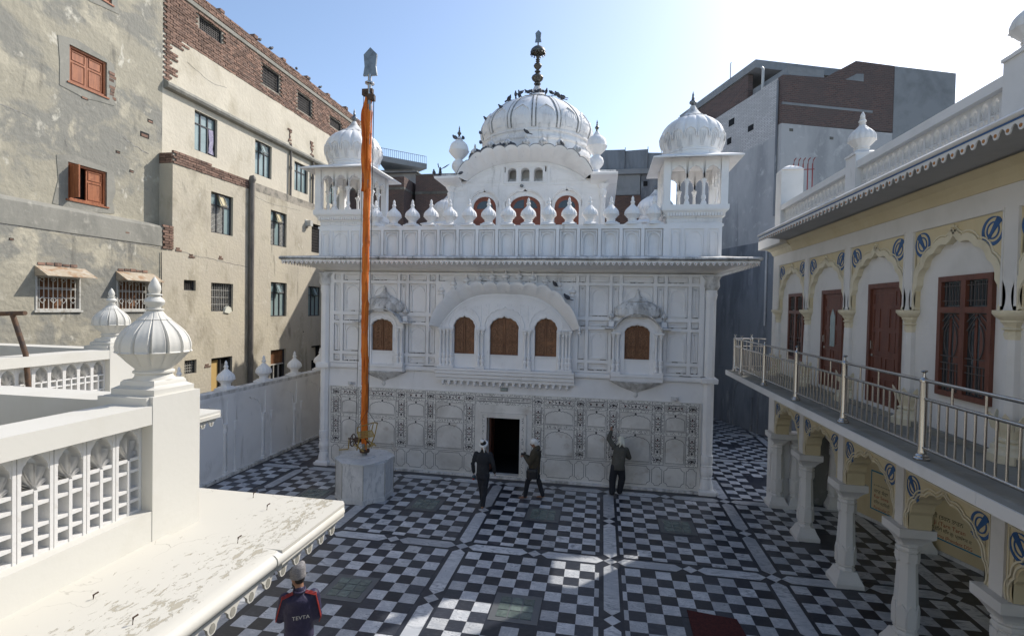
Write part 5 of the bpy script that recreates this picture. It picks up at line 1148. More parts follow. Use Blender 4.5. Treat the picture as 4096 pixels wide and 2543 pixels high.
# northern eave is narrower, so carry the wide slab round the corner by hand
MB().fpoly(lambda a, b, d: (a, b, d), [(TX, TY - .33), (TX + 1.033, TY - .33), (TX + 1.033, TY + .64), (TX + .99, TY + .70), (TX, TY + .70), (-3.9, TY + .70), (-3.9, TY), (TX, TY)], 3.335, TZ + .004).build('eave_slab', 'peeling_slab', te)
MB().tube([(TX + .993, TY - .4, 3.39), (TX + .993, TY + .62, 3.39), (TX + .93, TY + .662, 3.39), (-3.9, TY + .662, 3.39)], .056, 12).build('eave_nose', 'sunny_white', te, 60)
MB().tube([(TX + .988, -17, 3.39), (TX + .988, TY - .41, 3.39)], .056, 12).build('eave_nose', 'sunny_white', te, 60)
MB().fpoly(lambda a, b, d: (a, b, d), [(-5.13, -11.0), (-3.83, -11.0), (-3.83, -7.09), (-3.86, -7.06), (-9, -7.06), (-9, -7.7), (-5.13, -7.7)], 3.335, TZ + .002).build('eave_slab', 'sunny_white', te)
MB().tube([(-3.88, -11.0, 3.39), (-3.88, -7.12, 3.39), (-3.93, -7.10, 3.39), (-9, -7.10, 3.39)], .056, 12).build('eave_nose', 'sunny_white', te, 60)
def lace_t(fr, a0, a1, d):
    m_, dots = lace(fr, a0, a1, 3.33, .135, .19, d, d + .02); o = m_.build('lace_trim', 'sunny_white', te); k = MB()
    for a, z in dots: MB().fpoly(fr, [(a + .026 * math.cos(t * math.pi / 5), z + .034 * math.sin(t * math.pi / 5)) for t in range(10)], d - .002, d + .022).build('lace_eye', 'cement', o)
    MB().fbox(fr, a0, a1, 3.325, 3.345, d - .02, d + .045).build('lace_fillet', 'cement', o)
lace_t(lambda a, b, d: (TX + d, a, b), -17, TY + .62, .955)
lace_t(lambda a, b, d: (a, TY + d, b), -3.8, TX + .95, .615)
lace_t(lambda a, b, d: (-5.13 + d, a, b), -11, -7.14, 1.225)
# roof underfoot behind the viewpoint; unseen white south block added to bounce sunlight
MB().box(TX - .3, 7.3, -19, -13.7, 3.30, 3.748).build('roof_terrace', 'cement', te)
MB().box(-12, 7.3, -19.6, -19.05, 0, 9.2).build('bounce_block', 'sunny_white', te)
# parapets
def parapet_run(x, y0, y1, cap, n=None):
    m_ = MB(); m_.box(x - .34, x, y0, y1, TZ - .1, 3.72).box(x - .36, x, y0, y1, 4.40, 4.545)
    m_.build('parapet_rail', 'sunny_white', te); n = round((y1 - y0) / .215)
    for i in range(n): link('jali_panel', JS, te, loc=(x - .15, y0 + (i + .5) * (y1 - y0) / n, 3.72), rot=(0, 0, math.pi / 2))
parapet_run(TX, -16.9, -11.67, True); parapet_run(-5.13, -11.0, -8.0, True)
def pier(x0, x1, y0, y1):
    MB().box(x0, x1, y0, y1, TZ - .12, 4.61).box(x0 - .025, x1 - .03, y0 - .028, y0 - .002, 4.50, 4.606).build('pier', 'sunny_white', te)
    link('onion_finial', ON_S, te, loc=((x0 + x1) / 2, (y0 + y1) / 2, 4.61), scale=(.93, .93, .95), rot=(0, 0, .0))
pier(TX - .45, TX + .004, -11.67, TY + .004); pier(-5.58, -5.126, -8.0, -7.55)
MB().box(-5.1, TX - .46, TY - .36, TY, TZ - .1, 4.54).build('parapet_rail', 'sunny_white', te); MB().box(-12, -5.59, -7.9, -7.56, TZ - .1, 4.54).build('parapet_rail', 'sunny_white', te)
for x, y in ((TX + .42, -10.86), (TX + .62, -11.5), (TX + .75, -12.55), (TX + .30, -12.4), (TX + .1, -10.62)):
    MB().tube([(x, y, 3.44), (x + .005, y, 3.50), (x + .02, y + .02, 3.51)], .006, 5).build('wire_stub', 'rust_iron', te)
ps = thing('pipe_stand', (-5.3, -9.2, 3.75), 'bent maroon pipe stand at the left edge above the parapet', 'pipe')
MB().tube([(-5.10, -9.2, 3.75), (-5.19, -9.2, 4.58), (-5.423, -9.2, 5.15)], .032, 10).build('upright', 'rust_iron', ps, 50); MB().tube([(-6.1, -9.25, 5.09), (-5.634, -9.2, 5.135), (-5.20, -9.2, 5.155)], .032, 10).build('cross_pipe', 'rust_iron', ps, 50)

# ------------------------------------------------------------------ tall buildings on the left
XA, XB = -11.5, -11.0
def AF(a, b, d): return (XA + d, a, b)
def BF(a, b, d): return (XB + d, a, b)
def frame(m, fr, a0, a1, b0, b1, w, d0, d1):
    for q in ((a0, a1, b0, b0 + w), (a0, a1, b1 - w, b1), (a0, a0 + w, b0 + w, b1 - w), (a1 - w, a1, b0 + w, b1 - w)): m.fbox(fr, *q, d0, d1)
def steel_window(fr, h, parent, tilt=True, shutter=0, cloth=False, grill=False):
    a0, a1, b0, b1 = h; f = MB(); w = .045; frame(f, fr, a0, a1, b0, b1, w, -.16, -.09); W = a1 - a0; zt = b1 - (b1 - b0) * .30
    for u in (.34, .66): f.fbox(fr, a0 + W * u - .022, a0 + W * u + .022, b0 + w, b1 - w, -.155, -.095)
    f.fbox(fr, a0 + w, a1 - w, zt - .022, zt + .022, -.15, -.10)
    o = f.build('window', 'frame_dark', parent); MB().fbox(fr, a0 + .01, a1 - .01, b0 + .01, b1 - .01, -.15, -.13).build('pane', 'glass_teal', o)
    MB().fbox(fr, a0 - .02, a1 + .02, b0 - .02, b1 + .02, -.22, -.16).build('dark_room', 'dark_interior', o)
    if tilt:
        c0, c1 = a0 + W * .37, a0 + W * .64
        t = MB(); t.fpoly(lambda a, b, d: fr(d, b, a), [(-.10, b1 - .06), (-.08, b1 - .05), (.07, zt + .0), (.05, zt - .015)], c0, c1); t.build('vent_sash', 'wood_slat' if shutter else 'glass_teal', o)
        g = MB(); frame(g, lambda a, b, d: fr(a, b, d + (b1 - .05 - b) * .48), c0, c1, zt, b1 - .06, .025, -.075, -.055); g.build('sash_frame', 'frame_dark', o)
    if shutter:
        for u0, u1 in ((.03, .31), (.36, .64)) if shutter == 1 else ((.03, .31), (.69, .97)):
            s = MB(); x0, x1 = a0 + W * u0, a0 + W * u1; s.fbox(fr, x0, x1, b0 + w, zt - .03, -.13, -.125)
            ss = s.build('shutter', 'frame_dark', o); g = MB()
            for i in range(9): xx = x0 + (x1 - x0) * (i + .5) / 9; g.fbox(fr, xx - .005, xx + .005, b0 + w, zt - .03, -.125, -.115)
            for i in range(5):
                zc = b0 + w + (zt - b0 - .1) * (i + .5) / 5; g.fstrip(fr, [(x0, zc), ((x0 + x1) / 2, zc + .08), (x1, zc), ((x0 + x1) / 2, zc - .08)], .012, -.12, -.108, True)
            g.build('grille', 'grille_pale', ss)
    if cloth:
        MB().fpoly(fr, [(a0 + W * .70, b0 + .1), (a0 + W * .74, b0 + .5), (a0 + W * .69, b0 + .95), (a0 + W * .90, b0 + .97), (a0 + W * .93, b0 + .6), (a0 + W * .88, b0 + .3), (a0 + W * .95, b0 + .08)], -.125, -.09).build('hung_cloth', 'cloth_hung', o)
        MB().fbox(fr, a0 + W * .68, a1 - w, b0 + w, zt - .03, -.13, -.127).build('open_light', 'dark_interior', o)
    return o
def grille_window(fr, h, parent, nx=10, ny=8, m='iron_grille', back='dark_interior'):
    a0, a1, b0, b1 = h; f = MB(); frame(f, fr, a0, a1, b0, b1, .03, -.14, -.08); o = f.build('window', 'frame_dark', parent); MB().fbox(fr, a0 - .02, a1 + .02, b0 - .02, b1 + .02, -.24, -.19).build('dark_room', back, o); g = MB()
    for i in range(1, nx): a = a0 + (a1 - a0) * i / nx; g.fbox(fr, a - .006, a + .006, b0 + .03, b1 - .03, -.12, -.105)
    for j in range(1, ny): b = b0 + (b1 - b0) * j / ny; g.fbox(fr, a0 + .03, a1 - .03, b - .006, b + .006, -.119, -.104)
    g.build('grille', m, o); return o
# building A: rendered, with orange shutters and tin awnings
ra = thing('rendered_building', (XA, -6, 0), 'tall stained grey-beige rendered building with orange wooden shutters and tin awnings', 'building')
RW = [(-3.47, -2.41, 11.21, 12.20), (-3.50, -2.40, 8.06, 9.06), (-3.3, -2.27, 13.94, 15.0)]; AW = [(-4.68, -3.57, 5.07, 5.93), (-2.54, -1.43, 5.07, 5.94)]
m = MB(); holes_wall(m, AF, -16, -.50, 7.4, 19.5, RW, -.4, 0); m.build('upper_wall', 'plaster_grey', ra)
m = MB(); holes_wall(m, BF, -16, -1.0, 0, 7.09, AW, -.4, 0); m.build('lower_wall', 'plaster_grey', ra)
MB().fpoly(lambda a, b, d: (XB + a, d, b), [(-.5, 7.09), (.02, 7.09), (.01, 7.66), (-.02, 7.72), (-.5, 7.84)], -16, -1.0).build('ledge', 'cement', ra)
MB().box(XA - 3, XA - .4, -16, -.5, 0, 19.4).build('rear_mass', 'plaster_grey', ra)
for i, h in enumerate(RW):
    a0, a1, b0, b1 = h; f = MB(); frame(f, AF, a0, a1, b0, b1, .06, -.14, -.03); o = f.build('window', 'orange_door', ra)
    MB().fbox(AF, a0 - .02, a1 + .02, b0 - .02, b1 + .02, -.30, -.25).build('dark_room', 'dark_interior', o)
    for s in (0, 1):
        if i == 1 and s == 0: MB().fbox(AF, a0 + .06, a0 + .10, b0 + .06, b1 - .06, -.10, .28).build('open_shutter', 'orange_door', o); continue
        x0, x1 = a0 + .06 + s * (a1 - a0 - .12) / 2, a0 + .06 + (s + 1) * (a1 - a0 - .12) / 2
        lf = MB().fbox(AF, x0 + .004, x1 - .004, b0 + .06, b1 - .06, -.10, -.07).build('shutter', 'orange_door', o); q = MB(); zm = b0 + (b1 - b0) * .62
        for z0, z1 in ((b0 + .11, zm - .04), (zm + .04, b1 - .11)): q.fstrip(AF, rect(x0 + .06, x1 - .06, z0, z1), .022, -.075, -.055, True)
        q.build('moulding', 'orange_door', lf)
    MB().fbox(AF, a0 - .06, a1 + .06, b0 - .04, b0, -.15, .04).build('sill', 'orange_door', o)
    pm_ = MB(); rnd_ = random.Random(i)
    o1 = [(a0 - .32 + rnd_.uniform(-.1, .1), b0 - .2), (a0 - .25, b0 + .4 + rnd_.uniform(-.1, .1)), (a0 - .3, b1 + .1), (a0 + .2, b1 + .22), (a1 - .1, b1 + .12), (a1 + .22, b1 + .05), (a1 + .28, b0 + .5), (a1 + .18, b0 + .2), (a1 + .25, b0 - .15), (a1 - .3, b0 - .22), (a0 + .4, b0 - .28)]
    n = len(o1); inn = [(a0, b0), (a0, b0 + .5), (a0, b1), (a0 + .3, b1), (a1 - .3, b1), (a1, b1), (a1, b0 + .5), (a1, b0 + .2), (a1, b0), (a1 - .4, b0), (a0 + .4, b0)]
    pm_.add([AF(a, b, .012) for a, b in o1] + [AF(a, b, .015) for a, b in inn], [(k, (k + 1) % n, n + (k + 1) % n, n + k) for k in range(n)]); pm_.build('cement_patch', 'cement', ra)
for i, h in enumerate(AW):
    a0, a1, b0, b1 = h; f = MB(); frame(f, BF, a0, a1, b0, b1, .04, -.10, .02); o = f.build('window', 'grille_pale', ra); MB().fbox(BF, a0, a1, b0, b1, -.26, -.2).build('shutter', 'wood_carved', o); g = MB()
    W, Hh = a1 - a0, b1 - b0
    for k in range(1, 10): a = a0 + W * k / 10; g.fbox(BF, a - .008, a + .008, b0 + .04, b1 - .04, -.04, -.025)
    for u in (.36, .62, .66): g.fbox(BF, a0 + .04, a1 - .04, b0 + Hh * u - .008, b0 + Hh * u + .008, -.042, -.024)
    for u in (.16, .40, .62, .84):
        c = a0 + W * u; z = b0 + Hh * .30; g.fstrip(BF, [(c - .07, z), (c, z + .08), (c + .07, z), (c, z - .08)], .016, -.03, -.012, True); z = b1 - .09; g.fstrip(BF, [(c - .06, z), (c, z + .05), (c + .06, z), (c, z - .05)], .014, -.03, -.012, True)
    g.build('grille', 'grille_pale', o)
    MB().fbox(BF, a0 - .04, a1 + .04, b0 - .05, b0 - .003, -.1, .05).build('sill', 'grille_pale', o)
    t = MB(); y0, y1 = a0 - .02, a1 + .12
    t.add([BF(y0, b1 + .25, .01), BF(y1, b1 + .25, .01), BF(y1 + .02, b1 + .0, .40), BF(y0, b1 + .0, .40)], [(0, 1, 2, 3)]); t.add([BF(y0, b1 + .235, .01), BF(y1, b1 + .235, .01), BF(y1 + .02, b1 - .012, .40), BF(y0, b1 - .012, .40)], [(3, 2, 1, 0)])
    t.add([BF(y0, b1 + .25, .01), BF(y0, b1 - .005, .01), BF(y0, b1 - .01, .40), BF(y0, b1, .40)], [(0, 1, 2, 3)]); t.add([BF(y0 + .006, b1 + .25, .01), BF(y0 + .006, b1 - .005, .01), BF(y0 + .006, b1 - .01, .40)], [(0, 1, 2)]); t.build('awning', 'rust_sheet', ra)
    bk = MB(); 
    for k in range(5): bk.fbox(BF, a0 + .05 + k * .2, a0 + .22 + k * .2, b1 + .27 + .01 * (k % 2), b1 + .33 + .012 * (k % 3), -.02, .015)
    bk.build('exposed_brick', 'brick', ra)
# building B: pale plaster, brick top storey
rb_ = thing('brick_topped_building', (XA, 6, 0), 'tall pale plastered building with exposed brick top storey and steel windows', 'building')
WA = [(.85, 1.93, 10.71, 12.11), (4.04, 5.12, 10.70, 12.11), (6.79, 7.90, 10.66, 12.00), (9.6, 10.7, 10.66, 12.0)]
WG = [(1.06, 2.15, 15.02, 15.50), (4.46, 5.63, 14.59, 15.40), (7.03, 8.17, 14.50, 15.30), (9.90, 11.08, 14.75, 15.2)]
WB = [(1.06, 2.16, 7.84, 9.29), (4.39, 5.49, 7.81, 9.27), (7.46, 8.5, 7.84, 9.21), (-.12, .39, 5.73, 6.08), (1.10, 2.20, 5.02, 6.05), (4.44, 5.55, 4.79, 6.25), (7.24, 8.35, 4.77, 6.20), (-.07, .45, 2.90, 3.37), (1.13, 2.19, 2.05, 3.33), (4.48, 5.54, 2.02, 3.36), (7.56, 8.6, 2.01, 3.33)]
m = MB(); holes_wall(m, AF, -.5, 13.5, 9.8, 14.18, WA, -.35, -.002); m.build('upper_wall', 'plaster_pale', rb_)
m = MB(); holes_wall(m, AF, -.5, 13.5, 14.18, 16.18, WG, -.35, -.035); mort = m.build('brick_storey', 'mortar', rb_)
m = MB(); holes_wall(m, BF, -.60, 13.5, 0, 9.82, WB, -.5, 0); m.build('lower_wall', 'plaster_beige', rb_)
MB().box(XA - 3, XA - .36, -.45, 13.5, 0, 16.1).build('rear_mass', 'cement', rb_)
MB().fpoly(lambda a, b, d: (XA + a, d, b), [(-.02, 12.30), (.16, 12.34), (.20, 12.42), (.18, 12.50), (-.02, 12.62)], -.46, 13.5).build('ledge', 'cement', rb_)
MB().box(XB - .5, XB - .02, -.58, 13.5, 9.822, 10.16).build('parapet_core', 'mortar', rb_)
MB().fpoly(lambda a, b, d: (XA + a, d, b), [(-.03, 15.64), (.03, 15.65), (.035, 15.79), (-.03, 15.80)], .2, 13.5).build('lintel_band', 'cement', rb_)
key_fn['brick'] = lambda mb, k=0: mb.box(-.5, .5, -.5, .5, -.5, .5)
specs = []; rg = random.Random(3)
def inh(y, z, H): return any(h[0] - .1 < y < h[1] + .1 and h[2] - .04 < z < h[3] + .04 for h in H)
rows = 0; z = 14.22
while z < 16.2:
    y = -.45 + (.12 if rows % 2 else 0)
    while y < 13.2:
        if not (15.60 < z < 15.84) and not inh(y + .11, z, WG): specs.append((('brick', 0), (XA - .03 + rg.uniform(0, .022), y + .11, z + rg.uniform(-.004, .004)), (.06, .225 + rg.uniform(-.012, .006), .07)))
        y += .24
    z += .083; rows += 1
z = 12.66; rows = 0
while z < 14.2:                                     # ragged brick edge beside the grey building
    n = 2 if (rows // 3) % 2 else 1
    for k in range(n + (1 if z > 13.9 else 0) + (1 if z > 14.05 else 0)): specs.append((('brick', 0), (XA + .0 + rg.uniform(0, .012), -.36 + k * .24 + (.1 if rows % 2 else 0), z), (.05, .22, .07)))
    z += .083; rows += 1
for r_ in range(5):                                 # brick course on top of the lower storeys
    for k in range(16 - (1 if r_ == 4 else 0) * 9):
        specs.append((('brick', 0), (XB - .02 + rg.uniform(-.006, .014), -.47 + k * .235 + (.11 if r_ % 2 else 0), 9.86 + r_ * .085), (.08, .222, .072)))
for r_ in range(4):
    for k in range(2): specs.append((('brick', 0), (XB - .14 - k * .235, -.595, 9.86 + r_ * .085), (.222, .05, .072)))
for r_ in range(9): specs.append((('brick', 0), (XB + .005 + rg.uniform(0, .012), -.86 + (.05 if r_ % 2 else -.02), 7.06 + r_ * .085), (.05, .22, .07))); specs.append((('brick', 0), (XB + .002 + rg.uniform(0, .012), -.66, 7.06 + r_ * .085), (.05, .16, .07)))
pieces('brick', 'brick', rb_, specs, 300)
for i in range(6): MB().box(XA - .2, XA + .03, 2.0 + i * 1.9, 2.22 + i * 1.9, 16.18, 16.28 + .05 * (i % 2)).build('coping_brick', 'brick', rb_)
MB().box(XB - .5, XB, -1.0, -.6, 0, 7.08).build('corner_strip', 'plaster_beige', rb_)
for i, h in enumerate(WA): steel_window(AF, h, rb_, i in (1,), cloth=(i == 0))
for i, h in enumerate(WG): grille_window(AF, h, rb_, 12, 7)
for i, h in enumerate(WB):
    if i == 0: steel_window(BF, h, rb_, True, 1)
    elif i == 1: steel_window(BF, h, rb_, True, 2)
    elif i in (5, 6): steel_window(BF, h, rb_, True)
    elif i in (2, 3, 7): grille_window(BF, h, rb_, 6 if i != 2 else 9, 5 if i != 2 else 10, 'grille_pale' if i == 7 else 'iron_grille')
    elif i == 4:
        o = grille_window(BF, h, rb_, 12, 4, 'grille_pale'); MB().fpoly(BF, [(1.72, 4.98), (1.78, 5.14), (1.9, 5.22), (2.05, 5.16), (2.1, 5.02), (1.95, 4.94)], -.05, .04).build('hung_cloth', 'cloth_scarf_cream', o)
    else:
        a0, a1, b0, b1 = h; f = MB(); frame(f, BF, a0, a1, b0, b1, .05, -.16, -.08); o = f.build('window', 'frame_dark', rb_); MB().fbox(BF, a0, a1, b0, b1, -.26, -.2).build('dark_room', 'dark_interior', o)
        if i == 8: MB().fbox(BF, a0 + .05, a0 + .5, b0 + .05, b1 - .1, -.19, -.15).build('inner_wall', 'interior_yellow', o); MB().fbox(BF, a0 + .52, a0 + .56, b0, b1, -.18, -.08).build('mullion', 'frame_dark', o)
        if i == 9:
            MB().fbox(BF, a0 + .05, a1 - .05, b0 + .7, b1 - .05, -.19, -.15).build('blind', 'wood_carved', o); g = MB()
            for u in (.33, .66): g.fbox(BF, a0 + (a1 - a0) * u - .02, a0 + (a1 - a0) * u + .02, b0 + .05, b0 + .7, -.16, -.1)
            g.fbox(BF, a0 + .05, a1 - .05, b0 + .68, b0 + .72, -.16, -.09); g.build('mullion', 'grille_pale', o)
        if i == 10: MB().fbox(BF, a0 + .05, a0 + .6, b0 + .6, b1 - .1, -.19, -.15).build('blind', 'plaster_beige', o)
# pipes and service boxes
MB().tube([(XB + .09, 3.12, 0), (XB + .09, 3.08, 10.05)], .10, 12).build('downpipe', 'pipe_grey', rb_, 60); MB().tube([(XB + .05, 3.08, 10.05), (XB + .13, 3.08, 10.25), (XB + .2, 3.1, 10.28)], [.12, .14, .1], 10).build('rain_head', 'pipe_grey', rb_, 50)
for y in (6.38, 8.2):
    MB().tube([(XA + .08, y, 10.2), (XA + .08, y, 12.6)], .055, 10).build('downpipe', 'pipe_grey', rb_, 60); k = MB(); rk = random.Random(int(y))
    for q in range(9): k.fbox(AF, y - .16 + rk.uniform(0, .2), y - .02 + rk.uniform(0, .2), 12.66 + q * .075, 12.72 + q * .075, -.02, .02 + rk.uniform(0, .02))
    k.build('exposed_brick', 'brick', rb_)
    MB().tube([(XA + .08, y, 11.5), (XA + .08, y, 11.62)], .07, 10).build('pipe_collar', 'pipe_grey', rb_)
MB().box(XB, XB + .25, 6.95, 7.15, 9.0, 9.25).box(XB + .0, XB + .02, 6.9, 7.2, 8.95, 9.3).build('vent_box', 'grille_pale', rb_)
for (a, b, s) in ((-.35, 7.06, .12), (1.55, 6.98, .1), (.95, 3.1, .14), (.2, 6.9, .12)):
    k = MB(); k.fbox(BF, a - s, a + s, b - .06, b - .01, -.01, .02); k.fbox(BF, a - s * .8, a + s * .4, b + .01, b + .06, -.01, .014); k.build('exposed_brick', 'brick', rb_)
MB().ell(BF(6.86, 4.05, 0), (.03, .03, .03), 8, 6).build('pipe_stub', 'frame_dark', rb_)

rk = random.Random(8)
for (fr_, a, b, s) in ((AF, -.95, 11.05, .10), (AF, -1.15, 10.55, .16), (AF, -3.05, 10.95, .10), (AF, -1.6, 9.3, .07), (AF, -2.05, 9.75, .07), (AF, -5.6, 12.4, .06), (BF, -2.2, 7.35, .08), (BF, -5.2, 6.75, .05)):
    m = MB(); m.fbox(fr_, a - s, a + s, b - s * .5, b + s * .5, .001, .006); m.build('wall_hole', 'dark_interior', ra); MB().fbox(fr_, a - s * .8, a + s * .7, b - s * .42, b + s * .1, .002, .018).build('exposed_brick', 'brick', ra)
for k in range(8): MB().fbox(AF, -2.36 + rk.uniform(0, .06), -2.2 + rk.uniform(0, .08), 11.22 + k * .1, 11.30 + k * .1, -.02, .01 + rk.uniform(0, .02)).build('exposed_brick', 'brick', ra)
def crack(fr_, pts, parent, w=.014):
    o = []
    for (a0, b0), (a1, b1) in zip(pts, pts[1:]):
        for k in range(6): u = k / 6; o.append((a0 + (a1 - a0) * u + rk.uniform(-.02, .02), b0 + (b1 - b0) * u + rk.uniform(-.022, .022)))
    MB().fstrip(fr_, o + [pts[-1]], w, .0, .003).build('crack', 'dirt', parent)
crack(BF, [(-6, 7.06), (-3.2, 7.07), (-1.0, 7.02)], ra, .022); crack(AF, [(-3.6, 9.75), (-3.52, 9.45)], ra); crack(AF, [(-1.9, 10.25), (-1.5, 10.1), (-1.0, 10.0)], ra, .03); crack(AF, [(-6, 10.1), (-4.4, 9.9)], ra, .02)
crack(BF, [(-.5, 7.05), (.4, 6.93), (1.6, 6.85), (3.0, 6.75)], rb_, .02); crack(AF, [(.5, 13.6), (1.6, 13.35), (2.4, 13.5)], rb_); crack(BF, [(3.3, 9.6), (4.2, 9.5), (6.5, 9.62)], rb_)
MB().tube([BF(-1.05, 6.9, .03), BF(-1.02, 4.5, .04), BF(-1.0, 2.2, .03)], .012, 5).build('cable', 'plastic_black', ra)
ra.location = (-13.409, -4.782, -0.717); ra.scale = (1.1337,) * 3      # storeys are 3.2 m: built in units of 0.88
rb_.location = (-13.409, 8.822, -0.717); rb_.scale = (1.1337,) * 3      # storeys are 3.2 m: built in units of 0.88
# ------------------------------------------------------------------ houses behind the shrine
def house(name, loc, label): return thing(name, loc, label, 'building')
h1 = house('concrete_house', (-12, 20, 0), 'bare concrete roof terrace with iron railing behind the left kiosk')
MB().box(-19, -9.9, 18.2, 26, 0, 14.35).build('wall', 'far_plaster', h1); MB().box(-19, -9.7, 17.9, 26, 14.36, 14.42).build('roof_slab', 'far_cement', h1)
MB().add([(-12.6, 18, 15.25), (-9.95, 20.5, 15.25), (-9.95, 20.5, 15.62), (-12.6, 18, 15.62), (-14, 24, 15.25), (-14, 24, 15.62)], [(0, 1, 2, 3), (0, 3, 5, 4), (1, 4, 5, 2), (2, 5, 3), (0, 4, 1)]).build('upper_terrace', 'far_cement', h1)
MB().box(-13.6, -11, 20.5, 25, 14.4, 15.26).build('upper_room', 'far_plaster', h1)
g = MB()
for i in range(25):
    u = i / 24; x, y = -12.6 + 2.6 * u, 18.03 + 2.45 * u; g.tube([(x, y, 15.62), (x, y, 16.12)], .012, 4)
g.tube([(-12.6, 18.03, 16.13), (-10.0, 20.48, 16.13)], .018, 5); g.tube([(-12.6, 18.03, 16.13), (-13.4, 20.5, 16.13)], .018, 5); g.build('railing', 'frame_dark', h1)
h2 = house('brick_house', (-10.5, 17, 0), 'dark brick house with flat roof seen behind the left kiosk')
MB().box(-13.2, -9.6, 15.4, 17.8, 0, 13.4).build('wall', 'brick_far', h2); MB().box(-13.2, -9.58, 15.38, 17.8, 12.6, 12.75).build('lintel_band', 'cement_dark', h2)
h3 = house('brick_house', (-8, 18, 0), 'wide dark brick house between left kiosk and central pavilion')
MB().box(-9.3, -5.0, 16.6, 22, 0, 13.75).build('wall', 'brick_far', h3); MB().box(-9.32, -4.98, 16.57, 22, 12.55, 12.72).build('lintel_band', 'cement_dark', h3); MB().box(-9.32, -4.98, 16.57, 22, 13.76, 13.84).build('coping', 'cement_dark', h3)
h4 = house('tin_roofed_house', (4.3, 19, 0), 'half-plastered brick house with corrugated sheet screen right of the dome')
MB().box(1.5, 3.5, 18.3, 24, 0, 13.75).build('wall', 'far_plaster', h4)
MB().box(3.3, 4.9, 17.9, 18.3, 12.55, 13.8).build('wall', 'far_cement', h4); MB().box(2.8, 4.95, 17.86, 18.28, 0, 12.5).build('brick_wall', 'brick_shade', h4); MB().box(4.95, 6.4, 18.0, 24, 0, 13.8).build('wall', 'far_plaster_dark', h4)
MB().box(1.5, 6.5, 17.7, 24, 13.82, 14.12).build('roof_slab', 'far_cement', h4); MB().box(5.1, 5.35, 17.96, 18.0, 13.1, 13.4).build('opening', 'dark_interior', h4)
for k, (x0, x1, zt, dz) in enumerate(((2.2, 3.92, 15.38, 0), (3.96, 5.3, 15.30, .06), (5.34, 6.25, 15.14, -.04))):
    m = MB(); n = int((x1 - x0) / .04); vs = []; fs = []
    for i in range(n + 1):
        x = x0 + (x1 - x0) * i / n; y = 17.9 + .012 * (1 if i % 2 else -1); vs += [(x, y, 14.12), (x, y, zt + dz * i / n), (x, y + .006, 14.12), (x, y + .006, zt + dz * i / n)]
    for i in range(n): o = i * 4; fs += [(o, o + 4, o + 5, o + 1), (o + 2, o + 3, o + 7, o + 6), (o + 1, o + 5, o + 7, o + 3)]
    m.add(vs, fs).build('corrugated_sheet', 'corrugated', h4)
for x in (3.94, 5.32): MB().box(x - .02, x + .02, 17.85, 17.89, 14.12, 15.5).build('post', 'frame_dark', h4)
h5 = house('green_roofed_shed', (8.4, 21, 0), 'green corrugated sheet roof glimpsed through the right kiosk')
m = MB()
for i in range(12): z0 = 12.2 + i * .1; m.add([(7.0 + i * .28, 19 + i * .05, z0), (11.5, 19 + i * .05, z0), (11.5, 19.4 + i * .05, z0 + .085), (7.2 + i * .28, 19.4 + i * .05, z0 + .085)], [(0, 1, 2, 3)])
m.build('roof_sheet', 'green_sheet', h5); MB().box(8.0, 11.5, 19.8, 24, 0, 12.3).build('wall', 'far_plaster_dark', h5)
# rotated building behind the gallery
P0 = Vector((9.05, 10.94, 0)); KC = Vector((10.0164, 8.2837, 0))
def RL(a, b, d): return (P0.x - .342 * a - .94 * d, P0.y + .94 * a - .342 * d, b)
def RR(a, b, d): return (KC.x + .94 * a + .342 * d, KC.y + .342 * a - .94 * d, b)
rbk = house('unfinished_brick_building', (11, 12, 0), 'tall unfinished brick and plaster building rising behind the right-hand gallery')
NI = -2.80
HB = [(.55, 1.0, 14.48, 14.80), (-.95, -.55, 13.72, 13.98), (.75, 1.1, 13.62, 13.92)]
MB().fpoly(RL, [(NI, 12.9), (NI, 15.37), (-1.56, 15.37), (-1.5, 15.32), (1.5, 15.32), (6, 15.32), (6, 13.3), (.2, 13.3), (.1, 12.9)], -.3, .0).build('brick_wall', 'brick_white', rbk)
MB().fbox(RL, NI, 6, 8.5, 12.899, -.3, .004).build('plaster_wall', 'far_plaster', rbk); MB().fbox(RL, .1, 6, 12.9, 13.299, -.3, .005).build('plaster_wall', 'far_plaster', rbk)
MB().fbox(RL, NI, 8, 2.6, 8.499, -.3, .006).build('stained_wall', 'far_plaster_dark', rbk)
MB().fbox(RL, -8, 8, 0, 2.66, -.3, .07).build('base_wall', 'far_plaster_dark', rbk)
for k in range(-4, 4):
    a = k * 1.8; MB().fbox(RL, a - .14, a + .14, 0, 2.5, .07, .12).build('pilaster', 'far_plaster_dark', rbk); MB().lathe(RL(a + .3, 0, .09), [(.08, 0), (.08, .3), (.05, .4), (.05, 1.4), (.08, 1.55)], 8).build('half_column', 'far_plaster_dark', rbk)
    MB().spandrel(RL, arch(a + .9, .6, 1.65, 2.2, 7, .16, .04, 3), a + .14, a + 1.66, 2.5, .07, .10).build('blind_arch', 'far_plaster_dark', rbk)
for h in HB: MB().fbox(RL, *h, -.02, .012).build('wall_hole', 'dark_interior', rbk)
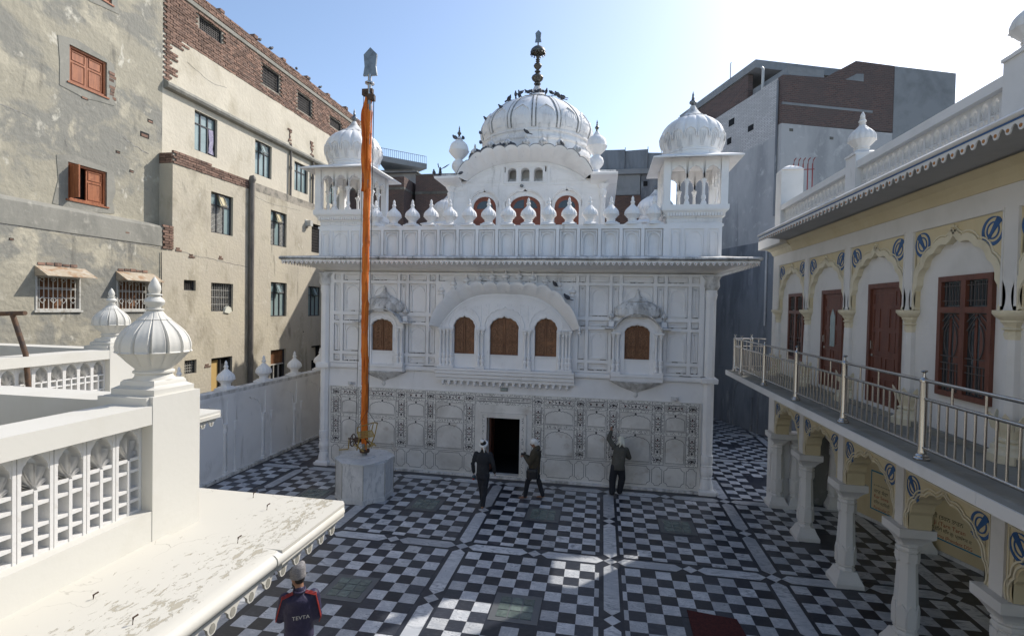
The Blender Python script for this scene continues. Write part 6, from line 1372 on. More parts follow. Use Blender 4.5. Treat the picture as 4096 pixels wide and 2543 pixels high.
# upper set-back brick storey and slab
MB().fpoly(RL, [(-.4, 15.3), (-.4, 16.45), (6, 16.45), (6, 15.3)], -.28, -.02).build('upper_brick', 'brick_far', rbk)
MB().add([RL(-1.0, 16.5, .02), RL(6, 16.5, .02), RL(6, 16.5, -5), RL(-1.0, 16.5, -5), RL(-1.0, 16.86, .02), RL(6, 16.86, .02), RL(6, 16.86, -5), RL(-1.0, 16.86, -5)], [(0, 1, 2, 3), (4, 7, 6, 5), (0, 4, 5, 1), (1, 5, 6, 2), (2, 6, 7, 3), (3, 7, 4, 0)]).build('roof_slab', 'far_cement', rbk)
MB().tube([RL(-1.3, 15.2, -.15), RL(-1.3, 16.3, -.15), RL(-1.15, 16.45, -.2)], .06, 10).build('vent_pipe', 'pvc', rbk, 60); MB().tube([RL(1.3, 16.86, -.2), RL(1.3, 17.75, -.2), RL(1.25, 17.78, -.2)], .02, 5).build('rod', 'frame_dark', rbk)
MB().tube([RL(-2.6, 9.5, .06), RL(-2.6, 15.2, .06)], .045, 8).build('downpipe', 'far_plaster_dark', rbk, 60); MB().tube([RL(-2.2, 4.8, .07), RL(-2.2, 8.6, .07)], .05, 8).build('downpipe', 'far_plaster', rbk, 60)
MB().fpoly(RR, [(0, 13.35), (0, 15.37), (2.0, 15.44), (3.5, 16.30), (5.45, 16.28), (5.45, 13.40)], -.3, 0).build('brick_wall', 'brick_far', rbk)
MB().fbox(RR, 0.3, 2.0, 15.42, 15.78, -4.5, -.05).build('roof_slab', 'far_cement', rbk); MB().fbox(RR, 0, 4.4, 14.14, 14.24, -.1, .012).build('lintel_band', 'far_cement', rbk)
MB().fpoly(RR, [(3.0, 15.45), (3.55, 15.75), (3.9, 15.78), (3.9, 15.45)], -.02, .008).build('opening', 'far_cement', rbk)
MB().fbox(RR, 0, 5.45, 0, 13.349, -.3, .004).build('plaster_wall', 'far_plaster', rbk); MB().fbox(RR, 5.451, 8.65, 0, 16.26, -4, .02).build('plaster_wall', 'far_cement', rbk)
MB().fbox(RL, 5.9, 6.2, 0, 15.3, -6, 0).build('rear_wall', 'far_plaster', rbk)
for a, z in ((.45, 13.1), (2.4, 12.9), (4.1, 12.85), (7.2, 14.5)): MB().fbox(RR, a - .08, a + .1, z - .06, z + .06, -.02, .012).build('wall_hole', 'cement_dark', rbk)
# ------------------------------------------------------------------ marble plinth and flagpole
PC = (-3.73, -1.62)
pt = thing('flagpole_plinth', (*PC, 0), 'octagonal white marble plinth with chipped top under the flagpole', 'plinth')
MB().lathe((*PC, 0), [(.80, .0), (.80, .12), (.785, .125), (.78, 1.045)], 8, rot=math.pi / 8).build('drum', 'marble_plinth', pt)
for i in range(8):
    a = i * math.pi / 4 + math.pi / 8; MB().box(-.004, .004, -.004, .004, .0, 1.045).build('joint', 'cement', pt).matrix_basis = Matrix.Translation((PC[0] + .792 * math.cos(a), PC[1] + .792 * math.sin(a), 0))
top = MB(); n = 8; ring = []
for i in range(8):
    a0, a1 = i * math.pi / 4 + math.pi / 8, (i + 1) * math.pi / 4 + math.pi / 8
    for k in range(6):
        u = k / 6; x = .815 * ((1 - u) * math.cos(a0) + u * math.cos(a1)); y = .815 * ((1 - u) * math.sin(a0) + u * math.sin(a1)); f = 1.0
        ang = math.degrees(math.atan2(y, x))
        if -38 < ang < -12: f = .90 + .025 * math.sin(k * 2.3)
        ring.append((PC[0] + x * f, PC[1] + y * f))
top.fpoly(lambda a, b, d: (a, b, d), ring, 1.046, 1.094); top.build('top_slab', 'marble_plinth', pt)
MB().lathe((*PC, 0), [(.27, 1.0945), (.27, 1.112), (.24, 1.12), (.1, 1.122)], 32).build('collar', 'marble_plinth', pt, 40)
PX, PYY = -3.765, -1.58
fp = thing('flagpole', (PX, PYY, 1.12), 'tall flagpole wrapped in orange cloth with steel spearhead', 'flagpole')
MB().tube([(PX - .05 * math.sin(max(0, z - 1.4) / 9.7 * math.pi), PYY, z) for z in [1.10 + .505 * i for i in range(21)]], .07, 16).build('pole', 'steel_dull', fp, 50)
rg = random.Random(5); cl = MB(); prof = []; z = 1.46; N = 28
while z < 11.15: prof.append(z); z += .09
ph = [rg.uniform(0, 6.28) for _ in range(40)]
vs = []; fs = []
for k, z in enumerate(prof):
    tie = min(abs((z % .78) - .39), .12) / .12
    bend = -.05 * math.sin((z - 1.4) / 9.7 * math.pi)
    for i in range(N):
        a = 2 * math.pi * i / N
        r = .088 + .012 * (.5 + .5 * tie) * math.sin(3 * a + ph[int(z / .78)] + z * 2.2) + .008 * math.sin(7 * a - z * 3.1 + ph[int(z / .78) + 5]) + .006 * rg.uniform(-1, 1) * tie
        r *= (.93 if z > 9.5 else 1) * (1.0 if z < 10.8 else .8)
        vs.append((PX + bend + r * math.cos(a), PYY + r * math.sin(a), z))
for k in range(len(prof) - 1):
    for i in range(N): j = (i + 1) % N; fs.append((k * N + i, k * N + j, (k + 1) * N + j, (k + 1) * N + i))
cl.add(vs, fs).build('cloth_wrap', 'orange_cloth', fp, 70)
for k in range(12):
    z = 1.56 + .78 * k; bend = -.05 * math.sin((z - 1.4) / 9.7 * math.pi); c = Vector((PX + bend, PYY, z))
    MB().tube([(c.x + .092 * math.cos(t * .6), c.y + .092 * math.sin(t * .6), z + .004 * math.sin(t * 3)) for t in range(11)], .009, 5).build('tie', 'orange_cloth', fp)
    s = MB(); a = c + Vector((.06, -.085, 0)); b = a + Vector((rg.uniform(-.06, .04), -.01, -.16 - rg.uniform(0, .14)))
    s.add([a + Vector((-.02, -.012, 0)), a + Vector((.025, -.005, .01)), b + Vector((.03, -.018, 0)), b + Vector((-.015, -.02, .03)), a + Vector((-.02, .0, 0)), a + Vector((.025, .007, .01)), b + Vector((.03, -.008, 0)), b + Vector((-.015, -.008, .03))], [(0, 1, 2, 3), (4, 7, 6, 5), (0, 3, 7, 4), (1, 5, 6, 2), (0, 4, 5, 1), (3, 2, 6, 7)]); s.build('tie_end', 'orange_cloth', fp)
fg = MB(); vs = []; fs = []; M_ = 12
for k in range(26):
    z = 11.12 - k * .105; w = .05 + .10 * min(1, k / 6) * (1 - .25 * (k > 10)) 
    for i in range(M_):
        u = i / (M_ - 1); x = PX - .03 - w * u - (.03 * math.sin(k * .5)) * u; y = PYY - .10 + .028 * math.sin(u * 9 + k * .35) - .015 * u
        vs.append((x, y, z - .05 * u * math.sin(k * .9)))
for k in range(25):
    for i in range(M_ - 1): o = k * M_ + i; fs.append((o, o + 1, o + M_ + 1, o + M_))
fgm = fg.add(vs, fs).build('flag', 'orange_cloth', fp, 60); md = fgm.modifiers.new('thick', 'SOLIDIFY'); md.thickness = .012
MB().fpoly(lambda a, b, d: (a, PYY - .12 + d, b), [(-3.90, 9.05), (-3.86, 9.0), (-3.85, 8.82), (-3.88, 8.72), (-3.91, 8.80)], 0, .02).build('tassel', 'navy_line', fp)
MB().lathe((PX, PYY, 0), [(.055, 11.1), (.055, 11.5), (.13, 11.52), (.13, 11.56), (.055, 11.6), (.05, 11.78)], 20).build('steel_neck', 'steel', fp, 40)
MB().box(PX - .21, PX + .10, PYY - .05, PYY + .05, 11.26, 11.38).box(PX - .20, PX - .12, PYY - .07, PYY + .07, 11.2, 11.27).box(PX - .08, PX + .14, PYY - .09, PYY + .09, 11.06, 11.22).build('pulley_block', 'rust_iron', fp)
MB().tube([(PX + .10, PYY - .05, 11.18), (PX + .17, PYY - .06, 11.18)], .03, 8).tube([(PX + .10, PYY - .05, 11.10), (PX + .17, PYY - .06, 11.10)], .03, 8).build('pulley', 'plastic_black', fp)
MB().fpoly(lambda a, b, d: (PX + .015 + a, PYY + d, b), [(-.205, 11.745), (-.165, 12.0), (-.195, 12.33), (0, 12.52), (.195, 12.33), (.165, 12.0), (.205, 11.745)], -.03, .03).build('spearhead', 'steel_dull', fp)
for pts in ([(PX - .17, PYY - .02, 11.22), (PX - .20, PYY - .02, 6), (PX - .27, PYY - .02, 1.7)], [(PX + .14, PYY - .04, 11.15), (PX + .12, PYY - .04, 5), (PX + .11, PYY - .04, 2.45)], [(PX + .16, PYY - .06, 11.1), (PX + .13, PYY - .06, 5), (PX + .13, PYY - .06, 2.4)]):
    MB().tube(pts, .007, 5).build('cable', 'plastic_black', fp)
# winch clamped to the pole
MB().lathe((PX, PYY, 0), [(.13, 1.20), (.14, 1.22), (.14, 1.27), (.09, 1.29)], 16).build('clamp', 'rust_iron', fp, 40)
wx = -4.08; wy = -1.66; wz = 1.54
wh = MB().tube([(wx, wy + .165 * math.cos(t * math.pi / 12), wz + .165 * math.sin(t * math.pi / 12)) for t in range(24)], .016, 6, True)
for t in range(2): a = t * math.pi / 2 + .3; wh.tube([(wx, wy - .16 * math.cos(a), wz - .16 * math.sin(a)), (wx, wy + .16 * math.cos(a), wz + .16 * math.sin(a))], .012, 6)
wh.build('winch_wheel', 'rust_iron', fp, 50)
MB().tube([(-4.22, wy, wz + .04), (-3.85, wy, wz + .03)], .022, 8).tube([(-4.02, wy, wz + .02), (-3.86, wy, wz + .02)], .075, 12).build('winch_drum', 'rust_iron', fp, 50)
MB().tube([(-4.20, wy, wz + .05), (-4.215, wy, 1.30), (-4.225, wy, 1.275), (-4.48, wy - .04, 1.25)], .016, 8).build('crank', 'yellow_iron', fp, 50)
MB().tube([(-4.02, wy, wz - .05), (-3.85, PYY - .05, 1.24)], .018, 6).tube([(-3.66, PYY, 1.24), (-3.60, PYY, 1.42), (-3.72, PYY - .06, 1.6)], .018, 6).build('winch_arm', 'rust_iron', fp)
# hoist seat hung beside the pole
hs = thing('hoist_seat', (-3.6, -1.75, 1.45), 'small yellow iron hoist chair hanging against the flagpole above the plinth', 'chair')
def bar(m, a, b, r=.014): m.tube([a, b], r, 6)
A, B_, C_, D_ = (-3.90, -1.78, 1.80), (-3.72, -2.0, 1.70), (-3.34, -1.86, 1.75), (-3.52, -1.66, 1.85)
for i in range(7):
    u = i / 6; p = [A[k] + (B_[k] - A[k]) * u for k in range(3)]; q = [D_[k] + (C_[k] - D_[k]) * u for k in range(3)]; MB().tube([p, q], .011, 6).build('slat', 'yellow_iron', hs)
m = MB(); bar(m, A, B_); bar(m, B_, C_); bar(m, C_, D_); bar(m, D_, A); m.build('seat_frame', 'yellow_iron', hs)
m = MB(); bar(m, D_, (-3.50, -1.60, 2.06)); bar(m, C_, (-3.30, -1.78, 2.10)); bar(m, (-3.50, -1.60, 2.06), (-3.30, -1.78, 2.10)); bar(m, A, (-3.91, -1.74, 1.93)); bar(m, (-3.91, -1.74, 1.93), (-3.50, -1.60, 2.06)); m.build('back_frame', 'yellow_iron', hs)
for p, q in (((-3.72, -2.0, 1.70), (-3.80, -1.98, 1.36)), ((-3.88, -2.0, 1.52), (-3.60, -1.98, 1.34)), (C_, (-3.48, -1.84, 1.44)), ((-3.58, -1.86, 1.64), (-3.30, -1.84, 1.48))): MB().tube([p, q], .017, 6).build('leg', 'yellow_iron', hs)
m = MB(); bar(m, (-3.63, -1.72, 2.42), (-3.90, -1.75, 1.93), .006); bar(m, (-3.63, -1.72, 2.42), (-3.40, -1.7, 2.1), .006); m.build('hanger', 'plastic_black', hs)
for i in range(4): MB().tube([(-3.66 + i * .02, -1.96, 1.40 + i * .03), (-3.40 + i * .02, -1.84, 1.46 + i * .03)], .009, 5).build('foot_slat', 'yellow_iron', hs)
# carpet on the floor
cm = MB(); cm.fpoly(lambda a, b, d: (a, b, d), [(4.39, -5.57), (5.21, -5.68), (5.40, -7.8), (4.36, -7.8)], .003, .014); tag(cm.build('carpet', 'carpet'), 'dark red carpet lying on the chequered floor at the bottom edge', 'carpet')

# ------------------------------------------------------------------ people
def remesh(mb, name, m, voxel, smooth_it=6):
    me = bpy.data.meshes.new(name); me.from_pydata(mb.v, [], mb.f); bm = bmesh.new(); bm.from_mesh(me); bmesh.ops.recalc_face_normals(bm, faces=bm.faces); bm.to_mesh(me); bm.free()
    ob = bpy.data.objects.new(name, me); COL.objects.link(ob)
    r = ob.modifiers.new('r', 'REMESH'); r.mode = 'VOXEL'; r.voxel_size = voxel
    s = ob.modifiers.new('s', 'SMOOTH'); s.factor = .5; s.iterations = smooth_it
    dg = bpy.context.evaluated_depsgraph_get(); out = bpy.data.meshes.new_from_object(ob.evaluated_get(dg))
    bpy.data.objects.remove(ob); bpy.data.meshes.remove(me); out.name = name; out.materials.clear(); out.materials.append(MATS[m])
    out.polygons.foreach_set('use_smooth', [True] * len(out.polygons)); return out
def chain(mb, pts, n=12):
    """limb through (point, radius) pairs with rounded ends and joints."""
    P = [Vector(p) for p, r in pts]; Rr = [r for p, r in pts]; fine = []; fr = []
    for i in range(len(P) - 1):
        for k in range(4): u = k / 4; fine.append(P[i].lerp(P[i + 1], u)); fr.append(Rr[i] + (Rr[i + 1] - Rr[i]) * u)
    fine.append(P[-1]); fr.append(Rr[-1]); mb.tube(fine, fr, n)
    for p, r in pts: mb.ell(p, (r * .985,) * 3, 10, 8)
def stack(mb, rings, n=20):
    vs = []; fs = []
    for (cx, cy, z, rx, ry) in rings:
        for i in range(n): a = 2 * math.pi * i / n; vs.append((cx + rx * math.copysign(abs(math.cos(a)) ** .85, math.cos(a)), cy + ry * math.copysign(abs(math.sin(a)) ** .85, math.sin(a)), z))
    for k in range(len(rings) - 1):
        for i in range(n): j = (i + 1) % n; fs.append((k * n + i, k * n + j, (k + 1) * n + j, (k + 1) * n + i))
    fs.append(tuple(range(n - 1, -1, -1))); fs.append(tuple((len(rings) - 1) * n + i for i in range(n))); mb.add(vs, fs)
def hand(mb, w, d, up, side, curl=.35, s=1.0):
    """palm plus five unequal fingers; d = direction of the fingers, up = back of the hand, side = towards the thumb."""
    w, d, up, side = Vector(w), Vector(d).normalized(), Vector(up).normalized(), Vector(side).normalized()
    pc = w + d * .045 * s; chain(mb, [(w, .026 * s), (w + d * .03 * s, .03 * s)]); M = Matrix((side, up, d)).transposed(); mb.ell(pc, (.040 * s, .017 * s, .048 * s), 12, 8, M)
    for k, (o, L) in enumerate(((.030, .070), (.010, .080), (-.011, .074), (-.031, .058))):
        b = w + d * .085 * s + side * o * s; m1 = b + (d * math.cos(curl) - up * math.sin(curl)) * L * .5 * s; t = m1 + (d * math.cos(curl * 2.2) - up * math.sin(curl * 2.2)) * L * .5 * s
        chain(mb, [(b, .010 * s), (m1, .009 * s), (t, .0075 * s)], 8)
    b = w + d * .02 * s + side * .032 * s; m1 = b + (d * .55 + side * .8).normalized() * .035 * s; chain(mb, [(b, .012 * s), (m1, .0105 * s), (m1 + (d * .85 + side * .35 - up * .3).normalized() * .032 * s, .0085 * s)], 8)
def human(loc, rz, J, label, jacket, trouser, head='scarf', scale=1.0, jopt=None, tr_r=(.098, .078, .062), group=None):
    g = lambda k: Vector(J[k]); root_m = Matrix.Translation(loc) @ Matrix.Rotation(rz, 4, 'Z') @ Matrix.Scale(scale, 4)
    body = MB(); H = g('head'); nk = g('neck'); face = Vector(J.get('look', (0, 1, 0))).normalized(); rt = face.cross(Vector((0, 0, 1))).normalized(); upv = rt.cross(face)
    M = Matrix((rt, face, upv)).transposed()
    body.ell(H, (.074, .092, .112), 20, 16, M); body.ell(H + face * .025 - upv * .055, (.056, .062, .062), 16, 12, M)
    chain(body, [(H - upv * .06 - face * .02, .055), (nk, .058), (nk - Vector((0, 0, .06)), .07)])
    chain(body, [(H + face * .088 + upv * .012, .010), (H + face * .106 - upv * .018, .014)], 8)                 # nose
    for s in (-1, 1): body.ell(H + rt * s * .074 - face * .005 - upv * .005, (.012, .022, .032), 10, 8, M)      # ears
    body.ell(H + face * .088 - upv * .052, (.026, .012, .008), 10, 6, M); 
    for s in (-1, 1): body.ell(H + face * .078 + rt * s * .032 + upv * .012, (.015, .010, .008), 8, 6, M)
    pel = (g('hipL') + g('hipR')) / 2; sh_ = (g('shL') + g('shR')) / 2
    stack(body, [(pel.x, pel.y, pel.z - .06, .13, .09), (pel.x, pel.y, pel.z + .1, .125, .085), ((pel.x + sh_.x) / 2, (pel.y + sh_.y) / 2, (pel.z + sh_.z) / 2, .13, .085), (sh_.x, sh_.y, sh_.z - .06, .15, .09), (sh_.x, sh_.y, sh_.z + .02, .08, .06)])
    for s in 'LR':
        chain(body, [(g('sh' + s), .045), (g('el' + s), .036), (g('wr' + s), .027)]); chain(body, [(g('hip' + s), .07), (g('kn' + s), .05), (g('an' + s), .036)])
        f = g('an' + s); fd = Vector(J.get('ft' + s, (0, 1, 0))).normalized(); chain(body, [(f + Vector((0, 0, -.03)) - fd * .03, .036), (f + fd * .10 + Vector((0, 0, -.055)), .030), (f + fd * .17 + Vector((0, 0, -.066)), .020)])
        hd = J.get('hd' + s); fdir = hd[0] if hd else (g('wr' + s) - g('el' + s)); hand(body, g('wr' + s), fdir, hd[1] if hd else (0, -1, 0), hd[2] if hd else (0, 1, 0), hd[3] if hd else .4)
    bo = link('person', remesh(body, 'person', 'skin', .0105, 2)); bo.matrix_basis = root_m; tag(bo, label, 'person', group)
    # trousers
    t = MB(); stack(t, [(pel.x, pel.y, pel.z - .10, .150, .115), (pel.x, pel.y, pel.z - .02, .165, .125), (pel.x, pel.y, pel.z + .10, .155, .11)])
    for s in 'LR': chain(t, [(g('hip' + s) - Vector((0, 0, .02)), tr_r[0]), (g('kn' + s), tr_r[1]), (g('an' + s) + Vector((0, 0, .0)), tr_r[2])])
    link('trousers', remesh(t, 'trousers', trouser, .018, 5), bo)
    # jacket
    j = MB(); o = {'hem': -.04, 'w': .185, 'd': .125, 'r': (.082, .066, .050), 'chest': .195}; o.update(jopt or {})
    hz = pel.z + o['hem']; mid = (pel + sh_) / 2
    stack(j, [(pel.x + o.get('hx', 0), pel.y, hz, o['w'], o['d']), (pel.x + o.get('hx', 0) * .6, pel.y, hz + .10, o['w'] * .97, o['d']), (mid.x, mid.y, mid.z, o['w'] * .96, o['d'] * .97), (sh_.x, sh_.y - .005, sh_.z - .14, o['chest'], o['d'] + .005), (sh_.x, sh_.y - .01, sh_.z - .02, o['chest'] * .93, o['d'] * .88), (nk.x, nk.y, sh_.z + .055, .085, .075)])
    for s in 'LR': chain(j, [(g('sh' + s), o['r'][0]), (g('el' + s), o['r'][1]), (g('wr' + s), o['r'][2])])
    chain(j, [(nk + Vector((0, 0, -.03)), .075), (nk + Vector((0, 0, .012)), .070)])
    if o.get('hood'): j.ell(nk + Vector(o['hood']), (.125, .09, .085), 16, 10)
    jo = link('jacket', remesh(j, 'jacket', jacket, .017, 5), bo)
    return bo, jo, root_m, H, M
BASE = dict(head=(0, .02, 1.64), neck=(0, 0, 1.50), hipL=(-.09, 0, .90), hipR=(.09, 0, .90), knL=(-.10, .02, .49), knR=(.10, .02, .49), anL=(-.09, -.01, .085), anR=(.09, -.01, .085), shL=(-.185, 0, 1.42), shR=(.185, 0, 1.42), elL=(-.25, -.03, 1.15), elR=(.25, -.03, 1.15), wrL=(-.25, .05, .91), wrR=(.25, .05, .91))
def scarf_cap(bo, H, M, m, tails=(), dome=(.090, .106, .085), dz=.030, brim=0):
    c = MB(); c.ell(H + M @ Vector((0, -.012, dz)), dome, 20, 14, M)
    for pts in tails: chain(c, [(H + M @ Vector(p), r) for p, r in pts], 10)
    return link('head_cloth', remesh(c, 'head_cloth', m, .010, 3), bo)
# 1: man in black walking to the door
J = dict(BASE); J.update(head=(.0, .03, 1.665), knL=(-.05, .10, .50), knR=(.05, .0, .48), anL=(-.03, .16, .14), anR=(.02, -.06, .085), ftR=(.1, 1, 0), wrL=(-.26, .06, .92), elL=(-.27, -.02, 1.16), elR=(.27, -.02, 1.16), wrR=(.29, .10, .93), look=(.12, 1, 0))
bo, jo, rm, H, M = human((-.27, -1.80, 0), .05, J, 'barefoot man in black with white head cloth walking towards the doorway', 'cloth_black', 'cloth_trouser', jopt={'hem': .02, 'chest': .182, 'w': .172, 'r': (.072, .06, .046)}, scale=1.02)
hr = MB(); hr.ell(H + M @ Vector((0, -.035, .02)), (.078, .072, .10), 16, 10, M); link('hair', remesh(hr, 'hair', 'hair', .011, 2), bo)
c = MB(); c.tube([H + M @ Vector((.092 * math.cos(t), -.01 + .108 * math.sin(t), .015 + .045 * math.sin(t))) for t in [i * math.pi / 9 for i in range(18)]], .032, 8, True); c.ell(H + M @ Vector((-.03, -.02, .085)), (.075, .085, .05), 14, 10, M); chain(c, [(H + M @ Vector((.03, -.115, -.03)), .03), (H + M @ Vector((.055, -.13, -.12)), .022), (H + M @ Vector((.06, -.13, -.17)), .012)])
link('head_cloth', remesh(c, 'head_cloth', 'cloth_white', .010, 2), bo)
cap = thing('folded_cap', (-.535, -1.74, .78), 'small cap and bottle held in the walking man’s left hand', 'cap')
MB().ell((-.535, -1.72, .80), (.055, .06, .045), 12, 8).build('crown', 'bottle_teal', cap, 60); MB().ell((-.545, -1.73, .735), (.035, .04, .025), 10, 6).build('peak', 'cloth_red', cap, 60)
# 2: photographer with shoulder bag, facing left
J = dict(BASE); J.update(head=(.0, .03, 1.565), neck=(0, -.02, 1.43), shL=(-.18, -.02, 1.35), shR=(.18, -.02, 1.35), hipL=(-.09, 0, .86), hipR=(.09, 0, .86), elL=(-.22, .10, 1.06), elR=(.20, .10, 1.05), wrL=(-.06, .26, 1.19), wrR=(.03, .25, 1.17), knL=(-.09, .17, .50), anL=(-.08, .24, .085), knR=(.09, -.12, .48), anR=(.08, -.24, .09), look=(0, 1, -.25),
         hdL=((.1, 1, .15), (-.4, 0, 1), (1, 0, .3), .5), hdR=((-.1, 1, .15), (.4, 0, 1), (-1, 0, .3), .5))
bo, jo, rm, H, M = human((.985, -.80, 0), math.pi / 2, J, 'photographer in olive hooded jacket and white head cloth striding left', 'cloth_olive', 'cloth_trouser', jopt={'hem': -.13, 'w': .20, 'd': .165, 'chest': .205, 'r': (.095, .08, .06), 'hood': (0, -.06, .0)}, scale=1.0, tr_r=(.10, .075, .062))
scarf_cap(bo, H, M, 'cloth_white', tails=([((0, -.09, .01), .035), ((.01, -.13, -.05), .03)], [((0, .02, .05), .07), ((0, -.05, -.03), .075)]), dome=(.092, .115, .095))
bag = thing('shoulder_bag', (.95, -.98, .75), 'black camera bag slung at the photographer’s hip', 'bag')
q = MB(); stack(q, [(.95, -1.02, .62, .14, .055), (.95, -1.02, .66, .165, .07), (.95, -1.02, .84, .165, .072), (.95, -1.02, .90, .13, .055)]); link('body', remesh(q, 'body', 'plastic_black', .014, 4), bag)
MB().tube([(.82, -1.02, .88), (.86, -.99, 1.1), (1.0, -.97, 1.36), (1.12, -.92, 1.44)], .016, 6).tube([(1.08, -1.02, .88), (1.16, -.98, 1.1), (1.17, -.93, 1.40)], .016, 6).build('strap', 'plastic_black', bag)
cam = thing('photo_camera', (.70, -.80, 1.2), 'black camera in the hands of the man in the olive jacket', 'camera')
MB().box(.665, .735, -.88, -.74, 1.185, 1.275).box(.68, .725, -.83, -.79, 1.275, 1.30).build('camera_body', 'plastic_black', cam); MB().tube([(.665, -.81, 1.225), (.60, -.81, 1.245)], .037, 12).build('lens', 'plastic_black', cam, 40)
# 3: man touching the wall
J = dict(BASE); J.update(head=(.16, .26, 1.53), neck=(.12, .14, 1.42), shL=(-.04, .12, 1.37), shR=(.30, .10, 1.31), elL=(-.20, .36, 1.53), wrL=(-.13, .565, 1.70), elR=(.40, .20, 1.06), wrR=(.30, .42, 1.05), hipL=(-.02, -.03, .86), hipR=(.16, .0, .86), knL=(-.07, .0, .48), knR=(.20, .06, .48), anL=(-.08, -.05, .085), anR=(.14, .09, .085), look=(.25, 1, -.45), ftL=(-.3, 1, 0), ftR=(.1, 1, 0),
         hdL=((.06, .12, 1), (0, -1, .1), (1, .1, .2), .12), hdR=((-.4, 1, .3), (.5, 0, 1), (-1, 0, .4), .4))
bo, jo, rm, H, M = human((3.245, 0, 0), 0, J, 'man in grey-green jacket and cream scarf raising his hand to the inlaid wall', 'cloth_grey_green', 'cloth_trouser', jopt={'hem': -.10, 'w': .195, 'd': .14, 'chest': .20, 'r': (.085, .072, .055), 'hx': .0}, tr_r=(.115, .105, .085))
scarf_cap(bo, H, M, 'cloth_scarf_cream', tails=([((0, -.08, .0), .055), ((-.02, -.13, -.09), .035), ((-.09, -.14, -.17), .012)], [((.02, -.10, -.02), .05), ((.04, -.15, -.12), .035), ((.0, -.16, -.22), .012)], [((.06, -.06, .0), .045), ((.10, -.10, -.10), .04), ((.13, -.12, -.19), .012)]), dome=(.093, .112, .098))
# 4: man in navy track jacket at the bottom edge
J = dict(BASE); J.update(head=(-.03, .05, 1.655), elL=(-.25, .10, 1.10), wrL=(-.20, .33, 1.20), elR=(.235, .0, 1.13), wrR=(.21, .16, .96), look=(-.75, .66, -.22), hdL=((.3, .8, .35), (-.6, 0, .8), (.8, 0, .6), .5))
ML = (-1.19, -8.80, 0); MR = .50
bo, jo, rm, H, M = human(ML, MR, J, 'man in navy track jacket and grey beanie looking at his phone', 'cloth_navy', 'cloth_trouser', jopt={'hem': -.06, 'w': .20, 'd': .14, 'chest': .20, 'r': (.084, .072, .052)}, scale=.98)
br = MB(); br.ell(H + M @ Vector((0, .045, -.075)), (.056, .058, .05), 14, 10, M); link('beard', remesh(br, 'beard', 'hair', .011, 2), bo); br = MB(); br.ell(H + M @ Vector((0, -.03, .0)), (.079, .075, .085), 14, 10, M); link('hair', remesh(br, 'hair', 'hair', .011, 2), bo)
b = MB(); stack(b, [(0, 0, -.01, .093, .108), (0, 0, .03, .096, .112), (0, -.005, .09, .092, .106), (.01, -.02, .14, .08, .09), (.03, -.03, .175, .055, .06), (.05, -.03, .19, .02, .02)]); b.ell((.055, -.02, .165), (.055, .045, .035), 12, 8)
hb = link('beanie', remesh(b, 'beanie', 'knit_grey', .011, 3), bo); hb.matrix_basis = Matrix.Translation(H + M @ Vector((0, -.01, .015))) @ M.to_4x4() @ Matrix.Rotation(.12, 4, 'X')
for k in range(6):
    s = MB(); zz = .035 + .02 * k; rr = 1 - .06 * k; s.tube([((.098 * rr) * math.cos(t), (.115 * rr) * math.sin(t), zz) for t in [math.pi * .55 + i * .12 for i in range(9)]], .005, 5); s.build('beanie_stripe', 'knit_dark', hb)
for sd, sx in (('L', -1), ('R', 1)):
    S, E_, Wp = (Vector(J[k + sd]) for k in ('sh', 'el', 'wr')); nkp = Vector((sx * .075, -.02, 1.485))
    for k in range(3):
        off = (k - 1) * .020; up = Vector((sx * .35, -.75, .45)).normalized(); out = Vector((0, .5, .8)).cross(up).normalized() * 0 + Vector((.0, 1, .55)).normalized()
        pts = [nkp + out * off + Vector((0, -.01, .012)), S + up * .088 + out * off, (S + E_) / 2 + Vector((sx * .5, -.84, .2)).normalized() * .088 + out * off * .9, E_ + Vector((sx * .6, -.78, .1)).normalized() * .082 + out * off * .9, Wp + Vector((sx * .75, -.62, .1)).normalized() * .06 + out * off * .8]
        MB().tube(pts, .0065, 6).build('sleeve_stripe', 'cloth_red', jo)
link('lettering', text_mesh('lettering', 'TEVTA', 'text_white', .072, lambda a, b, d: (a + .03, -.148 - d + .10 * (a + .03) ** 2 * 10 * .3, b + 1.20), sx=1.05), jo)
col = MB().tube([(.072 * math.cos(t), -.005 + .075 * math.sin(t), 1.515 + .012 * math.sin(t)) for t in [i * math.pi / 8 for i in range(16)]], .018, 8, True); col.build('collar', 'cloth_navy', jo, 60)
phn = thing('phone', rm @ Vector((-.16, .42, 1.25)), 'white phone in the hand of the man in the beanie', 'phone'); o = MB().box(-.038, .038, -.006, .006, -.07, .07).build('case', 'phone_white', phn); o.matrix_parent_inverse = Matrix(); o.rotation_euler = (.9, 0, MR + .5); o2 = MB().box(-.033, .033, -.0075, -.006, -.06, .06).build('screen', 'glass_dark', o)

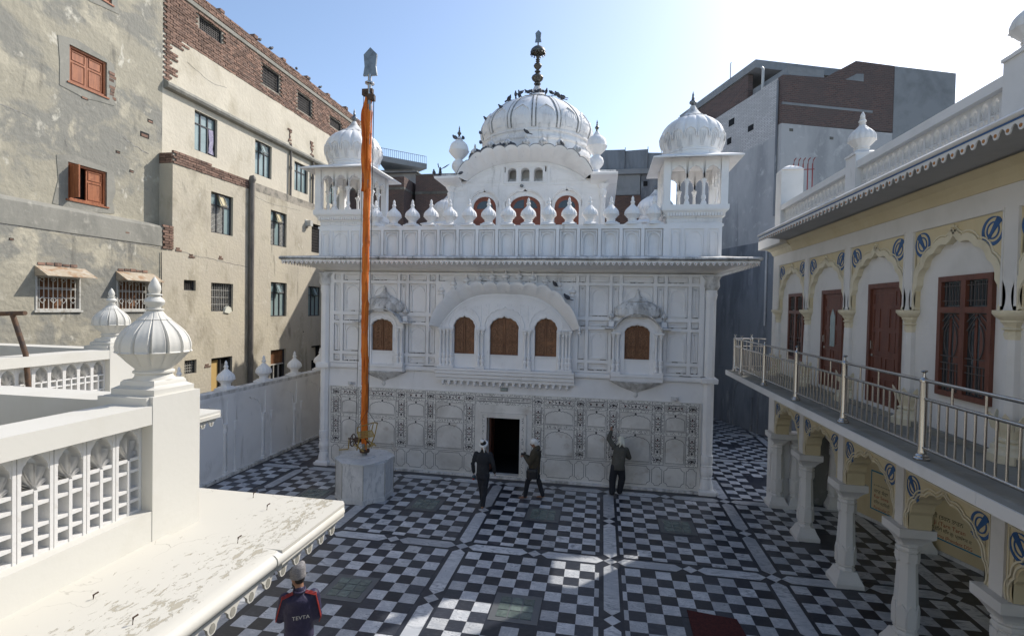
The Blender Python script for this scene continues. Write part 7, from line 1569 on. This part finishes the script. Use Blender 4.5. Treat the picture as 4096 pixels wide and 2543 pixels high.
# ------------------------------------------------------------------ pigeons
pg = MB(); pg.ell((0, 0, .085), (.052, .10, .055), 12, 8, Matrix.Rotation(R(28), 3, 'X')); pg.ell((0, .085, .155), (.026, .032, .028), 10, 6); chain(pg, [((0, .06, .11), .036), ((0, .083, .15), .024)], 8); pg.fpoly(lambda a, b, d: (a, b, .05 + d + b * .25), [(-.03, -.07), (.03, -.07), (.035, -.19), (-.035, -.19)], -.008, .008); chain(pg, [((0, .11, .152), .007), ((0, .132, .147), .003)], 6)
pg = remesh(pg, 'pigeon', 'pigeon_grey', .011, 1)
prg = random.Random(11)
def pigeon(p, rz, label, group, s=1.15):
    o = link('pigeon', pg, None, loc=p, rot=(0, 0, rz), scale=s * prg.uniform(.92, 1.08)); return tag(o, label, 'pigeon', group)
for i in range(26):                                   # ring on the great dome's crown
    a = math.pi * (1.04 + .92 * i / 25) + prg.uniform(-.02, .02); r = 1.0 + prg.uniform(-.12, .35); 
    zz = 14.25 - max(0, (r - .95)) * .42
    pigeon((DC[0] + r * math.cos(a), DC[1] + r * math.sin(a), zz), prg.uniform(0, 6.28), 'pigeon sitting in the ring around the crown of the great dome', 'pigeons on the dome crown')
for u in (-2.05, -1.98, -1.80, -1.70, -1.55, -1.12, -.98, -.85, -.78, -.50, -.40): pigeon((UX + u, PY - .42, 11.27 - .96 * abs(u / 2.53) ** 4 + .045), prg.uniform(0, 6.28), 'pigeon perched along the left half of the scalloped pavilion roof', 'pigeons on the pavilion roof')
pigeon((UX + 1.42, PY - .45, 11.26), 2.6, 'pigeon perched right of centre on the scalloped pavilion roof', 'pigeons on the pavilion roof')
pigeon((UX + .08, PY - .35, 11.80), 1.8, 'pigeon standing on the central small finial below the dome', None)
for x, z in ((-3.02, 11.82), (-2.70, 11.80)): pigeon((x, 4.28, z), prg.uniform(0, 6), 'pigeon on the shoulder of the pavilion’s left corner finial', 'pigeons on the left corner finial', 1.3)
for x in (-3.66, -3.42, -2.62): pigeon((x, 3.72, 10.31), prg.uniform(0, 6), 'pigeon resting on the pavilion’s left eave', 'pigeons on the left eave', 1.25)
for a, zz in ((-2.2, 13.35), (-2.62, 13.1)): r = dome_r(zz); pigeon((DC[0] + r * math.cos(a), DC[1] + r * math.sin(a), zz), 2.0, 'pigeon clinging to the left flank of the great dome', 'pigeons on the dome flank', 1.3)
for x, y in ((-1.91, 11.55), (-1.93, 11.92)): pigeon((x, 3.92, y - .06), .5, 'pigeon beside the leftmost small roof finial', 'pigeons by the left roof finial')
pigeon(SF(1.56, 6.02, .2), 2.5, 'pigeon on the right shoulder of the central window hood', None, 1.1); pigeon(SF(1.93, 5.62, .2), 1.0, 'dark pigeon tucked behind the end finial of the window hood', None, 1.2)
for y in (6.83, 7.66, 9.78, 10.98, 12.06, 3.1, 1.9): pigeon((-13.40, y, 17.62), prg.uniform(-.6, .6), 'pigeon lined up on the brick parapet against the sky', 'pigeons on the brick parapet', 1.3)
fly = MB(); fly.ell((0, 0, 0), (.05, .13, .05), 12, 8, Matrix.Rotation(R(50), 3, 'X')); fly.ell((0, .10, .11), (.026, .03, .028), 10, 6)
fly.add([(.02, .05, .03), (.02, -.06, .0), (.26, -.10, .16), (.36, .02, .24), (.20, .08, .12), (.02, .05, .045), (.02, -.06, .015), (.26, -.10, .17), (.36, .02, .25), (.20, .08, .13)], [(0, 1, 2, 3, 4), (9, 8, 7, 6, 5), (0, 5, 6, 1), (1, 6, 7, 2), (2, 7, 8, 3), (3, 8, 9, 4), (4, 9, 5, 0)])
fly.add([(-.02, .05, .03), (-.02, -.06, .0), (-.10, -.10, .18), (-.08, .02, .26), (-.08, .08, .13), (-.03, .05, .04), (-.03, -.06, .01), (-.11, -.10, .18), (-.09, .02, .26), (-.09, .08, .13)], [(4, 3, 2, 1, 0), (5, 6, 7, 8, 9), (0, 1, 6, 5), (1, 2, 7, 6), (2, 3, 8, 7), (3, 4, 9, 8), (4, 0, 5, 9)])
fly.fpoly(lambda a, b, d: (a, b, -.10 + d), [(-.02, -.05), (.02, -.05), (.06, -.16), (-.06, -.16)], -.006, .006)
o = fly.build('pigeon', 'pigeon_grey', None, 60); o.location = (-3.51, 4.0, 10.62); o.rotation_euler = (0, 0, .3); tag(o, 'pigeon flapping down to land on the pavilion’s left eave', 'pigeon')
